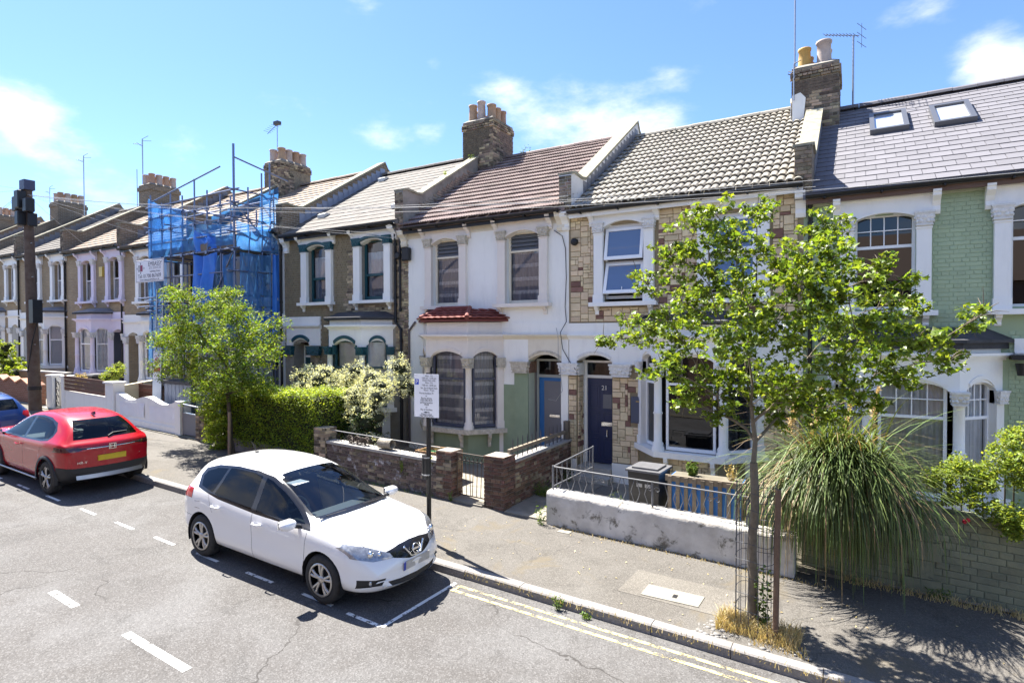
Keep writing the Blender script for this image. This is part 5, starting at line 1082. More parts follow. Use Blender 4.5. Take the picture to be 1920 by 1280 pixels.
while x < -27.2:
    for s in (0, 1):
        a = x+.575*s; b = a+.575
        if -33 < a and b < -27.0: mb = MB(); mb.prism([(a, gz(a)+zt(a+1e-4)), (b, gz(b)+zt(b-1e-4)), (b, gz(b)+zt(b-1e-4)+.06), (a, gz(a)+zt(a+1e-4)+.06)], lambda p, q, d: Vector((p, d, q)), 9.76, 10.08); mb.build('coping_tile', m_terr, Wl)
    x += 1.15
Wl = thing('garden_wall', 'tan brick wall behind the zigzag wall, below the slatted blinds', 'wall', (-30.5, 10.9, .9)); mb = MB(); mb.box(-34, -27.6, 10.9, 11.1, .7, 1.95); mb.build('wall_body', brickmat('tan_brickwork', (.28, .17, .09), (.33, .20, .11), (.3, .26, .2), spread=.2), Wl); mb = MB(); mb.box(-34.02, -27.58, 10.87, 11.13, 1.95, 2.02); mb.build('coping_slab', m_slab, Wl)
# paths, step edges and slabs in the front gardens
def slab(name, x0, x1, y0, y1, z, mat, parent=None, th=.05):
    mb = MB(); mb.prism([(x0, y0), (x1, y0), (x1, y1), (x0, y1)], lambda a, b, d: Vector((a, b, gz(a)+d)), z-th, z); o = mb.build(name, mat, parent); o['kind'] = 'structure'; return o
slab('garden_path', -5.70, -4.82, 9.3, 12.1, .03, m_conc); slab('garden_slab', -4.4, -3.6, 10.2, 11.6, .06, m_cover); slab('garden_paving', -4.78, -4.42, 9.6, 12.0, .05, m_patch)
slab('garden_path', -6.96, -6.22, 9.3, 12.1, .035, m_conc); slab('planting_bed', -3.55, -.1, 9.56, 11.9, .05, m_soil); slab('planting_bed', .1, 4.2, 9.95, 12.4, .5, m_soil, th=.6)
# ------------------------------------------------------------------ the other side of the street, behind the camera: seen mirrored in panes and paint
m_opp = brickmat('opposite_red_brick', (.36, .20, .14), (.42, .26, .19), (.42, .38, .34), spread=.3); m_opt = M('opposite_roof', (.16, .12, .10), .9)
for k in range(9):
    xl = -44+6.2*k; z0 = gz(xl+3)
    O = thing('opposite_house', ('first', 'second', 'third', 'fourth', 'fifth', 'sixth', 'seventh', 'eighth', 'ninth')[k]+' red brick house from the left across the street, mirrored in panes', 'house', (xl, -6, z0), 'houses on the far side of the street')
    mb = MB(); mb.box(xl+.01, xl+6.19, -14, -6.2, z0-1, z0+6.0); mb.build('wall', m_opp, O)
    mb = MB(); mb.prism([(-5.95, z0+5.95), (-10, z0+8.6), (-14.2, z0+5.95)], lambda a, b, d: Vector((d, a, b)), xl, xl+6.2); mb.build('roof', m_opt, O)
    for u, z, w, h in ((1.2, 3.9, 1.1, 1.7), (3.9, 3.9, 1.1, 1.7), (1.0, .9, 1.9, 1.7), (4.3, .3, 1.0, 2.3)):
        mb = MB(); mb.box(xl+u-.12, xl+u+w+.12, -6.2, -6.12, z0+z-.12, z0+z+h+.12); f = mb.build('window', m_wpaint, O); mb = MB(); mb.box(xl+u, xl+u+w, -6.12, -6.10, z0+z, z0+z+h); mb.build('pane', M('dark_pane', (.02, .022, .026), .1), f)
# ------------------------------------------------------------------ cars
def lerp_tab(tab, x):
    tab = sorted(tab)
    if x <= tab[0][0]: return tab[0][1]
    for (a, p), (b, q) in zip(tab, tab[1:]):
        if x <= b: t = (x-a)/(b-a); return p+(q-p)*t
    return tab[-1][1]
def inpoly(p, poly):
    r = False; n = len(poly)
    for i in range(n):
        (x1, y1), (x2, y2) = poly[i], poly[(i+1) % n]
        if (y1 > p[1]) != (y2 > p[1]) and p[0] < (x2-x1)*(p[1]-y1)/(y2-y1)+x1: r = not r
    return r
AX = {'y': (0, 2), 'x': (1, 2), 'z': (0, 1)}      # axis looked along -> picture axes
def cut_out(bm, poly, ax, cond, keep=False):
    """cut the outline (seen along an axis) into the skin; returns the faces inside"""
    i, j = AX[ax]; xs = [p[0] for p in poly]; ys = [p[1] for p in poly]; e = .05
    n = len(poly)
    for k in range(n):
        (x1, y1), (x2, y2) = poly[k], poly[(k+1) % n]
        fs = []
        for f in bm.faces:
            if not cond(f): continue
            a = [v.co[i] for v in f.verts]; b = [v.co[j] for v in f.verts]
            if max(a) < min(x1, x2)-e or min(a) > max(x1, x2)+e or max(b) < min(y1, y2)-e or min(b) > max(y1, y2)+e: continue
            fs.append(f)
        if not fs: continue
        co = [0, 0, 0]; co[i] = x1; co[j] = y1; no = [0, 0, 0]; no[i] = -(y2-y1); no[j] = x2-x1
        if abs(no[i])+abs(no[j]) < 1e-9: continue
        ge = list({e_ for f in fs for e_ in f.edges}); gv = list({v for f in fs for v in f.verts})
        bmesh.ops.bisect_plane(bm, geom=fs+ge+gv, plane_co=co, plane_no=no, dist=1e-5)
    res = []
    for f in bm.faces:
        if cond(f):
            c = f.calc_center_median()
            if inpoly((c[i], c[j]), poly): res.append(f)
    return res
def lift(bm, faces, name, mat, parent, push=0.0, thick=0.0, smooth=True):
    """move faces of the skin into an object of their own"""
    vs = {}; V = []; F = []
    for f in faces:
        for v in f.verts:
            if v not in vs: vs[v] = len(V); V.append(v.co + v.normal*push)
        F.append(tuple(vs[v] for v in f.verts))
    if not F: return None
    mb = MB(); mb.add(V, F, 0, smooth)
    if thick:
        W_ = [v.co + v.normal*(push-thick) for v in vs]; b = len(mb.v); mb.v += [tuple(p) for p in W_]
        cnt = {}
        for f in F:
            for k in range(len(f)): cnt[(f[k], f[(k+1) % len(f)])] = 1
        for (a, c) in list(cnt):
            if (c, a) not in cnt: mb.f.append((c, a, a+b, c+b)); mb.m.append(0); mb.sm.append(False)
    o = mb.build(name, mat, parent, local=True)
    bmesh.ops.delete(bm, geom=list(faces), context='FACES'); return o
def wheel(parent, x, y, r, side, kind, rimm, w=.205):
    o = thing('wheel', None, None, (x, y, r)); o.parent = parent
    t = MB(); h = w/2; R_ = r*.66
    t.lathe([(R_, -h+.01), (R_+.02, -h), (r-.03, -h+.004), (r-.008, -h+.03), (r, -h+.05), (r, h-.05), (r-.008, h-.03), (r-.03, h-.004), (R_+.02, h), (R_, h-.01)], (0, 0, 0), 32, axis='y', cap=False)
    tt = t.build('tyre', M('tyre_rubber', (.02, .02, .021), .8, noise=(20, .6), col2=(.045, .044, .042)), o, local=True)
    m = MB(); s = side; m.lathe([(R_+.004, -h+.012), (R_-.02, -h+.02), (R_-.03, h-.02)], (0, 0, 0), 32, axis='y')
    d = -s*0 ; yo = s*(h-.035)
    # rim lip and barrel on the outer side, then the spokes
    lip = MB(); lip.lathe([(R_-.022, 0), (R_+.004, 0), (R_+.004, .012), (R_-.018, .012)], (0, s*(h-.012)-(.006), 0), 32, axis='y', cap=False)
    for k in range(5):
        a = 2*pi*k/5+pi/2
        for off in ((-.16, .16) if kind == 'split' else (-.12, .12)):
            p0 = Vector((cos(a+off*.35)*.05, yo+s*.012, sin(a+off*.35)*.05)); p1 = Vector((cos(a+off*1.15)*(R_-.01), yo+s*.016, sin(a+off*1.15)*(R_-.01))); pm = (p0+p1)/2 + Vector((0, s*.012, 0))
            lip.tube([p0, pm, p1], [.022, .019, .024], 6)
    lip.lathe([(0, .02), (.045, .018), (.055, 0), (.055, -.02)] if s < 0 else [(.055, .02), (.055, 0), (.045, -.018), (0, -.02)], (0, yo+s*.02, 0), 14, axis='y')
    lip.build('rim', rimm, o, local=True)
    b = MB(); b.lathe([(R_-.01, 0), (.03, .0)], (0, s*(h-.1), 0), 28, axis='y', cap=False); b.lathe([(.14, 0), (.14, .02), (.0, .02)], (0, s*(h-.08), 0), 20, axis='y'); b.build('brake_disc', M('shadowed_brake', (.035, .035, .037), .6, metal=.5), o, local=True)
    return o
m_glasscar = glassmat('car_glass', (.86, .94, .95), .93, 1.45, k=.8)
m_glasstint = glassmat('tinted_car_glass', (.62, .70, .70), .30, 1.45, k=.55)
m_trim = M('black_gloss_trim', (.010, .010, .012), .15, spec=.6)
m_plast = M('black_bumper_plastic', (.022, .022, .024), .6)
m_seat = M('dark_blue_seat', (.05, .07, .15), .8)
m_lamp = M('clear_lamp', (.45, .47, .50), .12, metal=.6, coat=1)
m_headl = M('headlight_glass', (.20, .21, .23), .06, metal=.5, coat=1, noise=(22, .8), col2=(.55, .56, .58))
m_lampd = M('lamp_housing', (.05, .05, .055), .2, metal=.4)
m_redlamp = M('red_lamp', (.42, .012, .02), .12, coat=1)
def build_car(root, P, paint):
    xs = P['stations']; bm0 = MB(); n = 13; rings = []
    for x in xs:
        w, zb, zt, zs = (lerp_tab(P[k], x) for k in ('w', 'zb', 'zt', 'zs')); wr = lerp_tab(P['wr'], x); h = zt-zs
        z7 = zt-min(.085, .33*h); y7 = wr
        sh = P.get('sh', .955)
        half = [(0, zb), (w*.55, zb-.0), (w*.86, zb+.02), (w*.955, zb+.10), (w*.985, zb+.28*(zs-zb)+.03), (w*.975, zb+.54*(zs-zb)), (w*1.0, zb+.80*(zs-zb)), (w*sh, zs), (w*sh*.985-.006, zs+.03*min(1, h/.3)),
                ((w*sh*.93*.45+y7*.55)+.012, zs+(z7-zs)*.55), (y7, z7), (y7*.80, zt-min(.02, .1*h)), (y7*.42, zt-min(.005, .03*h)), (0, zt)]
        rings.append([(x, y, z) for y, z in half])
    k = len(rings[0]); V = []; m2 = 2*k-2
    for r in rings: V += r + [(p[0], -p[1], p[2]) for p in r[-2:0:-1]]
    F = [(i*m2+j, i*m2+(j+1) % m2, (i+1)*m2+(j+1) % m2, (i+1)*m2+j) for i in range(len(rings)-1) for j in range(m2)]
    for e, rev in ((0, True), (len(rings)-1, False)):     # close the ends with strips
        b = e*m2
        for j in range(k-1):
            a, c, d, f = b+j, b+j+1, b+(m2-j-1) % m2, b+(m2-j) % m2
            q = [a, c, d, f]; q = list(dict.fromkeys(q))
            if len(q) > 2: F.append(tuple(q if rev else q[::-1]))
    me = bpy.data.meshes.new('skin'); me.from_pydata(V, [], F); me.validate()
    o = bpy.data.objects.new('skin', me); COL.objects.link(o); md = o.modifiers.new('s', 'SUBSURF'); md.levels = 2; md.render_levels = 2
    dg = bpy.context.evaluated_depsgraph_get(); bm = bmesh.new(); bm.from_object(o, dg); bpy.data.objects.remove(o)
    L = P['len']/2
    for v in bm.verts:                                     # plan curvature of nose and tail
        x, y, z = v.co
        for sgn, bow, st in ((1, P['bowf'], .55), (-1, P['bowr'], .45)):
            t = max(0, (sgn*x-(L-st))/st); t = t*t*(3-2*t) if t < 1 else 1
            v.co.x -= sgn*bow*t*(abs(y)/.85)**2.2
    bmesh.ops.recalc_face_normals(bm, faces=bm.faces); bm.normal_update()
    # wheel arches
    for wx in (P['wf'], P['wrx']):
        for s in (1, -1):
            R_ = P['arch']; poly = [(wx+R_*cos(2*pi*q/28), P['r']+.01+R_*sin(2*pi*q/28)) for q in range(28)]
            f_ = cut_out(bm, poly, 'y', lambda f: f.calc_center_median().y*s > .35 and abs(f.calc_center_median().x-wx) < .6 and f.calc_center_median().z < .95)
            bmesh.ops.delete(bm, geom=f_, context='FACES')
            ln = MB(); q0 = 26; pts = [(wx+R_*cos(pi*q/q0*1.24-.38), s*yy, P['r']+.01+R_*sin(pi*q/q0*1.24-.38)) for yy in (.48, .84) for q in range(q0+1)]
            ln.grid(pts, q0+1, 2); ln.build('arch_liner', m_dark, root, local=True)
            if P.get('clad'):
                c = MB(); R2 = R_+.055; yy = lambda x: s*(lerp_tab(P['w'], x)*.995+.006)
                pr = []
                for q in range(25):
                    a = -.25+(pi+.5)*q/24; pr.append([(wx+r_*cos(a), yy(wx+r_*cos(a))+s*e, P['r']+.01+r_*sin(a)) for r_, e in ((R_-.005, .006), (R2, .006), (R2, -.06))])
                c.add([p for t in pr for p in t], [(i*3+j, i*3+j+1, i*3+j+4, i*3+j+3) for i in range(24) for j in (0, 1)], 0, True); c.build('arch_cladding', m_plast, root, local=True)
    for s in (1, -1):
        for nm, poly, mat, z0, push in P['side']:
            f_ = cut_out(bm, poly, 'y', lambda f: f.calc_center_median().y*s > .3 and f.normal.y*s > .15 and f.calc_center_median().z > z0)
            lift(bm, f_, nm, mat, root, push)
    for nm, poly, ax, mat, cond, push in P['cuts']:
        f_ = cut_out(bm, poly, ax, cond); lift(bm, f_, nm, mat, root, push)
    # door shuts scored into the skin: thin dark strips
    for s in (1, -1):
        for nm, poly in P['shuts']:
            f_ = cut_out(bm, poly, 'y', lambda f: f.calc_center_median().y*s > .3 and f.normal.y*s > .3)
            lift(bm, f_, nm, m_trim, root, -.003)
    me = bpy.data.meshes.new('body'); bm.to_mesh(me); bm.free(); me.materials.append(paint)
    for p in me.polygons: p.use_smooth = True
    b = bpy.data.objects.new('body', me); COL.objects.link(b); b.parent = root
    for wx in (P['wf'], P['wrx']):
        for s in (1, -1): wheel(root, wx, s*(P['track']-.10), P['r'], s, P['spoke'], P['rim'])
    fl = MB(); fl.box(P['wrx']-.3, P['wf']+.5, -.7, .7, .20, .26); fl.build('floor', m_dark, root, local=True)
    return b
def rbox(x0, x1, y0, y1, z0, z1, name, mat, parent, bev=.05):
    mb = MB(); mb.box(x0, x1, y0, y1, z0, z1); o = mb.build(name, mat, parent, local=True); md = o.modifiers.new('b', 'BEVEL'); md.width = bev; md.segments = 3
    for p in o.data.polygons: p.use_smooth = True
    return o
def cabin(root, xw, xs_, wheel_y):
    for y in (.36, -.36):
        rbox(xs_-.25, xs_+.28, y-.24, y+.24, .38, .58, 'seat', m_seat, root)
        s = rbox(-.09, .09, -.23, .23, 0, .66, 'seat_back', m_seat, root); s.location = (xs_-.25, y, .52); s.rotation_euler = (0, -.28, 0)
        h = rbox(-.05, .05, -.13, .13, 0, .18, 'headrest', m_seat, root); h.location = (xs_-.47, y, 1.20); h.rotation_euler = (0, -.2, 0)
    rbox(xs_-1.25, xs_-.8, -.62, .62, .38, .56, 'rear_bench', m_seat, root)
    s = rbox(-.08, .08, -.62, .62, 0, .6, 'seat_back', m_seat, root); s.location = (xs_-1.25, 0, .5); s.rotation_euler = (0, -.3, 0)
    rbox(xw-.62, xw-.05, -.70, .70, .62, .90, 'dashboard', M('grey_dashboard', (.20, .225, .235), .7), root, .08)
    st = MB(); n = 20; R_ = .185; pts = [(0, R_*cos(2*pi*i/n), R_*sin(2*pi*i/n)) for i in range(n+1)]; st.tube(pts, .018, 8, cap=False); st.tube([(0, -R_, 0), (0, R_, 0)], .02, 6); st.tube([(0, 0, 0), (.25, 0, -.08)], .03, 6)
    o = st.build('steering_wheel', M('pale_grey_wheel', (.16, .17, .18), .5), root, local=True); o.location = (xw-.78, wheel_y, .93); o.rotation_euler = (0, -.42, 0)
def mirror(root, x, y, z, s, paint):
    mb = MB(); mb.ball((0, 0, 0), .12, 12, 0, (.75, 1.05, .62)); o = mb.build('door_mirror', paint, root, local=True); o.location = (x, y+s*.12, z)
    a = MB(); a.tube([(x+.03, y-s*.05, z-.06), (x, y+s*.06, z-.02)], .03, 8); a.build('mirror_arm', m_plast, root, local=True)
    g = MB(); g.box(-.10, -.085, -.10, .10, -.055, .055); q = g.build('mirror_glass', m_sil, o, local=True); q.location = (.022, 0, 0)
    return o
def handle(root, x, y, z, s, mat):
    mb = MB(); mb.tube([(x-.09, y, z), (x-.06, y+s*.035, z), (x+.06, y+s*.035, z), (x+.09, y, z)], .013, 8); mb.build('door_handle', mat, root, local=True)
front = lambda f: f.normal.x > .12 and f.calc_center_median().x > 1.0
rear = lambda f: f.normal.x < -.12 and f.calc_center_median().x < -.9
def hatch(paint, name, label, group, loc, rotz, wheelr):
    root = thing(name, label, 'car', loc, group, rot=(0, 0, rotz)); root.rotation_euler = Matrix.Rotation(math.atan(.0306)*1.0, 3, 'Y').to_4x4().to_euler() if abs(rotz) < .5 else (0, -math.atan(.0306), rotz)
    if abs(rotz) < .5: root.rotation_euler = (Matrix.Rotation(math.atan(.0306), 4, 'Y') @ Matrix.Rotation(rotz, 4, 'Z')).to_euler()
    else: root.rotation_euler = (Matrix.Rotation(math.atan(.0306), 4, 'Y') @ Matrix.Rotation(rotz, 4, 'Z')).to_euler()
    win = [(.98, .925), (.62, 1.115), (.30, 1.26), (-.02, 1.365), (-.4, 1.41), (-.9, 1.405), (-1.35, 1.36), (-1.62, 1.28), (-1.66, 1.2), (-1.55, 1.075), (-1.0, .995), (-.1, .945)]
    P = dict(len=4.38, stations=[-2.19, -2.17, -2.12, -2.02, -1.9, -1.75, -1.55, -1.25, -.85, -.4, 0, .3, .55, .8, .98, 1.12, 1.35, 1.6, 1.82, 1.98, 2.08, 2.15, 2.185, 2.19],
        w=[(-2.19, .66), (-2.17, .75), (-2.1, .80), (-1.9, .835), (-1.4, .865), (-.6, .87), (.6, .87), (1.3, .868), (1.7, .85), (2.0, .80), (2.12, .74), (2.19, .62)],
        zb=[(-2.19, .40), (-2.12, .29), (-1.9, .22), (-1.2, .19), (1.2, .19), (1.9, .20), (2.1, .22), (2.19, .30)],
        zt=[(-2.19, .82), (-2.17, .93), (-2.12, 1.03), (-2.02, 1.18), (-1.9, 1.335), (-1.75, 1.425), (-1.55, 1.465), (-1.25, 1.50), (-.85, 1.525), (-.4, 1.52), (0, 1.455), (.3, 1.345), (.55, 1.24), (.8, 1.125), (.98, 1.045), (1.12, 1.01), (1.35, .975), (1.6, .925), (1.82, .865), (1.98, .80), (2.08, .735), (2.15, .66), (2.185, .58), (2.19, .52)],
        zs=[(-2.19, .76), (-2.1, .92), (-1.9, 1.0), (-1.4, 1.02), (-.6, .965), (.4, .925), (.98, .905), (1.3, .885), (1.7, .815), (2.0, .70), (2.12, .62), (2.19, .48)],
        wr=[(-2.19, .60), (-2.05, .60), (-1.9, .575), (-1.6, .56), (-.8, .585), (-.2, .60), (.3, .635), (.98, .69), (1.3, .70), (1.8, .62), (2.1, .50), (2.19, .42)],
        bowf=.30, bowr=.14, wf=1.285, wrx=-1.425, r=.325, arch=.365, track=.845, spoke='split', rim=M('machined_alloy', (.52, .50, .47), .3, metal=.7, noise=(15, .3), col2=(.3, .29, .28)),
        side=[('window_trim', [(1.06, .905), (.62, 1.145), (.28, 1.295), (-.05, 1.40), (-.4, 1.437), (-.9, 1.432), (-1.38, 1.385), (-1.68, 1.30), (-1.72, 1.2), (-1.6, 1.05), (-1.0, .968), (-.1, .918)], m_trim, .85, .0)], cuts=[], shuts=[])
    bars = [('side_window', [(.88, .955), (.60, 1.105), (.30, 1.243), (-.02, 1.352), (-.16, 1.378), (-.12, .955)]), ('side_window', [(-.22, .96), (-.26, 1.385), (-.5, 1.405), (-.92, 1.398), (-1.05, 1.385), (-1.13, 1.025), (-1.0, 1.005)]), ('side_window', [(-1.19, 1.035), (-1.11, 1.375), (-1.36, 1.347), (-1.6, 1.27), (-1.64, 1.2), (-1.54, 1.085)])]
    ws = [(-.64, 1.03), (.64, 1.03), (.60, 1.14), (.55, 1.30), (.52, 1.43), (.40, 1.462), (0, 1.47), (-.40, 1.462), (-.52, 1.43), (-.55, 1.30), (-.60, 1.14)]
    P['cuts'] = [('windscreen', ws, 'x', m_glasscar, lambda f: f.normal.x > .25 and -.3 < f.calc_center_median().x < 1.25 and f.normal.z > .3, 0), ('windscreen_trim', [(-.69, 1.0), (.69, 1.0), (.645, 1.14), (.585, 1.30), (.55, 1.44), (.42, 1.478), (0, 1.486), (-.42, 1.478), (-.55, 1.44), (-.585, 1.30), (-.645, 1.14)], 'x', m_trim, lambda f: f.normal.x > .25 and -.3 < f.calc_center_median().x < 1.25 and f.normal.z > .3, 0),
        ('rear_window', [(-.52, 1.10), (.52, 1.10), (.47, 1.36), (-.47, 1.36)], 'x', m_glasstint, lambda f: f.normal.x < -.2 and f.calc_center_median().x < -1.5, 0)]
    for s in (1, -1):
        P['cuts'] += [('headlight', [(s*.83, .80), (s*.78, .85), (s*.58, .79), (s*.38, .70), (s*.36, .645), (s*.60, .640), (s*.80, .70)], 'x', m_headl, front, .003),
                      ('tail_light', [(s*.86, 1.02), (s*.62, 1.04), (s*.58, .95), (s*.70, .86), (s*.86, .88)], 'x', m_redlamp, lambda f: f.normal.x < -.05 and f.calc_center_median().x < -1.7, .003),
                      ('fog_recess', [(s*.76, .43), (s*.48, .42), (s*.54, .34), (s*.76, .32)], 'x', m_plast, front, -.01)]
    P['cuts'] += [('grille', [(-.42, .72), (-.2, .755), (0, .765), (.2, .755), (.42, .72), (.36, .645), (.13, .585), (-.13, .585), (-.36, .645)], 'x', m_trim, front, .002),
                  ('lower_intake', [(-.46, .37), (.46, .37), (.40, .30), (-.40, .30)], 'x', m_plast, front, -.005)]
    P['shuts'] = [('door_shut', [(-.155, .27), (-.148, .27), (-.165, .93), (-.172, .93)]), ('door_shut', [(.925, .30), (.932, .30), (1.0, .88), (.993, .88)]), ('door_shut', [(-1.13, .75), (-1.123, .75), (-1.26, 1.0), (-1.267, 1.0)]), ('door_shut', [(-1.02, .27), (.93, .27), (.93, .277), (-1.02, .277)])]
    P['shuts'] += [('fuel_flap', [(-1.62, .84), (-1.47, .86), (-1.47, .866), (-1.62, .846)]), ('fuel_flap', [(-1.62, .74), (-1.47, .75), (-1.47, .756), (-1.62, .746)]), ('door_shut', [(-2.0, .60), (-1.72, .60), (-1.72, .606), (-2.0, .606)])]
    for s in (1, -1): P['cuts'].append(('bonnet_shut', [(1.02, s*.735), (1.5, s*.70), (1.86, s*.60), (1.86, s*.592), (1.5, s*.692), (1.02, s*.727)], 'z', m_trim, lambda f: f.normal.z > .3 and f.calc_center_median().x > .95, -.003))
    for nm, q in bars: P['side'].append((nm, q, m_glasstint, .85, .0))
    # glass is cut out of the trim, so the trim outline comes after it
    P['side'] = P['side'][1:] + P['side'][:1]
    b = build_car(root, P, paint); cabin(root, 1.0, -.15, -.36)
    for s in (1, -1):
        mirror(root, .80, s*.86, .985, s, paint); handle(root, -.02, s*.872, .80, s, paint); handle(root, -1.02, s*.868, .86, s, paint)
    # front furniture
    def nose(y, z): return 2.185-.30*(abs(y)/.85)**2.2-.02-max(0, z-.55)*.22
    v = MB()
    for s in (1, -1): v.tube([(nose(.2, .735)+.012, s*.19, .735), (nose(.1, .61)+.02, s*.095, .605), (nose(0, .60)+.024, 0, .600)], .014, 6)
    v.build('grille_chevron', m_sil, root, local=True)
    e = MB(); n = 20; pts = [(nose(0, .68)+.03-.015*sin(2*pi*i/n), .062*cos(2*pi*i/n), .675+.062*sin(2*pi*i/n)) for i in range(n+1)]; e.tube(pts, .009, 6, cap=False); e.box(nose(0, .67)+.018, nose(0, .67)+.034, -.075, .075, .664, .686); e.build('round_badge', m_sil, root, local=True)
    pl = MB(); pl.box(nose(0, .5)+.012, nose(0, .5)+.022, -.26, .26, .455, .565); plo = pl.build('number_plate', M('blurred_grey_plate', (.48, .46, .43), .5, noise=(16, .8), col2=(.33, .315, .30)), root, local=True)
    pb = MB(); pb.box(nose(0, .5)+.0225, nose(0, .5)+.024, -.26, -.215, .455, .565); pb.build('plate_band', M('plate_blue', (.02, .05, .35), .4), plo, local=True)
    for s in (1, -1):
        hl = MB(); hl.ball((1.93, s*.60, .725), .05, 10, 0, (.6, 1, 1)); hl.ball((1.98, s*.49, .70), .04, 10, 0, (.6, 1, 1)); hl.build('headlight_lens', m_sil, root, local=True)
        fg = MB(); fg.lathe([(.045, 0), (.04, .02), (0, .022)], (1.97, s*.62, .38), 14, axis='x'); fg.build('fog_light', m_lamp, root, local=True)
    sc = MB()
    for (a, c) in (((.98, -.55, 1.035), (.92, .05, 1.065)), ((.98, .1, 1.04), (.92, .55, 1.06))): sc.tube([(c[0]+.16, c[1], c[2]-.035), (a[0]+.06, a[1], a[2]-.0)], .008, 6)
    sc.build('wiper', m_plast, root, local=True)
    ck = MB(); ck.add([(1.05, -.66, 1.026), (1.11, -.3, 1.026), (1.12, 0, 1.026), (1.11, .3, 1.026), (1.05, .66, 1.026), (1.0, .66, 1.045), (1.03, 0, 1.052), (1.0, -.66, 1.045)], [(0, 1, 2, 6, 7), (2, 3, 4, 5, 6)], 0, True); ck.build('cowl', m_trim, root, local=True)
    an = MB(); an.tube([(-1.28, 0, 1.50), (-1.42, 0, 1.66)], [.007, .004], 6); an.ball((-1.27, 0, 1.505), .03, 8, 0, (1.3, 1, .5)); an.build('roof_aerial', m_plast, root, local=True)
    sv = MB(); sv.box(.12, .32, -.50, -.25, 1.315, 1.33); o = sv.build('sun_visor', m_net, root, local=True)
    return root
m_whitecar = M('white_car_paint', (.80, .80, .81), .22, coat=1.0)
m_redcar = M('metallic_red_paint', (.36, .004, .012), .25, metal=.0, coat=.5)
m_bluecar = M('blue_car_paint', (.02, .06, .22), .25, coat=1.0)
WX = -7.30+.07
hatch(m_whitecar, 'hatchback', 'white five-door hatchback parked at the kerb facing right', None, (WX, 5.985, gz(WX)-RD), -.012, .325)
def suv(paint, label, loc, rotz):
    root = thing('parked_suv', label, 'car', loc); root.rotation_euler = (Matrix.Rotation(math.atan(.0306), 4, 'Y') @ Matrix.Rotation(rotz, 4, 'Z')).to_euler()
    P = dict(len=4.34, stations=[-2.17, -2.15, -2.10, -2.02, -1.9, -1.75, -1.55, -1.25, -.85, -.4, 0, .3, .55, .8, .98, 1.12, 1.35, 1.6, 1.85, 2.0, 2.09, 2.14, 2.165, 2.17],
        w=[(-2.17, .70), (-2.15, .78), (-2.05, .83), (-1.8, .875), (-1.3, .89), (-.6, .885), (.6, .885), (1.3, .885), (1.8, .86), (2.05, .80), (2.17, .68)],
        zb=[(-2.17, .44), (-2.1, .34), (-1.9, .27), (-1.2, .22), (1.2, .22), (1.9, .24), (2.17, .36)],
        zt=[(-2.17, .93), (-2.15, 1.02), (-2.10, 1.075), (-2.02, 1.11), (-1.9, 1.20), (-1.75, 1.345), (-1.55, 1.475), (-1.25, 1.555), (-.85, 1.59), (-.4, 1.59), (0, 1.555), (.3, 1.46), (.55, 1.345), (.8, 1.215), (.98, 1.125), (1.12, 1.09), (1.35, 1.065), (1.6, 1.035), (1.85, .99), (2.0, .94), (2.09, .88), (2.14, .80), (2.165, .70), (2.17, .62)],
        zs=[(-2.17, .90), (-2.1, 1.03), (-1.9, 1.06), (-1.4, 1.055), (-.6, 1.02), (.4, .99), (.98, .985), (1.3, .975), (1.7, .94), (2.0, .86), (2.17, .58)],
        wr=[(-2.17, .62), (-2.05, .66), (-1.9, .66), (-1.6, .60), (-.8, .595), (-.2, .605), (.3, .64), (.98, .70), (1.3, .74), (1.8, .70), (2.1, .58), (2.17, .5)],
        bowf=.22, bowr=.17, wf=1.245, wrx=-1.365, r=.345, arch=.385, track=.865, clad=True, spoke='wide', rim=M('dark_machined_alloy', (.40, .40, .41), .3, metal=.8),
        side=[], cuts=[], shuts=[('door_shut', [(-.23, .33), (-.223, .33), (-.25, 1.0), (-.257, 1.0)]), ('door_shut', [(.9, .36), (.907, .36), (.96, .95), (.953, .95)]), ('door_shut', [(-1.0, .70), (-.993, .70), (-1.13, 1.0), (-1.137, 1.0)])])
    for nm, q in (('side_window', [(.82, 1.035), (.58, 1.175), (.3, 1.32), (.0, 1.43), (-.2, 1.465), (-.17, 1.05)]), ('side_window', [(-.27, 1.055), (-.30, 1.475), (-.7, 1.48), (-1.05, 1.435), (-1.28, 1.345), (-1.36, 1.22), (-1.30, 1.135), (-1.05, 1.09)])): P['side'].append((nm, q, m_glasstint, .95, 0))
    P['side'] += [('window_trim', [(1.0, .995), (.58, 1.215), (.28, 1.365), (-.05, 1.47), (-.5, 1.512), (-.9, 1.498), (-1.25, 1.425), (-1.42, 1.28), (-1.42, 1.17), (-1.33, 1.09), (-1.05, 1.055), (-.2, 1.02)], m_trim, .95, 0)]
    P['cuts'] = [('windscreen', [(-.66, 1.12), (.66, 1.12), (.58, 1.35), (.53, 1.50), (.3, 1.54), (-.3, 1.54), (-.53, 1.50), (-.58, 1.35)], 'x', m_glasscar, lambda f: f.normal.x > .25 and -.3 < f.calc_center_median().x < 1.25 and f.normal.z > .3, 0),
        ('rear_window', [(-.60, 1.135), (.60, 1.135), (.56, 1.25), (.47, 1.44), (.44, 1.475), (-.44, 1.475), (-.47, 1.44), (-.56, 1.25)], 'x', m_glasstint, lambda f: f.normal.x < -.1 and f.normal.z > .2 and f.calc_center_median().x < -1.2, 0),
        ('light_bar', [(-.60, .955), (.60, .955), (.60, .985), (-.60, .985)], 'x', m_lampd, rear, .003),
        ('rear_bumper_cladding', [(-.95, .62), (-.62, .585), (.62, .585), (.95, .62), (.95, .2), (-.95, .2)], 'x', m_plast, rear, .004)]
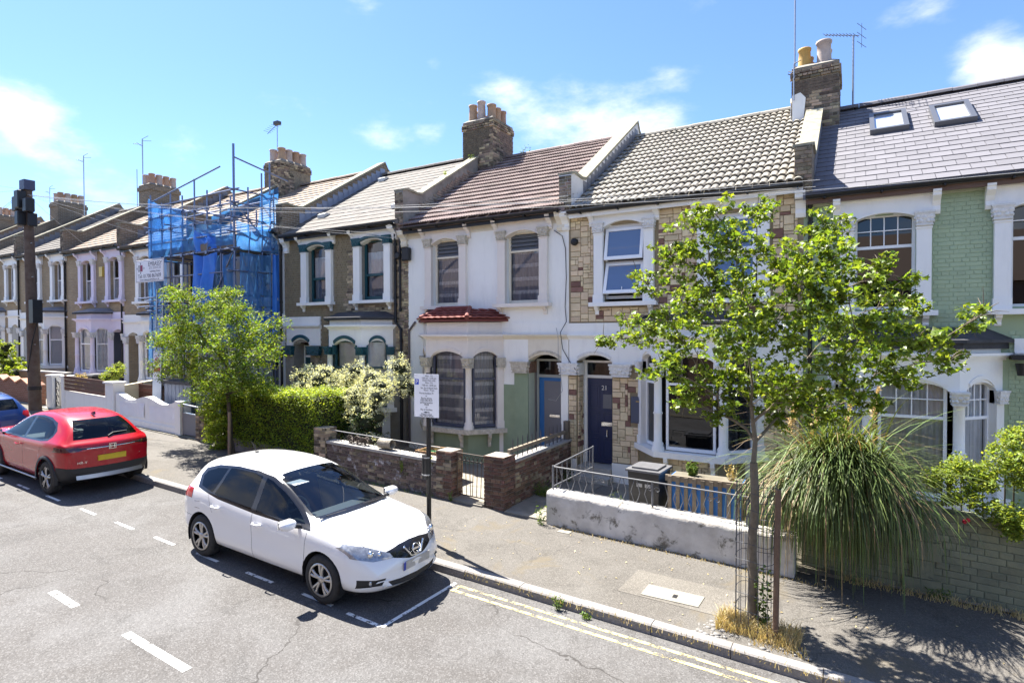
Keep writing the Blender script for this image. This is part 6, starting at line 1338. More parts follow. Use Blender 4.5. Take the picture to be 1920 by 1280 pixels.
    for s in (1, -1): P['cuts'] += [('tail_light', [(s*.95, 1.01), (s*.58, 1.005), (s*.46, .975), (s*.58, .925), (s*.95, .915)], 'x', M('smoked_red_lamp', (.07, .012, .015), .12, coat=1), lambda f: f.normal.x < -.04 and f.calc_center_median().x < -1.6, .004),
        ('headlight', [(s*.85, .93), (s*.45, .90), (s*.45, .83), (s*.85, .85)], 'x', m_lamp, front, .003)]
    build_car(root, P, paint); cabin(root, 1.0, -.2, -.36)
    for s in (1, -1): mirror(root, .82, s*.88, 1.06, s, paint); handle(root, -.05, s*.888, .90, s, paint)
    tail = lambda y, z: -2.165+.17*(abs(y)/.85)**2.2
    b = MB(); x0 = tail(0, 1)-.012
    for q in ((-.044, -.028, .935, 1.005), (.028, .044, .935, 1.005), (-.028, .028, .962, .976)): b.box(x0-.012, x0+.02, q[0], q[1], q[2], q[3])
    for q in ((-.068, .068, 1.014, 1.024), (-.068, .068, .914, .924), (-.068, -.058, .924, 1.014), (.058, .068, .924, 1.014)): b.box(x0-.014, x0+.02, *q)
    b.build('square_badge', m_sil, root, local=True)
    pl = MB(); pl.box(tail(0, .8)-.02, tail(0, .8)+.02, -.26, .26, .70, .81); pl.build('number_plate', M('yellow_plate', (.60, .42, .02), .5, noise=(14, .5), col2=(.42, .30, .03)), root, local=True)
    sk = MB(); n = 9; sk.grid([(tail(-.62+1.24*i/(n-1), .4)-.015-(.02 if j else 0), -.62+1.24*i/(n-1), (.44, .36)[j]) for j in range(2) for i in range(n)], n, 2); sk.build('skid_plate', m_steel, root, local=True)
    ch = MB(); n = 9; ch.tube([(tail(y, .9)-.012, y, .965) for y in [-.45+.9*i/8 for i in range(9)]], .007, 6); ch.build('chrome_strip', m_sil, root, local=True)
    text_mesh('HR-V', .075, m_sil, root, (tail(.5, .7)-.028, .62, .68), (pi/2, 0, -pi/2-.18), 'lettering', .003, local=True)
    text_mesh('e:HEV', .04, m_sil, root, (tail(.6, .7)-.02, -.48, .72), (pi/2, 0, -pi/2+.18), 'lettering', .003, local=True)
    wp = MB(); wp.tube([(-1.99, 0.0, 1.155), (-1.93, -.12, 1.20), (-1.90, -.40, 1.20)], .014, 6); wp.build('wiper', m_plast, root, local=True)
    fn_ = MB(); fn_.prism([(-1.40, 1.54), (-1.24, 1.565), (-1.38, 1.61)], lambda a, b, q: Vector((a, q, b)), -.02, .02); fn_.build('roof_aerial', m_trim, root, local=True)
    for s in (1, -1): r = MB(); r.tube([(-1.0, s*.905, .30), (.9, s*.905, .30)], .018, 6); r.build('sill_trim', m_steel, root, local=True)
    return root
RX = -15.55
suv(m_redcar, 'metallic red crossover parked at the kerb seen from behind', (RX, 6.10, gz(RX)-RD), pi-.01)
hatch(m_bluecar, 'hatchback', 'dark blue hatchback at the left edge parked in front of the red car', None, (-21.5, 6.06, gz(-21.5)-RD), pi, .325)
# ------------------------------------------------------------------ street furniture and small things
m_pole = M('black_painted_pole', (.012, .012, .013), .35)
def txt_on(parent, s, size, mat, x, y, z, name='lettering', align='CENTER', sx=1.0, rz=0): return text_mesh(s, size, mat, parent, (x, y, z), (pi/2, 0, rz), name, .0006, align, sx)
# parking sign
px, py = -5.95, 7.36; zg = gz(px)
T = thing('parking_sign', 'white parking restriction sign on a tall black pole beside the kerb', 'sign', (px, py, zg))
mb = MB(); mb.tube([(px, py, zg), (px, py, 2.95)], .038, 14); mb.build('pole', m_pole, T)
mb = MB(); mb.lathe([(.075, 1.22), (.075, 1.60)], (px-.05, py, 0), 14); mb.build('sleeve', m_pole, T)
for z in (1.28, 1.56): mb = MB(); mb.lathe([(.082, z), (.082, z+.02)], (px-.045, py, 0), 16); mb.build('band_clip', m_steel, T)
mb = MB(); rz = .10; c_, s_ = cos(rz), sin(rz); sxc = px
def SG(u, d): return (px+u*c_+d*s_, py-.045+u*s_-d*c_)
mb.prism([(-.235, 2.23), (.235, 2.23), (.235, 2.93), (-.235, 2.93)], lambda a, b, d: Vector((*SG(a, d), b)), 0, .006); mb.build('sign_plate', M('sign_white', (.78, .79, .83), .4), T)
mtx = M('sign_black', (.015, .015, .03), .5); mblu = M('sign_blue', (.01, .05, .45), .4)
def st(s, size, u, z, mat=mtx, al='CENTER', sx=.9): q = SG(u, .0075); text_mesh(s, size, mat, T, (q[0], q[1], z), (pi/2, 0, rz), 'lettering', .0004, al, sx)
for i, (s, z) in enumerate((('Mon - Fri', 2.885), ('7.00 am - 6.30 pm', 2.85), ('Event Days only', 2.815), ('Mon - Fri', 2.775), ('7.00 am - 8.30 pm', 2.735), ('Sat, Sun & Bank Hols', 2.69), ('Noon - 9 pm', 2.655), ('Permit holders M', 2.605), ('or', 2.565), ('Pay by phone', 2.525), ('0203 046 0010', 2.49), ('parking location', 2.455), ('70508', 2.42), ('or', 2.38), ('Pay at machine', 2.34), ('Display ticket', 2.265), ('Max stay 4 hours', 2.24))): st(s, .042, .05 if i < 7 else .0, z)
mb = MB(); mb.prism([(.06, 2.31), (.0, 2.325), (.0, 2.316), (-.06, 2.316), (-.06, 2.304), (.0, 2.304), (.0, 2.295)], lambda a, b, d: Vector((*SG(-a, d), b)), .0068, .0078); mb.build('arrow', mtx, T)
mb = MB(); mb.prism([(-.225, 2.755), (-.145, 2.755), (-.145, 2.845), (-.225, 2.845)], lambda a, b, d: Vector((*SG(a, d), b)), .0065, .0072); mb.build('blue_square', mblu, T); q = SG(-.185, .0085); text_mesh('P', .10, M('sign_letter_white', (.8, .8, .8), .5), T, (q[0], q[1], 2.765), (pi/2, 0, rz), 'lettering', .0004, 'CENTER')
# telegraph pole
px, py = -26.02, 9.3; zg = gz(px); T = thing('telegraph_pole', 'tall brown timber telegraph pole with black boxes at the top', 'pole', (px, py, zg))
PB, PT = Vector((px, py, zg-.2)), Vector((px-.38, py, 9.2)); mb = MB(); mb.tube([PB, PB.lerp(PT, .5), PT], [.20, .17, .14], 12); mb.build('shaft', M('creosoted_timber', (.085, .052, .035), .85, noise=(4, .8), col2=(.15, .115, .09), bump=(20, .6)), T)
for dx, dy, z, w, h in ((-.05, -.2, 8.55, .36, .66), (-.5, -.12, 8.45, .34, .55), (.42, -.12, 8.3, .32, .5), (-.02, -.22, 7.85, .30, .5), (.36, .0, 7.8, .14, .5)):
    mb = MB(); q = PB.lerp(PT, (z-zg)/(9.2-zg)); mb.box(q.x+dx-w/2, q.x+dx+w/2, py+dy-.15, py+dy+.13, z-h/2, z+h/2); o = mb.build('junction_box', m_black, T); o.modifiers.new('b', 'BEVEL').width = .03
mb = MB(); q = PB.lerp(PT, .97); mb.box(q.x-.2, q.x+.22, py-.18, py+.16, 8.92, 9.28); mb.build('pole_cap_box', M('blue_grey_box', (.05, .06, .11), .5), T)
for k in range(9): z = 2.6+k*.62; q = PB.lerp(PT, (z-zg)/(9.2-zg)); s = 1 if k % 2 else -1; mb = MB(); mb.tube([(q.x, py, z), (q.x+s*.34, py-.05, z)], .014, 5); mb.build('climbing_step', m_steel, T)
mb = MB(); q = PB.lerp(PT, .40); mb.box(q.x+.28, q.x+.62, py-.2, py+.1, 4.0, 4.85); mb.tube([(q.x+.4, py, 4.0), (q.x+.25, py-.1, 3.3), (q.x+.1, py-.2, 2.2)], .02, 5); mb.build('cable_closure', m_black, T)
for z in (1.55, 1.62): q = PB.lerp(PT, (z-zg)/(9.2-zg)); mb = MB(); mb.lathe([(.215, 0), (.215, .05)], (q.x, py, z), 14); mb.build('strap', m_black, T)
# wires fanning out of the pole
def wire(a, b, sag, r=.008, lb='thin overhead telephone wire fanning out from the telegraph pole', nm='overhead_wire', gp='telephone wires from the pole', mat=None):
    r = .0055; a, b = Vector(a), Vector(b); mb = MB(); n = 14; mb.tube([a.lerp(b, i/n)-Vector((0, 0, sag*4*(i/n)*(1-i/n))) for i in range(n+1)], r, 4, cap=False); o = mb.build(nm, mat or m_wire); tag(o, lb, 'wire', gp); return o
m_wire = M('grey_wire', (.30, .30, .31), .6)
m_wirew = M('pale_wire', (.55, .54, .52), .6)
tp = (-26.3, 9.25, 8.75)
WL = [((-5.75, 12.2, 6.62), .30, 'upper wire of the pair running to the gutter between the white and stone clad houses'), ((-5.7, 12.2, 6.75), .38, 'lower wire of the pair running to the gutter between the white and stone clad houses'),
      ((-.62, 12.2, 6.3), .45, 'upper wire of the pair running to the downpipe beside the green house'), ((-.55, 12.2, 6.42), .55, 'lower wire of the pair running to the downpipe beside the green house'), ((5.5, 12.2, 6.1), .8, 'lowest sagging wire that runs on past the green house'),
      ((-10.7, 12.3, 6.2), .12, 'wire to the black cable box on the white house'), ((-10.9, 12.3, 6.35), .2, 'second sagging wire to the party wall left of the white house'),
      ((-21.3, 12.2, 7.2), .05, 'short wire from the pole to the scaffolded house'), ((-23, 12.2, 7.2), .05, 'short wire from the pole to the house left of the scaffold'), ((-28.5, 12.2, 7.3), .05, 'shortest wire from the pole to the house with the shade-tinted bay')]
for e, sg, lb in WL: wire(tp, e, sg, lb=lb, mat=m_wirew)
for e, lb in (((-46, 12.2, 8.8), 'uppermost of three wires leaving the pole to the left edge'), ((-46, 12.0, 8.6), 'middle of three wires leaving the pole to the left edge'), ((-46, 12.2, 8.2), 'lowest of three wires leaving the pole to the left edge'), ((-45, 4.0, 13.2), 'steep wire rising from the pole top to the upper left edge'), ((-44, 6.0, 10.2), 'slightly rising wire left of the pole top')): wire((-26.5, 9.25, 8.95), e, .2, lb=lb)
# aerials
def aerial(x, y, z0, z1, kind, lb, tilt=0.0, ang=2.2, size=1.0, r=.018):
    T = thing('tv_aerial', lb, 'aerial', (x, y, z0)); mb = MB(); mb.tube([(x, y, z0), (x+tilt, y, z1)], r, 6); mb.build('mast', m_steel, T)
    if kind == 'yagi':
        d = Vector((cos(ang), sin(ang), .42)); d.normalize(); c = Vector((x+tilt, y, z1)); s = d.cross(Vector((0, 0, 1))).normalized(); mb = MB(); a0, a1 = c-d*.15*size, c+d*.75*size; mb.tube([a0, a1], .010, 5); mb.build('boom', m_iron, T)
        for k in range(10): mb = MB(); p = a0.lerp(a1, (k+1)/10); L = (.16-.006*k)*size; mb.tube([p-s*L, p+s*L], .006, 4); mb.build('element', m_iron, T)
        mb = MB()
        for q in (-.22, .0, .22): p = a0-d*.06; mb.tube([p+Vector((0, 0, q*size))-s*.26*size, p+Vector((0, 0, q*size))+s*.26*size], .006, 4)
        mb.tube([a0-d*.06-Vector((0, 0, .3*size)), a0-d*.06+Vector((0, 0, .3*size))], .007, 4); mb.build('reflector', m_iron, T)
    elif kind == 'flat':
        mb = MB(); c = Vector((x+tilt, y, z1)); mb.tube([c, c+Vector((-.9*size, .1, -.25))], .012, 5)
        for k in range(6): p = c+Vector((-.9*size*k/6, 0, -.25*k/6)); mb.tube([p-Vector((0, .2, 0)), p+Vector((0, .2, 0))], .007, 4)
        mb.box(c.x-.15, c.x+.15, c.y-.1, c.y+.1, c.z-.02, c.z+.12); mb.build('elements', m_iron, T)
    elif kind == 'top':
        mb = MB(); c = Vector((x+tilt, y, z1))
        for k in range(5): a = k*1.25; mb.tube([c-Vector((0, 0, .1*k)), c+Vector((.45*cos(a)*size, .3*sin(a)*size, .06-.1*k))], .012, 5)
        mb.build('elements', m_iron, T)
    return T
aerial(-1.36, 16.9, 8.9, 13.2, None, 'tall bare steel mast rising from the roof left of the tall stack', 0, r=.022)
aerial(-.04, 17.0, 9.2, 11.05, 'yagi', 'long yagi aerial on a pale mast right of the tall stack', 0, 2.75, 1.0, .024)
aerial(-1.30, 15.9, 9.3, 10.2, 'top', 'small rusty aerial bracket clamped low beside the yellow chimney pot', 0, size=.35)
aerial(-22.15, 16.9, 10.9, 12.9, 'flat', 'flat stick aerial on the stack beside the scaffolding', 0, size=.9)
aerial(-33.4, 16.9, 9.0, 14.2, 'top', 'tall aerial with two arms beside the pots left of the scaffolding', 0, size=1.3, r=.03)
aerial(-34.2, 17.0, 9.0, 12.7, None, 'thin plain mast left of the tall two-armed aerial', 0, r=.022)
aerial(-40.3, 17.0, 9.5, 14.4, 'top', 'tall aerial right of the stack near the telegraph pole', .0, size=1.2, r=.03)
aerial(-44.9, 17.0, 9.5, 13.1, 'top', 'short aerial between the telegraph pole and the next stack', 0, size=.9, r=.02)
# alarm bells, wall boxes, wall lamp
mb = MB(); F0.box(mb, -11.0+.06, -10.68, 5.62, 5.98, .02, .16); o = tag(mb.build('wall_box', m_black), 'black cable box high on the left edge of the white house', 'box'); o.modifiers.new('b', 'BEVEL').width = .02
mb = MB(); mb.lathe([(.10, 0), (.10, .1), (.07, .12)], F0.P(-11.12, 5.78, .02), 14, axis='y'); tag(mb.build('alarm_bell', m_black), 'round black bell box between the brick and white houses', 'bell')
L_ = thing('wall_lamp', 'black wall lantern on the green wall beside the bay', 'lamp', (2.36, D-.1, 3.0)); mb = MB(); F0.box(mb, 2.24, 2.5, 3.12, 3.20, 0, .24); mb.build('lamp_arm', m_black, L_); mb = MB(); mb.lathe([(.05, 0), (.075, .16), (.085, .2)], F0.P(2.37, 2.86, .15), 10); mb.build('lantern', m_black, L_)
mb = MB(); cb = [F0.P(-6.22, 6.05, .02), F0.P(-6.0, 5.9, .03), F0.P(-5.92, 5.6, .02), F0.P(-5.9, 4.9, .02), F0.P(-5.93, 4.2, .025), F0.P(-5.9, 3.85, .02), F0.P(-6.0, 3.6, .14), F0.P(-5.98, 3.2, .06), F0.P(-5.8, 2.9, .05), F0.P(-5.6, 2.72, .16)]; mb.tube(cb, .009, 5); tag(mb.build('wall_cable', m_black), 'loose black cable running down the joint of the white and stone clad houses', 'cable')
mb = MB(); mb.tube([F0.P(-6.15, 3.7, .05), F0.P(-6.05, 3.45, .16), F0.P(-6.1, 3.0, .06), F0.P(-6.0, 2.75, .16), F0.P(-5.98, 2.2, .08), F0.P(-6.15, 1.95, .08), F0.P(-6.35, 1.98, .1)], .006, 5); tag(mb.build('wall_cable', m_wire), 'thin grey cable looping down between the two front doors', 'cable')
# wheelie bins
def bin_(x, y, label, rz=0, w=.52, h=.98):
    z = gz(x)+.03; B = thing('wheelie_bin', label, 'bin', (x, y, z), rot=(0, 0, rz)); mb = MB(); a, b = w/2, w/2*.86
    mb.add([(-b, -b, .05), (b, -b, .05), (b, b, .05), (-b, b, .05), (-a, -a*1.08, h), (a, -a*1.08, h), (a, a*1.08, h), (-a, a*1.08, h)], [(3, 2, 1, 0), (0, 1, 5, 4), (1, 2, 6, 5), (2, 3, 7, 6), (3, 0, 4, 7)])
    m = M('bin_plastic', (.022, .022, .024), .5); o = mb.build('bin_body', m, B, local=True)
    mb = MB(); mb.box(-a-.03, a+.03, -a*1.08-.04, a*1.08+.03, h, h+.035); mb.box(-a+.05, a-.05, -a*.85, a*.85, h+.035, h+.065); mb.build('lid', M('bin_lid_plastic', (.10, .10, .108), .45, noise=(6, .5), col2=(.17, .17, .175)), B, local=True)
    mb = MB(); mb.tube([(-a+.06, a*1.08+.06, h-.02), (a-.06, a*1.08+.06, h-.02)], .016, 6); mb.build('bin_handle', m, B, local=True)
    for s in (-1, 1): mb = MB(); mb.lathe([(.02, -.03), (.1, -.03), (.1, .03), (.02, .03)], (s*(b+.03), b+.02, .1), 14, axis='x'); mb.build('bin_wheel', m, B, local=True)
    mb = MB(); mb.box(-.12, -.02, -a*1.02-.012, -a*1.0+.02, h-.26, h-.2); mb.box(.03, .13, -a*1.02-.012, -a*1.0+.02, h-.26, h-.2); mb.build('bin_marking', M('worn_white_print', (.3, .3, .3), .6), B, local=True)
    return B
bin_(-3.10, 9.98, 'black wheelie bin with grey lid behind the silver railing', -.05, .56, 1.05); bin_(-10.85, 10.9, 'black wheelie bin with grey lid between the hedge and the brick wall', .5, .66, 1.0); bin_(-25.6, 11.2, 'dark wheelie bin with a pale lid behind the scrollwork gate', 0, .7, 1.15)
# pallet planter with a blue liner
x0, x1, y0, y1, z0 = -2.72, -1.50, 9.72, 10.22, .10
T = thing('pallet_planter', 'planter of weathered grey pallet slats lined in blue plastic', 'planter', (-2.1, 9.95, z0))
mb = MB(); mb.box(x0+.03, x1-.03, y0+.03, y1-.03, z0+.05, z0+1.04); mb.build('blue_liner', M('blue_plastic_liner', (.03, .20, .62), .5, noise=(5, .4), col2=(.03, .13, .42)), T)
for z in (z0, z0+.98): mb = MB(); mb.box(x0-.02, x1+.02, y0-.01, y0+.028, z, z+.10); mb.build('pallet_rail', m_wood, T)
n = 9
for i in range(n): a = x0+(x1-x0)*i/n; mb = MB(); mb.box(a+.028, a+.092, y0-.032, y0-.0105, z0+.02, z0+1.06+rnd.uniform(-.01, .01)); mb.build('slat', m_wood, T)
for yy in (y0+.05, y0+.22, y0+.4): mb = MB(); mb.box(x1-.029, x1-.008, yy, yy+.1, z0, z0+1.04); mb.build('slat', m_wood, T)
mb = MB(); mb.box(x0+.05, x1-.05, y0+.05, y1-.05, z0+1.041, z0+1.05); mb.build('planter_soil', m_soil, T)
# crate and coils behind the brick wall
T = thing('wooden_crate', 'open wooden crate with green tangle inside under the white house bay', 'crate', (-8.2, 10.4, .3)); zz = .30
for q in ((-8.6, -7.7, 10.15, 10.18), (-8.6, -7.7, 10.72, 10.75), (-8.6, -8.57, 10.18, 10.72), (-7.73, -7.7, 10.18, 10.72)): mb = MB(); mb.box(*q, zz, zz+.62); mb.build('crate_side', M('tan_crate_wood', (.36, .21, .10), .8, noise=(6, .5)), T)
for dx in (-.34, .34): mb = MB(); mb.box(-8.15+dx-.03, -8.15+dx+.03, 10.13, 10.15, zz, zz+.62); mb.build('crate_batten', m_wood, T)
mb = MB(); mb.box(-8.57, -7.73, 10.18, 10.72, zz+.02, zz+.5); mb.build('crate_fill', M('pale_green_sheet', (.35, .42, .30), .7), T)
R = random.Random(5); mb = MB()
for k in range(6): mb.tube([(-8.15+R.uniform(-.25, .25), 10.45+R.uniform(-.2, .2), zz+.5+R.uniform(0, .08)) for _ in range(5)], .012, 5)
tag(mb.build('garden_hose', M('green_hose', (.03, .16, .06), .5)), 'thin green garden hose lying in the wooden crate', 'hose')
mb = MB()
for k in range(26): t = k/26; mb.tube([(-9.05+.35*t+.02*sin(7*t), 9.5+.10*cos(2*pi*q/9), gz(-9)+.88+.10*sin(2*pi*q/9)) for q in range(10)], .013, 5, cap=False)
tag(mb.build('rope_coil', M('pale_plastic_netting', (.42, .38, .30), .8, noise=(30, .8), col2=(.12, .10, .08))), 'thick coil of pale netting lying on the wall coping', 'coil')
mb = MB(); R = random.Random(8)
for k in range(20): c = Vector((-9.75+R.uniform(-.28, .28), 9.52+R.uniform(-.07, .07), gz(-9.7)+.80+R.uniform(0, .1))); mb.tube([c+Vector((.07*cos(q*.9), .03*sin(q*.9+k), .06*sin(q*.9))) for q in range(7)], .011, 5)
tag(mb.build('scrap_netting', m_rust), 'loose tangle of rusty wire netting left of the pale coil', 'netting')
mb = MB(); mb.box(-4.62, -4.25, 9.62, 9.68, .60, .64); o = tag(mb.build('blue_tool', M('blue_plastic', (.01, .05, .30), .4)), 'blue plastic strip lying at the left end of the silver railing', 'strip')
# tree guard and stake
cx, cy = -.99, 7.40; T = thing('tree_guard', 'black wire mesh guard around the street tree trunk', 'tree guard', (cx, cy, .03)); r = .235
for k in range(14): a = 2*pi*k/14; mb = MB(); mb.tube([(cx+r*cos(a), cy+r*sin(a), .03), (cx+r*cos(a)*.95, cy+r*sin(a)*.95, 1.80)], .0045, 5); mb.build('upright_wire', m_iron, T)
for k in range(9): z = .1+k*.2; mb = MB(); mb.tube([(cx+r*cos(q*2*pi/20), cy+r*sin(q*2*pi/20), z+.02*sin(q)) for q in range(21)], .004, 5, cap=False); mb.build('hoop_wire', m_iron, T)
mb = MB(); mb.tube([(-.76, 7.22, -.1), (-.735, 7.24, 1.78)], .042, 4); o = tag(mb.build('tree_stake', M('brown_stake', (.17, .11, .075), .9, noise=(12, .7), bump=(30, .5))), 'square brown timber stake beside the wire tree guard', 'stake')
# sheds behind the wavy wall
T = thing('bike_shed', 'blue grey timber store with a dark flat roof behind the wavy wall', 'shed', (-18.0, 10.8, .55))
ms_ = M('blue_grey_shed_paint', (.20, .235, .30), .6, var=.08)
for a, b, y in ((-19.2, -17.7, 10.3), (-17.6, -16.3, 10.4)):
    mb = MB(); mb.box(a, b, y, y+.9, .45, 2.02); mb.build('shed_body', ms_, T)
    for k in range(7): mb = MB(); w = (b-a)/7; mb.box(a+w*k+.01, a+w*(k+1)-.01, y-.015, y, .5, 1.98); mb.build('shed_board', ms_, T)
    mb = MB(); mb.box(a-.06, b+.06, y-.1, y+1.0, 2.02, 2.10); mb.build('shed_roof', m_felt, T)
# ------------------------------------------------------------------ scaffold
m_tube = M('blue_tinted_steel_tube', (.16, .19, .28), .4, metal=.7)
m_board = M('scaffold_board', (.20, .17, .13), .9, noise=(5, .5))
def netmat():
    m = bpy.data.materials.new('blue_debris_net'); m.use_nodes = True; t = m.node_tree; t.nodes.clear(); o = N(t, 'ShaderNodeOutputMaterial')
    d = N(t, 'ShaderNodeBsdfDiffuse'); d.inputs[0].default_value = (.15, .37, .74, 1); l = N(t, 'ShaderNodeBsdfTranslucent'); l.inputs[0].default_value = (.10, .38, .90, 1); tr = N(t, 'ShaderNodeBsdfTransparent'); tr.inputs[0].default_value = (.62, .80, 1, 1)
    a = N(t, 'ShaderNodeMixShader'); a.inputs[0].default_value = .5; t.links.new(d.outputs[0], a.inputs[1]); t.links.new(l.outputs[0], a.inputs[2])
    g = N(t, 'ShaderNodeNewGeometry'); n = N(t, 'ShaderNodeTexNoise'); n.inputs['Scale'].default_value = 1.6; n.inputs['Detail'].default_value = 6; t.links.new(g.outputs['Position'], n.inputs['Vector'])
    r = N(t, 'ShaderNodeMapRange'); r.inputs[1].default_value = .3; r.inputs[2].default_value = .7; r.inputs[3].default_value = .34; r.inputs[4].default_value = .62; t.links.new(n.outputs['Fac'], r.inputs[0])
    b = N(t, 'ShaderNodeMixShader'); t.links.new(r.outputs[0], b.inputs[0]); t.links.new(a.outputs[0], b.inputs[2]); t.links.new(tr.outputs[0], b.inputs[1]); t.links.new(b.outputs[0], o.inputs[0]); return m
m_net_b = netmat(); m_tarp = M('blue_tarpaulin', (.025, .14, .55), .5, noise=(2.5, .5), col2=(.05, .26, .72))
SC = thing('scaffold', 'tube scaffold hung with blue debris netting in front of the rendered house', 'scaffold', (-18.5, 11.3, gz(-18.5)))
yf, yb = 11.0, 12.25
def tb(a, b, r=.026): mb = MB(); mb.tube([a, b], r, 6); mb.build('tube', m_tube, SC)
sx = [(-21.25, 8.45), (-20.55, 8.1), (-20.0, 8.35), (-19.3, 8.2), (-18.6, 8.65), (-17.9, 8.2), (-17.2, 8.0), (-16.5, 9.45)]
for k, (x, zt_) in enumerate(sx):
    tb((x, yf, gz(x)), (x, yf, zt_), .036 if x == -16.5 else .027)
    if k % 2 == 0 or x == -16.5: tb((x+.04, yb, gz(x)), (x+.04, yb, zt_-.3))
RS = [(11.45, 8.2), (11.94, 8.75), (12.38, 8.2)]               # right-hand return towards the party wall
for yy, zt_ in RS: tb((-16.45, yy, gz(-16)), (-16.45, yy, zt_))
for z in (2.6, 4.4, 4.75, 5.5, 6.2, 6.7, 7.15, 7.6, 8.0):
    tb((-21.5, yf-.03, z), (-16.2, yf-.03, z+.04)); tb((-16.42, yf-.3, z+.03), (-16.42, 12.55, z+.05))
for z in (6.3, 7.2, 7.9): tb((-21.4, yb+.03, z), (-16.3, yb+.03, z+.05))
for z in (4.55, 4.85): tb((-22.0, yf-.08, z), (-19.0, yf-.08, z+.02))
for x, zt_ in sx[::2]:
    for z in (4.5, 6.2, 7.3): tb((x+.04, yf-.25, z-.03), (x+.04, yb+.2, z-.03))
tb((-21.2, yf, 8.2), (-17.2, yf, 8.85)); tb((-16.5, yf, 9.05), (-16.4, 12.9, 8.7)); tb((-21.3, yf, 8.05), (-17, yf, 7.3)); tb((-16.5, yf-.06, 6.1), (-18.1, yf-.06, 3.9)); tb((-16.44, 11.2, 6.1), (-16.44, 12.3, 3.2)); tb((-21.2, yf-.06, 6.3), (-20.0, yf-.06, 4.4)); tb((-17.1, yf, 6.1), (-17.1, yf, 2.6)); tb((-16.44, yf, 7.6), (-16.44, 12.4, 6.3))
for x, zt_ in sx:
    for z in (6.2, 7.15, 7.6): mb = MB(); mb.box(x-.05, x+.05, yf-.07, yf+.04, z-.05, z+.06); mb.build('coupler', m_tube, SC)
for k, (a, b) in enumerate(((-21.3, -18.9), (-18.8, -16.45))):
    for j in range(5): mb = MB(); y = yf+.05+j*.24; mb.box(a, b, y, y+.225, 6.22, 6.26); mb.build('scaffold_board', m_board, SC)
    mb = MB(); mb.box(a, b, yf+.0, yf+.04, 6.27, 6.5); mb.build('toe_board', m_board, SC)
for j in range(4): mb = MB(); y = yf+.05+j*.24; mb.box(-21.8, -19.0, y, y+.225, 4.60, 4.64); mb.build('scaffold_board', m_board, SC)
def netp(c, nu=16, nv=12, amp=.06, mat=None, name='netting', seed=1):
    """sagging sheet between four corners (bottom left, bottom right, top right, top left)"""
    R = random.Random(seed); c = [Vector(p) for p in c]; ph = [R.uniform(0, 6) for _ in range(6)]; pts = []
    n_ = (c[1]-c[0]).cross(c[3]-c[0]).normalized()
    for j in range(nv):
        for i in range(nu):
            u, v = i/(nu-1), j/(nv-1); p = c[0].lerp(c[1], u).lerp(c[3].lerp(c[2], u), v); e = sin(pi*u)*.6+.4
            pts.append(p+n_*amp*e*(sin(9*u+ph[0])+.6*sin(17*u+5*v+ph[1])+.5*sin(8*v+ph[2]))+Vector((0, 0, -amp*1.2*sin(pi*u)*v)))
    mb = MB(); mb.grid(pts, nu, nv); return mb.build(name, mat or m_net_b, SC)
y = yf-.06; xr_ = -16.38
netp([(-21.35, y, 6.2), (-19.2, y, 6.3), (-19.2, y, 7.75), (-21.35, y, 8.3)], seed=2); netp([(-19.3, y+.03, 6.3), (-16.5, y+.03, 6.35), (-16.6, y+.03, 7.0), (-19.2, y+.03, 7.4)], seed=3, amp=.09)
netp([(-18.6, y+.05, 6.25), (-17.4, y+.05, 6.3), (-17.5, y+.05, 6.8), (-18.6, y+.05, 7.0)], seed=14, amp=.08, mat=m_tarp)
netp([(-21.4, yf, 6.2), (-21.4, yb, 6.2), (-21.4, yb, 8.0), (-21.4, yf, 8.35)], seed=25)
netp([(xr_, yf, 6.2), (xr_, 12.5, 6.2), (xr_, 12.5, 7.0), (xr_, yf, 7.1)], seed=6); netp([(xr_, 11.75, 6.9), (xr_, 12.5, 6.9), (xr_, 12.5, 8.2), (xr_, 11.85, 8.1)], seed=5)
netp([(-18.6, y, 3.9), (-17.7, y, 4.0), (-17.4, y, 6.2), (-18.6, y, 6.2)], seed=7, mat=m_tarp, amp=.1); netp([(-17.9, y+.1, 3.2), (-16.5, y+.1, 3.4), (-16.5, y+.1, 6.15), (-17.6, y+.1, 6.15)], seed=8, amp=.1); netp([(-21.35, y, 2.6), (-20.2, y, 2.7), (-20.2, y, 6.2), (-21.35, y, 6.2)], seed=9); netp([(-20.2, y+.1, 3.0), (-18.6, y+.1, 3.0), (-18.6, y+.1, 4.5), (-20.2, y+.1, 4.4)], seed=19)
netp([(xr_+.03, 12.2, 3.4), (xr_+.03, 12.5, 3.4), (xr_+.03, 12.5, 6.2), (xr_+.03, 12.25, 6.2)], seed=10, mat=m_tarp, amp=.03); netp([(xr_, 11.05, 3.2), (xr_, 12.2, 3.2), (xr_, 12.2, 4.2), (xr_, 11.05, 4.3)], seed=11, mat=m_tarp); netp([(xr_, 11.1, 4.3), (xr_, 12.2, 4.3), (xr_, 12.2, 6.15), (xr_, 11.1, 6.15)], seed=27, amp=.05)
netp([(-20.9, 13.0, 7.4), (-20.9, 16.8, 9.7), (-20.9, 16.8, 10.3), (-20.9, 13.0, 8.0)], seed=13, amp=.04)
m_foam = M('yellow_green_foam', (.55, .60, .12), .7)
for a, b in (((-18.6, yf-.02, .6), (-18.6, yf-.02, 2.9)), ((-18.9, yf-.3, 1.0), (-18.2, yf-.3, 3.0)), ((-16.5, yf-.02, .55), (-16.5, yf-.02, 2.5)), ((-16.9, yf-.2, .5), (-16.2, yf-.2, 2.1)), ((-20.6, yf+.6, 1.7), (-20.6, yf+.6, 3.5))): mb = MB(); mb.tube([a, b], .075, 8); mb.build('foam_sleeve', m_foam, SC)
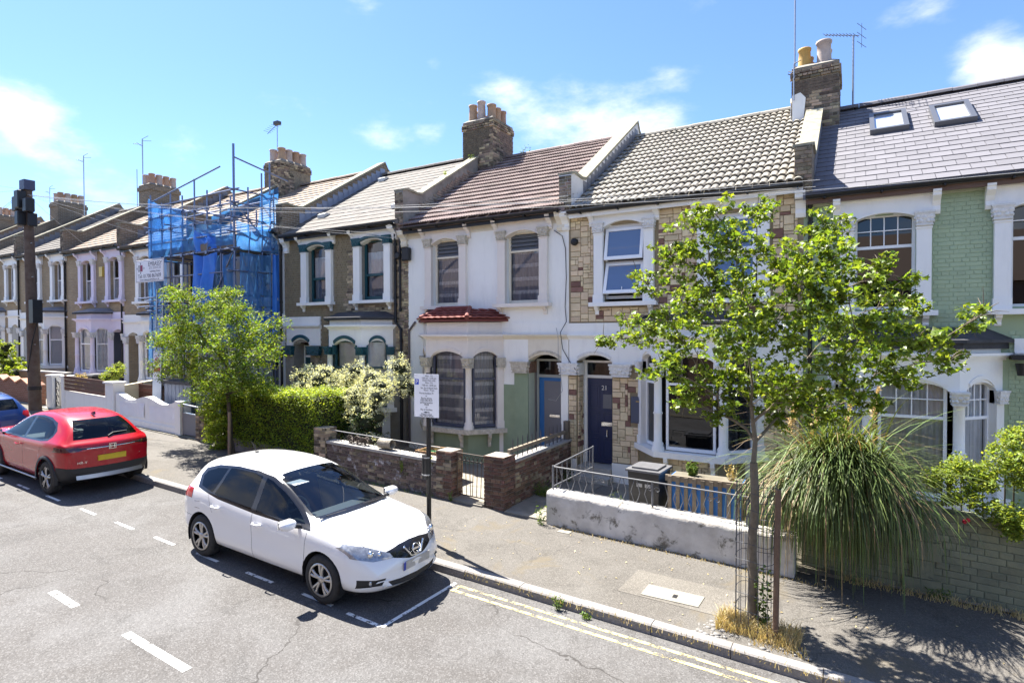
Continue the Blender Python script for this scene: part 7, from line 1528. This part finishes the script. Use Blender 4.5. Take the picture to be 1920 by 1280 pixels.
# hoarding board on the scaffold
x0, x1, z0, z1, ys = -21.75, -19.98, 5.38, 6.15, yf-.26
T = thing('contractor_board', 'white contractor board with dark lettering hung on the scaffold', 'sign', (-21.1, ys, z0)); mb = MB(); mb.box(x0, x1, ys-.01, ys+.01, z0, z1); o = mb.build('board', M('board_white', (.78, .78, .80), .45), T); md = o.modifiers.new('b', 'BEVEL'); md.width = .008
mdk = M('board_dark_ink', (.03, .03, .06), .5); mred = M('board_crimson', (.25, .01, .06), .5); mgr = M('board_grey_ink', (.30, .30, .33), .5)
mb = MB()
for q in ((x0+.02, x1-.02, z0+.02, z0+.032), (x0+.02, x1-.02, z1-.032, z1-.02), (x0+.02, x0+.032, z0+.032, z1-.032), (x1-.032, x1-.02, z0+.032, z1-.032)): mb.box(q[0], q[1], ys-.0125, ys-.0115, q[2], q[3])
mb.build('border', mdk, T)
txt_on(T, 'EMBASSY', .215, mdk, -20.51, ys-.0125, 5.92, sx=1.0); txt_on(T, 'SITE SERVICES', .125, mgr, -20.51, ys-.0125, 5.81, sx=.98); txt_on(T, 'Scaffolding Division', .085, mdk, -20.51, ys-.0125, 5.71); txt_on(T, 'Tel: 01708 867609', .185, mdk, -20.87, ys-.0125, 5.53, sx=1.05); txt_on(T, 'www.embassyscaffolding.co.uk', .082, mdk, -20.87, ys-.0125, 5.44, sx=1.22)
mb = MB(); mb.box(-21.45, -21.30, ys-.0125, ys-.0115, 5.76, 5.98); mb.build('emblem', mred, T); mb = MB(); mb.box(-21.59, -21.45, ys-.0125, ys-.0115, 5.76, 5.98); mb.build('emblem', mgr, T); txt_on(T, 'E', .17, m_white, -21.52, ys-.0135, 5.81)
mb = MB()
for cx_, cz_, dx, dz in ((-21.45, 6.03, .06, .05), (-21.45, 5.71, .06, -.05), (-21.64, 5.87, -.05, .05), (-21.23, 5.87, .05, .05)):
    if dz and abs(cx_+21.70) < .01: mb.prism([(cx_-dx, cz_), (cx_+dx, cz_), (cx_, cz_+dz)], lambda a, b, d: Vector((a, d, b)), ys-.0125, ys-.0115)
    else: mb.prism([(cx_, cz_-dz), (cx_, cz_+dz), (cx_+dx, cz_)], lambda a, b, d: Vector((a, d, b)), ys-.0125, ys-.0115)
mb.build('emblem', mdk, T, kind='stuff')
# ladder with its climb guard
T = thing('ladder', 'aluminium ladder against the left end of the scaffold', 'ladder', (-20.3, 10.6, .6)); P0, P1 = Vector((-19.55, 10.25, .62)), Vector((-20.25, 10.75, 5.1)); ax_ = Vector((.34, .02, 0))
for s in (-.5, .5): mb = MB(); mb.tube([P0+ax_*s, P1+ax_*s], .028, 6); mb.build('stile', m_steel, T)
for k in range(20): p = P0.lerp(P1, (k+.6)/20.5); mb = MB(); mb.tube([p-ax_*.5, p+ax_*.5], .016, 6); mb.build('rung', m_steel, T)
T = thing('ladder_guard', 'pale grey ladder climb guard with a prohibition sign', 'guard board', (-19.75, 10.3, .7)); mb = MB(); d_ = (P1-P0).normalized(); nrm = ax_.normalized().cross(d_); nrm = nrm if nrm.y < 0 else -nrm
A = P0+d_*.35; B = P0+d_*2.45
def LG(u, t, n): return A.lerp(B, t)+ax_.normalized()*u+nrm*n
mb.prism([(-.23, 0), (.23, 0), (.23, 1), (-.23, 1)], lambda a, b, d: LG(a, b, d), .04, .055); mb.build('guard_sheet', M('pale_blue_grey_sheet', (.50, .55, .60), .5), T)
mb = MB(); mb.prism([(-.2, .56), (.2, .56), (.2, .95), (-.2, .95)], lambda a, b, d: LG(a, b, d), .056, .058); mb.build('notice', M('notice_white', (.75, .75, .75), .5), T)
mb = MB(); mb.prism([(-.17, .66), (.17, .66), (.17, .74), (-.17, .74)], lambda a, b, d: LG(a, b, d), .059, .061); mb.build('red_panel', M('notice_red', (.40, .04, .03), .5), T)
mb = MB(); mb.tube([LG(.12*cos(q*2*pi/18), .83+.057*sin(q*2*pi/18), .06) for q in range(19)], .014, 5, cap=False); mb.tube([LG(-.085, .87, .06), LG(.085, .79, .06)], .012, 5); mb.build('prohibition_ring', M('notice_red', (.40, .04, .03), .5), T)
mb = MB(); mb.tube([LG(0, .80, .06), LG(0.01, .84, .06), LG(.0, .86, .06)], .02, 5); mb.build('figure_mark', mdk, T)
for k in range(4):
    for t in (.58, .90): mb = MB(); a = -.15+k*.085; mb.prism([(a, t), (a+.035, t), (a+.075, t+.03), (a+.04, t+.03)], lambda p, q, d: LG(p, q, d), .059, .061); mb.build('hazard_stripe', mdk, T)
# ------------------------------------------------------------------ plants
import numpy as np
def leaf_cloud(name, mat, parent, C, size, up=.6, shape='oval', outw=None, seed=1, tone=None, kind='stuff'):
    """many single leaves as one mesh: C = leaf centres; each a small folded polygon turned its own way"""
    g = np.random.default_rng(seed); C = np.asarray(C, float); n = len(C)
    nr = g.normal(size=(n, 3)); nr[:, 2] = np.abs(nr[:, 2])*.7+up
    if outw is not None: nr += np.asarray(outw)*.8
    nr /= np.linalg.norm(nr, axis=1)[:, None]; t = g.normal(size=(n, 3)); t -= nr*(t*nr).sum(1)[:, None]; t /= np.linalg.norm(t, axis=1)[:, None]; b = np.cross(nr, t)
    if shape == 'maple': T = np.array([(0, -.5, 0), (.16, -.2, .03), (.52, -.18, -.03), (.26, .08, .04), (.0, .62, -.06), (-.26, .08, .04), (-.52, -.18, -.03), (-.16, -.2, .03)]); F = [(0, 1, 2, 3, 4), (0, 4, 5, 6, 7)]
    elif shape == 'long': T = np.array([(0, -.6, 0), (.17, -.1, .05), (0, .6, -.08), (-.17, -.1, .05)]); F = [(0, 1, 2), (0, 2, 3)]
    else: T = np.array([(0, -.5, 0), (.3, -.05, .07), (.0, .5, -.05), (-.3, -.05, .07)]); F = [(0, 1, 2), (0, 2, 3)]
    s = size*g.uniform(.65, 1.25, n); k = len(T)
    V = (C[:, None, :] + (T[None, :, 0, None]*t[:, None, :] + T[None, :, 1, None]*b[:, None, :] + T[None, :, 2, None]*nr[:, None, :])*s[:, None, None]).reshape(-1, 3)
    me = bpy.data.meshes.new(name); nf = len(F); ls = len(F[0]); me.vertices.add(n*k); me.vertices.foreach_set('co', V.astype(np.float32).ravel())
    idx = (np.arange(n)[:, None, None]*k + np.array(F)[None]).reshape(-1); me.loops.add(len(idx)); me.loops.foreach_set('vertex_index', idx.astype(np.int32))
    me.polygons.add(n*nf); me.polygons.foreach_set('loop_start', np.arange(0, n*nf*ls, ls, dtype=np.int32))
    me.update(); me.validate()
    a = me.attributes.new('tone', 'FLOAT', 'FACE'); tn = g.random(n) if tone is None else np.clip(tone+g.uniform(-.2, .2, n), 0, 1)
    a.data.foreach_set('value', np.repeat(tn, nf).astype(np.float32)); me.materials.append(mat)
    o = bpy.data.objects.new(name, me); COL.objects.link(o)
    if parent: o.parent = parent; o.location = -wl_of(parent)
    if kind: o['kind'] = kind
    return o
def clump(c, r, n, g, flat=.8):
    """points in a lumpy ellipsoid, denser towards its skin"""
    p = g.normal(size=(n, 3)); p /= np.linalg.norm(p, axis=1)[:, None]; q = r*(g.random(n)**.45); p *= q[:, None]; p[:, 2] *= flat; return p+np.array(c)
def grow(parent, base, fork, ends, r0, mat, name='trunk', wob=.06, seed=3):
    """trunk, then limbs that join each crown clump to the nearest wood already grown"""
    R = random.Random(seed); base, fork = Vector(base), Vector(fork)
    mb = MB(); k = 7; pts = [base.lerp(fork, i/k)+Vector((R.uniform(-1, 1), R.uniform(-1, 1), 0))*wob*.3*(0 < i < k) for i in range(k+1)]; pts[0] = base-Vector((0, 0, .1))
    mb.tube(pts, [r0*(1.35 if i == 0 else 1.05-.3*i/k) for i in range(k+1)], 10); mb.build(name, mat, parent)
    nodes = [(fork, r0*.7, 0.0)]; lb = MB()
    for e in sorted([Vector(q[:3]) for q in ends], key=lambda p: (p-fork).length):
        best = min(nodes, key=lambda nd: (nd[0]-e).length + .55*nd[2] + (0 if e.z > nd[0].z-.1 else .6))
        a, ra, d = best; L = (e-a).length; rb = max(.006, ra*.5); n = max(3, int(L/.18)); prev = None; path = []
        bow = Vector((R.uniform(-1, 1), R.uniform(-1, 1), R.uniform(.0, .8)))*L*.10
        for i in range(n+1):
            t = i/n; p = a.lerp(e, t)+bow*sin(pi*t)+Vector((R.uniform(-1, 1), R.uniform(-1, 1), R.uniform(-1, 1)))*.012*(0 < i < n); path.append(p)
            if i: nodes.append((p, ra*.8+(rb-ra*.8)*t, d+L*t))
        lb.tube(path, [ra*.8+(rb-ra*.8)*i/n for i in range(n+1)], 6)
        for _ in range(5):                                  # twigs
            v = Vector((R.gauss(0, 1), R.gauss(0, 1), R.gauss(.4, .8))).normalized()*R.uniform(.12, .3); lb.tube([e, e+v*.5+Vector((0, 0, .02)), e+v], [.006, .005, .002], 4, cap=False)
    lb.build('limbs', mat, parent)
m_bark = M('grey_brown_bark', (.20, .165, .12), .9, noise=(16, .8), col2=(.11, .09, .065), bump=(40, .6))
m_barkd = M('dark_bark', (.085, .065, .045), .9, noise=(16, .7), bump=(30, .5))
l_maple = leafmat('maple_leaf', (.14, .205, .022), .5, .65, .022, .42, .45)
l_small = leafmat('small_tree_leaf', (.13, .20, .020), .48, .6, .03)
l_hedge = leafmat('hedge_leaf', (.24, .32, .035), .5, .6, .02)
l_white = leafmat('variegated_leaf', (.55, .58, .42), .35, .45, .02)
l_rose = leafmat('yellow_green_leaf', (.22, .29, .05), .5, .40, .025)
l_dark = leafmat('dark_shrub_leaf', (.045, .085, .02), .3, .5, .02)
l_weed = leafmat('weed_leaf', (.10, .16, .03), .35, .4, .02)
l_dry = leafmat('dry_grass', (.46, .37, .18), .25, .4, .015)
l_pamp = leafmat('pampas_blade', (.10, .142, .042), .30, .75, .018, .5, .4)
l_pdry = leafmat('dry_pampas_blade', (.25, .185, .10), .25, .45, .02)
CROWN = [(-1.41, 7.04, 4.99, 0.31), (-1.59, 6.78, 4.71, 0.36), (-1.2, 7.25, 4.68, 0.42), (-1.4, 6.74, 4.27, 0.44), (-1.83, 6.71, 4.48, 0.27), (-2.28, 7.29, 4.2, 0.25), (-2.02, 8.3, 3.99, 0.49), (-1.28, 8.12, 4.03, 0.59), (-1.06, 7.9, 5.1, 0.29), (-0.7, 6.84, 4.33, 0.4), (-0.3, 7.52, 4.77, 0.34), (-0.2, 6.98, 4.37, 0.39), (-0.48, 6.71, 4.02, 0.44), (-0.05, 6.6, 4.03, 0.35), (0.18, 6.86, 3.76, 0.4), (0.49, 8.25, 3.98, 0.33), (0.27, 8.08, 4.36, 0.24), (0.52, 7.99, 4.18, 0.19), (-0.23, 8.11, 3.61, 0.54), (-0.74, 6.75, 3.61, 0.49), (-1.28, 7.04, 3.49, 0.46), (-1.94, 7.69, 3.47, 0.41), (-2.42, 7.84, 3.58, 0.32), (-2.86, 7.91, 3.5, 0.27), (-3.1, 7.79, 3.46, 0.17), (-1.96, 6.8, 3.17, 0.33), (-1.72, 7.63, 2.92, 0.41), (-1.16, 7.79, 2.97, 0.48), (-0.64, 7.46, 3.01, 0.46), (-0.14, 6.82, 3.14, 0.4), (0.25, 7.4, 3.26, 0.38), (0.53, 6.77, 3.5, 0.3), (0.87, 8.02, 3.45, 0.27), (1.07, 7.78, 3.7, 0.22), (1.14, 7.49, 3.77, 0.1), (0.83, 7.24, 3.3, 0.17), (0.53, 8.08, 3.11, 0.28), (-1.44, 7.55, 2.57, 0.29), (-1.97, 7.98, 2.63, 0.24), (-0.81, 8.0, 2.53, 0.36), (-0.31, 7.46, 2.72, 0.36), (0.05, 7.31, 2.88, 0.3), (-2.52, 7.6, 4.37, 0.15), (-2.05, 7.32, 3.75, 0.23), (-2.45, 6.96, 3.75, 0.16)]
G_ = np.random.default_rng(5)
T = thing('street_tree', 'young street tree with bright lobed leaves in a wire guard at the kerb', 'tree', (-1.03, 7.45, .03))
grow(T, (-1.03, 7.45, .03), (-1.03, 7.45, 2.02), [(-1.06, 7.45, 2.7, 0), (-1.1, 7.4, 3.4, 0), (-1.16, 7.35, 4.1, 0), (-1.2, 7.3, 4.6, 0), (-.8, 7.5, 2.75, 0), (-.45, 7.5, 3.3, 0), (-1.45, 7.4, 2.8, 0), (-1.7, 7.5, 3.3, 0)]+CROWN, .060, m_bark)
pts = []
for (x, y, z, r) in CROWN:
    for _ in range(max(2, int(31*r*r/.12))):               # leafy shoots inside each clump leave gaps between them
        c = clump((x, y, z), r*.92, 1, G_)[0]; pts.append(clump(c, .080, 13, G_, .7))
leaf_cloud('crown', l_maple, T, np.concatenate(pts), .064, .5, 'maple', seed=2)
CR2 = [(-12.93, 8.47, 4.53, 0.33), (-14.71, 9.17, 4.24, 0.57), (-14.25, 8.2, 4.4, 0.45), (-15.29, 8.38, 4.62, 0.31), (-13.27, 8.9, 3.93, 0.62), (-14.04, 8.33, 3.67, 0.67), (-15.98, 8.74, 3.38, 0.53), (-16.38, 8.67, 3.31, 0.32), (-13.08, 8.42, 3.15, 0.7), (-13.31, 9.45, 3.39, 0.57), (-11.17, 8.4, 3.65, 0.3), (-11.2, 8.64, 3.9, 0.17), (-14.36, 8.24, 2.87, 0.58), (-14.54, 8.9, 2.27, 0.6), (-12.36, 8.35, 2.66, 0.58), (-11.61, 8.52, 3.04, 0.39), (-12.68, 8.99, 2.34, 0.42), (-15.21, 8.47, 3.81, 0.44), (-13.66, 8.78, 2.05, 0.41), (-15.6, 9.17, 1.91, 0.32), (-10.97, 8.32, 3.3, 0.21), (-15.79, 8.35, 2.69, 0.35)]
CR2 = [((x+13.6)*.93*1.05-13.6*1.05, y*1.05, 3.6+(z-3.6)*1.05, r*1.0) for x, y, z, r in CR2]
T = thing('street_tree', 'spreading street tree with small yellow green leaves in front of the scaffolding', 'tree', (-14.05, 9.25, .43))
grow(T, (-14.05, 9.25, .43), (-14.15, 9.2, 2.0), CR2, .062, m_barkd, wob=.1, seed=8)
pts = []
for (x, y, z, r) in CR2:
    for _ in range(max(3, int(46*r*r/.2))):
        c = clump((x, y, z), r*1.05, 1, G_)[0]; d = G_.normal(size=3)*(1, 1, .35); d /= np.linalg.norm(d); L = G_.uniform(.15, .34)
        t = G_.uniform(-1, 1, (22, 1)); pts.append(c+d*t*L+G_.normal(size=(22, 3))*.035)
leaf_cloud('crown', l_small, T, np.concatenate(pts), .080, .6, 'long', seed=4)
mb = MB(); mb.tube([(-14.0, 9.12, .3), (-13.99, 9.14, 1.55)], .04, 4); tag(mb.build('tree_stake', M('pale_stake', (.30, .21, .14), .9)), 'pale timber stake at the foot of the left street tree', 'stake')
# clipped hedge of number 17
def hedge(name, label, x0, x1, y0, y1, z0f, z1f, mat, n, size, core, seed, lump=.09, cat='hedge', loc=None):
    g = np.random.default_rng(seed); H = thing(name, label, cat, loc or ((x0+x1)/2, (y0+y1)/2, z0f((x0+x1)/2)))
    lu = lambda a, b, s: lump*(np.sin(a*2.3+s)+.7*np.sin(a*5.1+b*3+s*2)+.5*np.sin(b*6.7+a*2+s))
    a = g.random(n); P = np.zeros((n, 3)); face = g.random(n); u = x0+(x1-x0)*g.random(n); v = g.random(n); w = y0+(y1-y0)*g.random(n)
    zb = np.array([z0f(q) for q in u]); zt = np.array([z1f(q) for q in u]); fr = face < .45; tp = (face >= .45) & (face < .85); sd = face >= .85
    P[fr] = np.stack([u[fr], y0-lu(u[fr], v[fr]*2, 1), zb[fr]+(zt[fr]-zb[fr])*v[fr]], 1); P[tp] = np.stack([u[tp], w[tp], zt[tp]+lu(u[tp], w[tp]*2, 3)], 1)
    P[sd] = np.stack([np.where(g.random(sd.sum()) < .5, x0, x1)+lu(w[sd], v[sd]*2, 5), w[sd], zb[sd]+(zt[sd]-zb[sd])*v[sd]], 1); P += g.normal(size=P.shape)*.045
    leaf_cloud('foliage', mat, H, P, size, 1.0, 'oval', seed=seed)
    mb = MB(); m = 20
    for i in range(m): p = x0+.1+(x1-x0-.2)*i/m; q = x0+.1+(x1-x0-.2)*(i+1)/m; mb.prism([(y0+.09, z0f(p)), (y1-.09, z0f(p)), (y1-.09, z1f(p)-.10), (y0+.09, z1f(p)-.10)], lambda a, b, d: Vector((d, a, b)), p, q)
    mb.build('core_or_stems', core, H); return H  # solid near-black core for the shade inside, not wood
m_core = M('shade_core', (.02, .026, .012), .95)  # shade inside hedge and bushes put into a near-black filler colour
hedge('clipped_hedge', 'clipped bright green hedge in front of the brick house with teal trim', -15.0, -11.0, 9.45, 10.6, lambda x: .62+(-.0306)*(x+13), lambda x: 2.02+.02*(x+15), l_hedge, 26000, .050, m_core, 31, .05)
def bush(name, label, clumps, mat, dens, size, seed, cat='bush', shape='oval', core=True, mat2=None, up=.5, sub=.09):
    g = np.random.default_rng(seed); c0 = clumps[0]; B = thing(name, label, cat, (c0[0], c0[1], gz(c0[0])))
    pts = []; mb = MB()
    for (x, y, z, r) in clumps:
        for _ in range(max(3, int(dens*r*r))): c = clump((x, y, z), r, 1, g, .9)[0]; pts.append(clump(c, sub, 14, g, .8))
        if core: mb.ball((x, y, z), r*.50, 8)  # dark ball for the shade inside the clump
        else: mb.tube([(x*.9+.2, 10.1, .6), (x*.95+.1, 10.0, z-.1), (x, y, z)], [.012, .008, .004], 5)
    P = np.concatenate(pts)
    if mat2: k = g.random(len(P)) < .5; leaf_cloud('foliage', mat2, B, P[k], size, up, shape, seed=seed+1); P = P[~k]
    leaf_cloud('foliage', mat, B, P, size, up, shape, seed=seed); mb.build('core_or_stems', m_core if core else m_barkd, B, kind='stuff'); return B
cl = []
R = random.Random(12)
for i in range(44): t = R.random(); x = -13.6+3.9*t; cl.append((x, 10.9+R.uniform(-.5, .6), 2.0+.5*t+R.uniform(-.45, .35), R.uniform(.26, .40)))
for i in range(18): cl.append((-10.4+R.uniform(-.7, .75), 10.5+R.uniform(-.5, .5), R.uniform(.7, 2.1), R.uniform(.26, .38)))
bush('variegated_bush', 'tall silvery variegated bush behind and right of the clipped hedge', cl, l_white, 480, .042, 41, mat2=l_white)
bush('garden_shrub', 'dark leafy shrub below the silvery bush', [(-10.6, 10.3, .9, .5), (-11.2, 10.4, 1.2, .5), (-10.1, 10.5, .8, .45), (-10.3, 10.3, 1.4, .4)], l_dark, 420, .05, 43)
bush('garden_shrub', 'dark shrub behind the zigzag wall at the left edge', [(-33.2, 11.0, 2.0, .8), (-33.9, 10.8, 2.6, .6), (-32.4, 10.9, 1.7, .7), (-33.4, 10.9, 3.0, .45)], l_hedge, 260, .09, 44)
bush('garden_shrub', 'pale green shrub behind the slatted timber panel', [(-23.0, 10.4, 2.05, .28), (-22.6, 10.4, 2.2, .3), (-22.3, 10.4, 2.35, .25)], l_rose, 500, .08, 45, shape='long')
bush('garden_shrub', 'straw coloured grassy plant beside the scrollwork gate', [(-24.6, 10.2, 1.95, .2), (-24.75, 10.2, 1.75, .2)], l_dry, 600, .08, 46, shape='long')
cl = [(1.02, 9.9, 1.55, .18), (1.25, 9.8, 1.72, .24), (1.5, 9.75, 1.62, .24), (1.75, 9.7, 1.92, .26), (2.0, 9.75, 1.75, .3), (2.2, 9.8, 2.15, .3), (1.85, 9.85, 2.2, .2), (2.4, 9.7, 1.7, .3), (1.35, 9.62, 1.42, .18), (1.62, 9.55, 1.25, .2), (1.9, 9.55, 1.2, .24), (2.2, 9.6, 1.35, .28), (1.75, 9.5, 1.05, .14), (1.15, 9.7, 1.35, .14), (2.5, 9.7, 1.2, .25)]
Rb = bush('rose_bush', 'yellow green rose bush spilling over the green wall at the right edge', cl, l_rose, 1500, .046, 51, shape='oval', core=False, sub=.075)
for p in ((1.30, 9.50, 1.12), (1.27, 9.52, 1.09)): mb = MB(); mb.ball(p, .028, 8); mb.build('rose_flower', M('red_petal', (.45, .01, .03), .5), Rb)
# pampas grass hanging over the wall
T = thing('pampas_grass', 'large pampas grass arching over the wall beside the street tree', 'plant', (-.28, 9.95, .2))
def blades(name, mat, n, base, seed, L=(1.3, 2.3), w=.014, lift=(.9, 1.5), tilt=1.0, yb=-.25):
    g = np.random.default_rng(seed); V = []; F = []; tn = []; m = 9
    for i in range(n):
        a = g.uniform(0, 2*pi); d = np.array((cos(a)*.36, sin(a)*.5+yb-.15, 0)); d /= np.linalg.norm(d); spread = g.random() < .16
        if spread: d = np.array((cos(a), sin(a)*.4-.2, 0)); d /= np.linalg.norm(d)
        le = g.uniform(*L)*(.75 if spread else 1); th = g.uniform(.85, 1.56); p = np.array(base)+np.array((g.normal()*.20, g.normal()*.14, g.uniform(0, .15))); sd = np.array((-d[1], d[0], 0)); s = le/m; k = g.uniform(.12, .55)
        b0 = len(V); tw = g.uniform(.6, 1.2)
        for j in range(m+1):
            ww = w*tw*(1-(j/m)**2.2)+.0015; V += [tuple(p-sd*ww), tuple(p+sd*ww)]
            p = p+s*(d*cos(th)+np.array((0, 0, sin(th)))); th -= k*(1.15 if j > 2 else .7); th = max(th, -1.5)
            if p[2] < gz(p[0])+.02: p[2] = gz(p[0])+.02
        for j in range(m): F.append((b0+2*j, b0+2*j+1, b0+2*j+3, b0+2*j+2)); 
        tn += [g.random()]*m
    me = bpy.data.meshes.new(name); me.from_pydata(V, [], F); at = me.attributes.new('tone', 'FLOAT', 'FACE'); at.data.foreach_set('value', tn); me.materials.append(mat)
    o = bpy.data.objects.new(name, me); COL.objects.link(o); o.parent = T; o.location = -wl_of(T); o['kind'] = 'stuff'; return o
blades('blades', l_pamp, 2000, (-.18, 9.92, .80), 61, (.9, 2.4), .012); blades('blades', l_pamp, 1900, (-.12, 9.80, 1.0), 64, (.9, 2.2), .011, yb=-.95); blades('dry_blades', l_pdry, 300, (-.25, 9.85, .8), 62, (1.2, 2.6), .010, yb=-.5)
for k, (x, y, z0, h, le) in enumerate(((-.62, 9.75, 1.4, .95, .55), (-.28, 9.7, 1.35, .85, .5), (-.5, 9.95, 2.2, .75, .4), (-.1, 9.9, 2.1, .8, .42), (.22, 9.85, 2.2, .75, .35), (-.85, 9.9, 2.1, .6, .35))):
    g = np.random.default_rng(70+k); n = 420; t = g.random(n); C = np.stack([x+g.normal(size=n)*.035*(1.2-t)+.1*t, y+g.normal(size=n)*.035, z0+h*t*.9-le*.2], 1)
    leaf_cloud('plume', l_pdry if k < 2 else leafmat('plume_%d' % k, (.42, .32, .17), .3, .3), T, C, .05, .9, 'long', seed=80+k)
# weeds, dry grass, small plants
def tuft(label, x, y, n, r, h, mat, seed, name='weed', cat='weed', shape='long', size=.05, z=None, kind=None):
    g = np.random.default_rng(seed); t = g.random(n); a = g.uniform(0, 6.28, n); q = r*g.random(n)**.5*(.4+.6*t); z = gz(x) if z is None else z
    C = np.stack([x+np.cos(a)*q, y+np.sin(a)*q*.7, z+.01+h*t*g.uniform(.4, 1, n)], 1); o = leaf_cloud(name, mat, None, C, size, .2, shape, seed=seed, kind=kind); tag(o, label, cat); return o
def grass(label, x0, x1, y0, y1, n, h, mat, seed, name='dry_grass', z=None, wy=None):
    g = np.random.default_rng(seed); V = []; F = []; tn = []
    for i in range(n):
        x = g.uniform(x0, x1); y = g.uniform(y0, y1) if wy is None else wy+abs(g.normal())*(y1-y0)*.4; zz = gz(x) if z is None else z; l = h*g.uniform(.4, 1.1); d = g.normal(size=2)*l*.5; w = .004; b = len(V)
        V += [(x-w, y, zz), (x+w, y, zz), (x+d[0]*.4+w*.6, y+d[1]*.4, zz+l*.6), (x+d[0]*.4-w*.6, y+d[1]*.4, zz+l*.6), (x+d[0], y+d[1], zz+l*.85)]; F += [(b, b+1, b+2, b+3), (b+3, b+2, b+4)]; tn += [g.random()]*2
    me = bpy.data.meshes.new(name); me.from_pydata(V, [], F); at = me.attributes.new('tone', 'FLOAT', 'FACE'); at.data.foreach_set('value', tn); me.materials.append(mat); o = bpy.data.objects.new(name, me); COL.objects.link(o); o['kind'] = 'stuff'; return o
grass('', -1.4, -.98, 7.12, 7.55, 900, .20, l_dry, 1); grass('', -.95, -.5, 7.1, 7.5, 500, .22, l_dry, 2); grass('', -1.0, -.4, 6.98, 7.2, 160, .10, l_dry, 3)
grass('', -4.6, -.2, 9.05, 9.22, 500, .05, l_dry, 4); grass('', -.1, 4.0, 9.45, 9.7, 900, .12, l_dry, 5); grass('', -4.8, 4, 6.62, 6.77, 420, .07, l_dry, 6, z=None)
grass('', -4.3, -2.6, 9.62, 10.2, 700, .16, l_weed, 7, 'garden_grass', .16); grass('', -3.5, -.3, 10.3, 11.7, 800, .22, l_weed, 8, 'garden_grass', .16); grass('', -10.6, -7.4, 9.22, 9.36, 260, .07, l_weed, 9, 'verge_grass'); grass('', -21, -16.5, 9.62, 9.76, 300, .07, l_weed, 10, 'verge_grass')
tuft('leafy weed at the left end of the low white wall', -4.82, 9.12, 130, .14, .42, l_weed, 21); tuft('leafy weed in the kerb below the double yellow line', -3.3, 6.70, 90, .10, .22, l_weed, 22, z=-.02)
tuft('yellow green weed growing out of the wall coping beside the coil', -8.30, 9.36, 60, .06, .34, l_rose, 23, z=.62); tuft('yellow green weed beside the sign pole on the brick wall', -7.50, 9.40, 60, .06, .30, l_rose, 24, z=.78); tuft('weed at the foot of the gate pillar', -6.95, 9.28, 60, .08, .22, l_weed, 25)
tuft('climbing weed inside the wire tree guard', -.90, 7.36, 240, .11, .85, l_weed, 26, shape='oval', size=.055); tuft('weed at the kerb behind the white car', -10.5, 6.98, 50, .1, .12, l_weed, 27); tuft('tall weed in the garden left of the bin', -3.75, 10.1, 150, .16, .55, l_weed, 28, z=.12); tuft('green plant growing from the pallet planter', -2.35, 9.98, 340, .13, .30, l_weed, 29, shape='oval', z=1.12); tuft('dry plant at the right end of the pallet planter', -1.72, 9.98, 120, .12, .32, l_dry, 30, z=1.12)
tuft('ferny weeds at the foot of the spiked side wall', -5.55, 10.6, 420, .34, .30, l_weed, 32, z=.2); tuft('weeds by the step of the navy door', -5.58, 11.9, 180, .16, .4, l_dark, 33, z=.2); tuft('small plant sprouting behind the red brown roof ridge', -9.95, 17.75, 90, .25, .55, l_weed, 34, z=9.65, size=.09); tuft('plant clinging to the stack of the white house', -11.0, 15.95, 60, .15, .2, l_weed, 35, z=9.35, size=.07); tuft('yellow flowering weed on the grey parapet coping', -10.85, 14.3, 40, .07, .12, l_rose, 36, z=8.45, size=.06)
tuft('weed at the foot of the green wall pier', 1.0, 9.62, 90, .2, .16, l_weed, 37); tuft('second weed in the kerb gutter left of the access cover', -2.9, 6.70, 50, .1, .08, l_weed, 38, z=-.03)
# pale rubble and litter by the tree pit
m_rub = M('pale_rubble', (.24, .23, .22), .9, noise=(12, .7))
R = random.Random(4); mb = MB()
for k in range(40): c = Vector((-1.52+R.uniform(-.16, .18)+k*.004, 7.05+R.uniform(-.14, .25), .045)); mb.ball(c, R.uniform(.012, .04), 5, 0, (1.3, 1, .35))
for k in range(10): c = Vector((-.85+R.uniform(-.35, .45), 7.02+R.uniform(-.08, .08), .03)); mb.ball(c, R.uniform(.015, .035), 5, 0, (1.3, 1, .4))
tag(mb.build('rubble', m_rub), kind='stuff')
R = random.Random(9); g = np.random.default_rng(3); n = 150; C = np.stack([g.uniform(-11, 2, n), g.uniform(6.95, 9.1, n), np.zeros(n)], 1); C[:, 2] = -.0306*C[:, 0]+.012
leaf_cloud('fallen_leaves', l_dry, None, C, .035, 3, 'oval', seed=6)

cl = [(-14.9+R.uniform(-.35, .5), 9.5+R.uniform(-.25, .2), .5+1.3*i/16+R.uniform(-.1, .1), R.uniform(.16, .28)) for i in range(17)]
bush('leafy_shrub', 'bright green leafy shrub at the foot of the left street tree', cl, l_hedge, 480, .07, 93, core=False, shape='long')
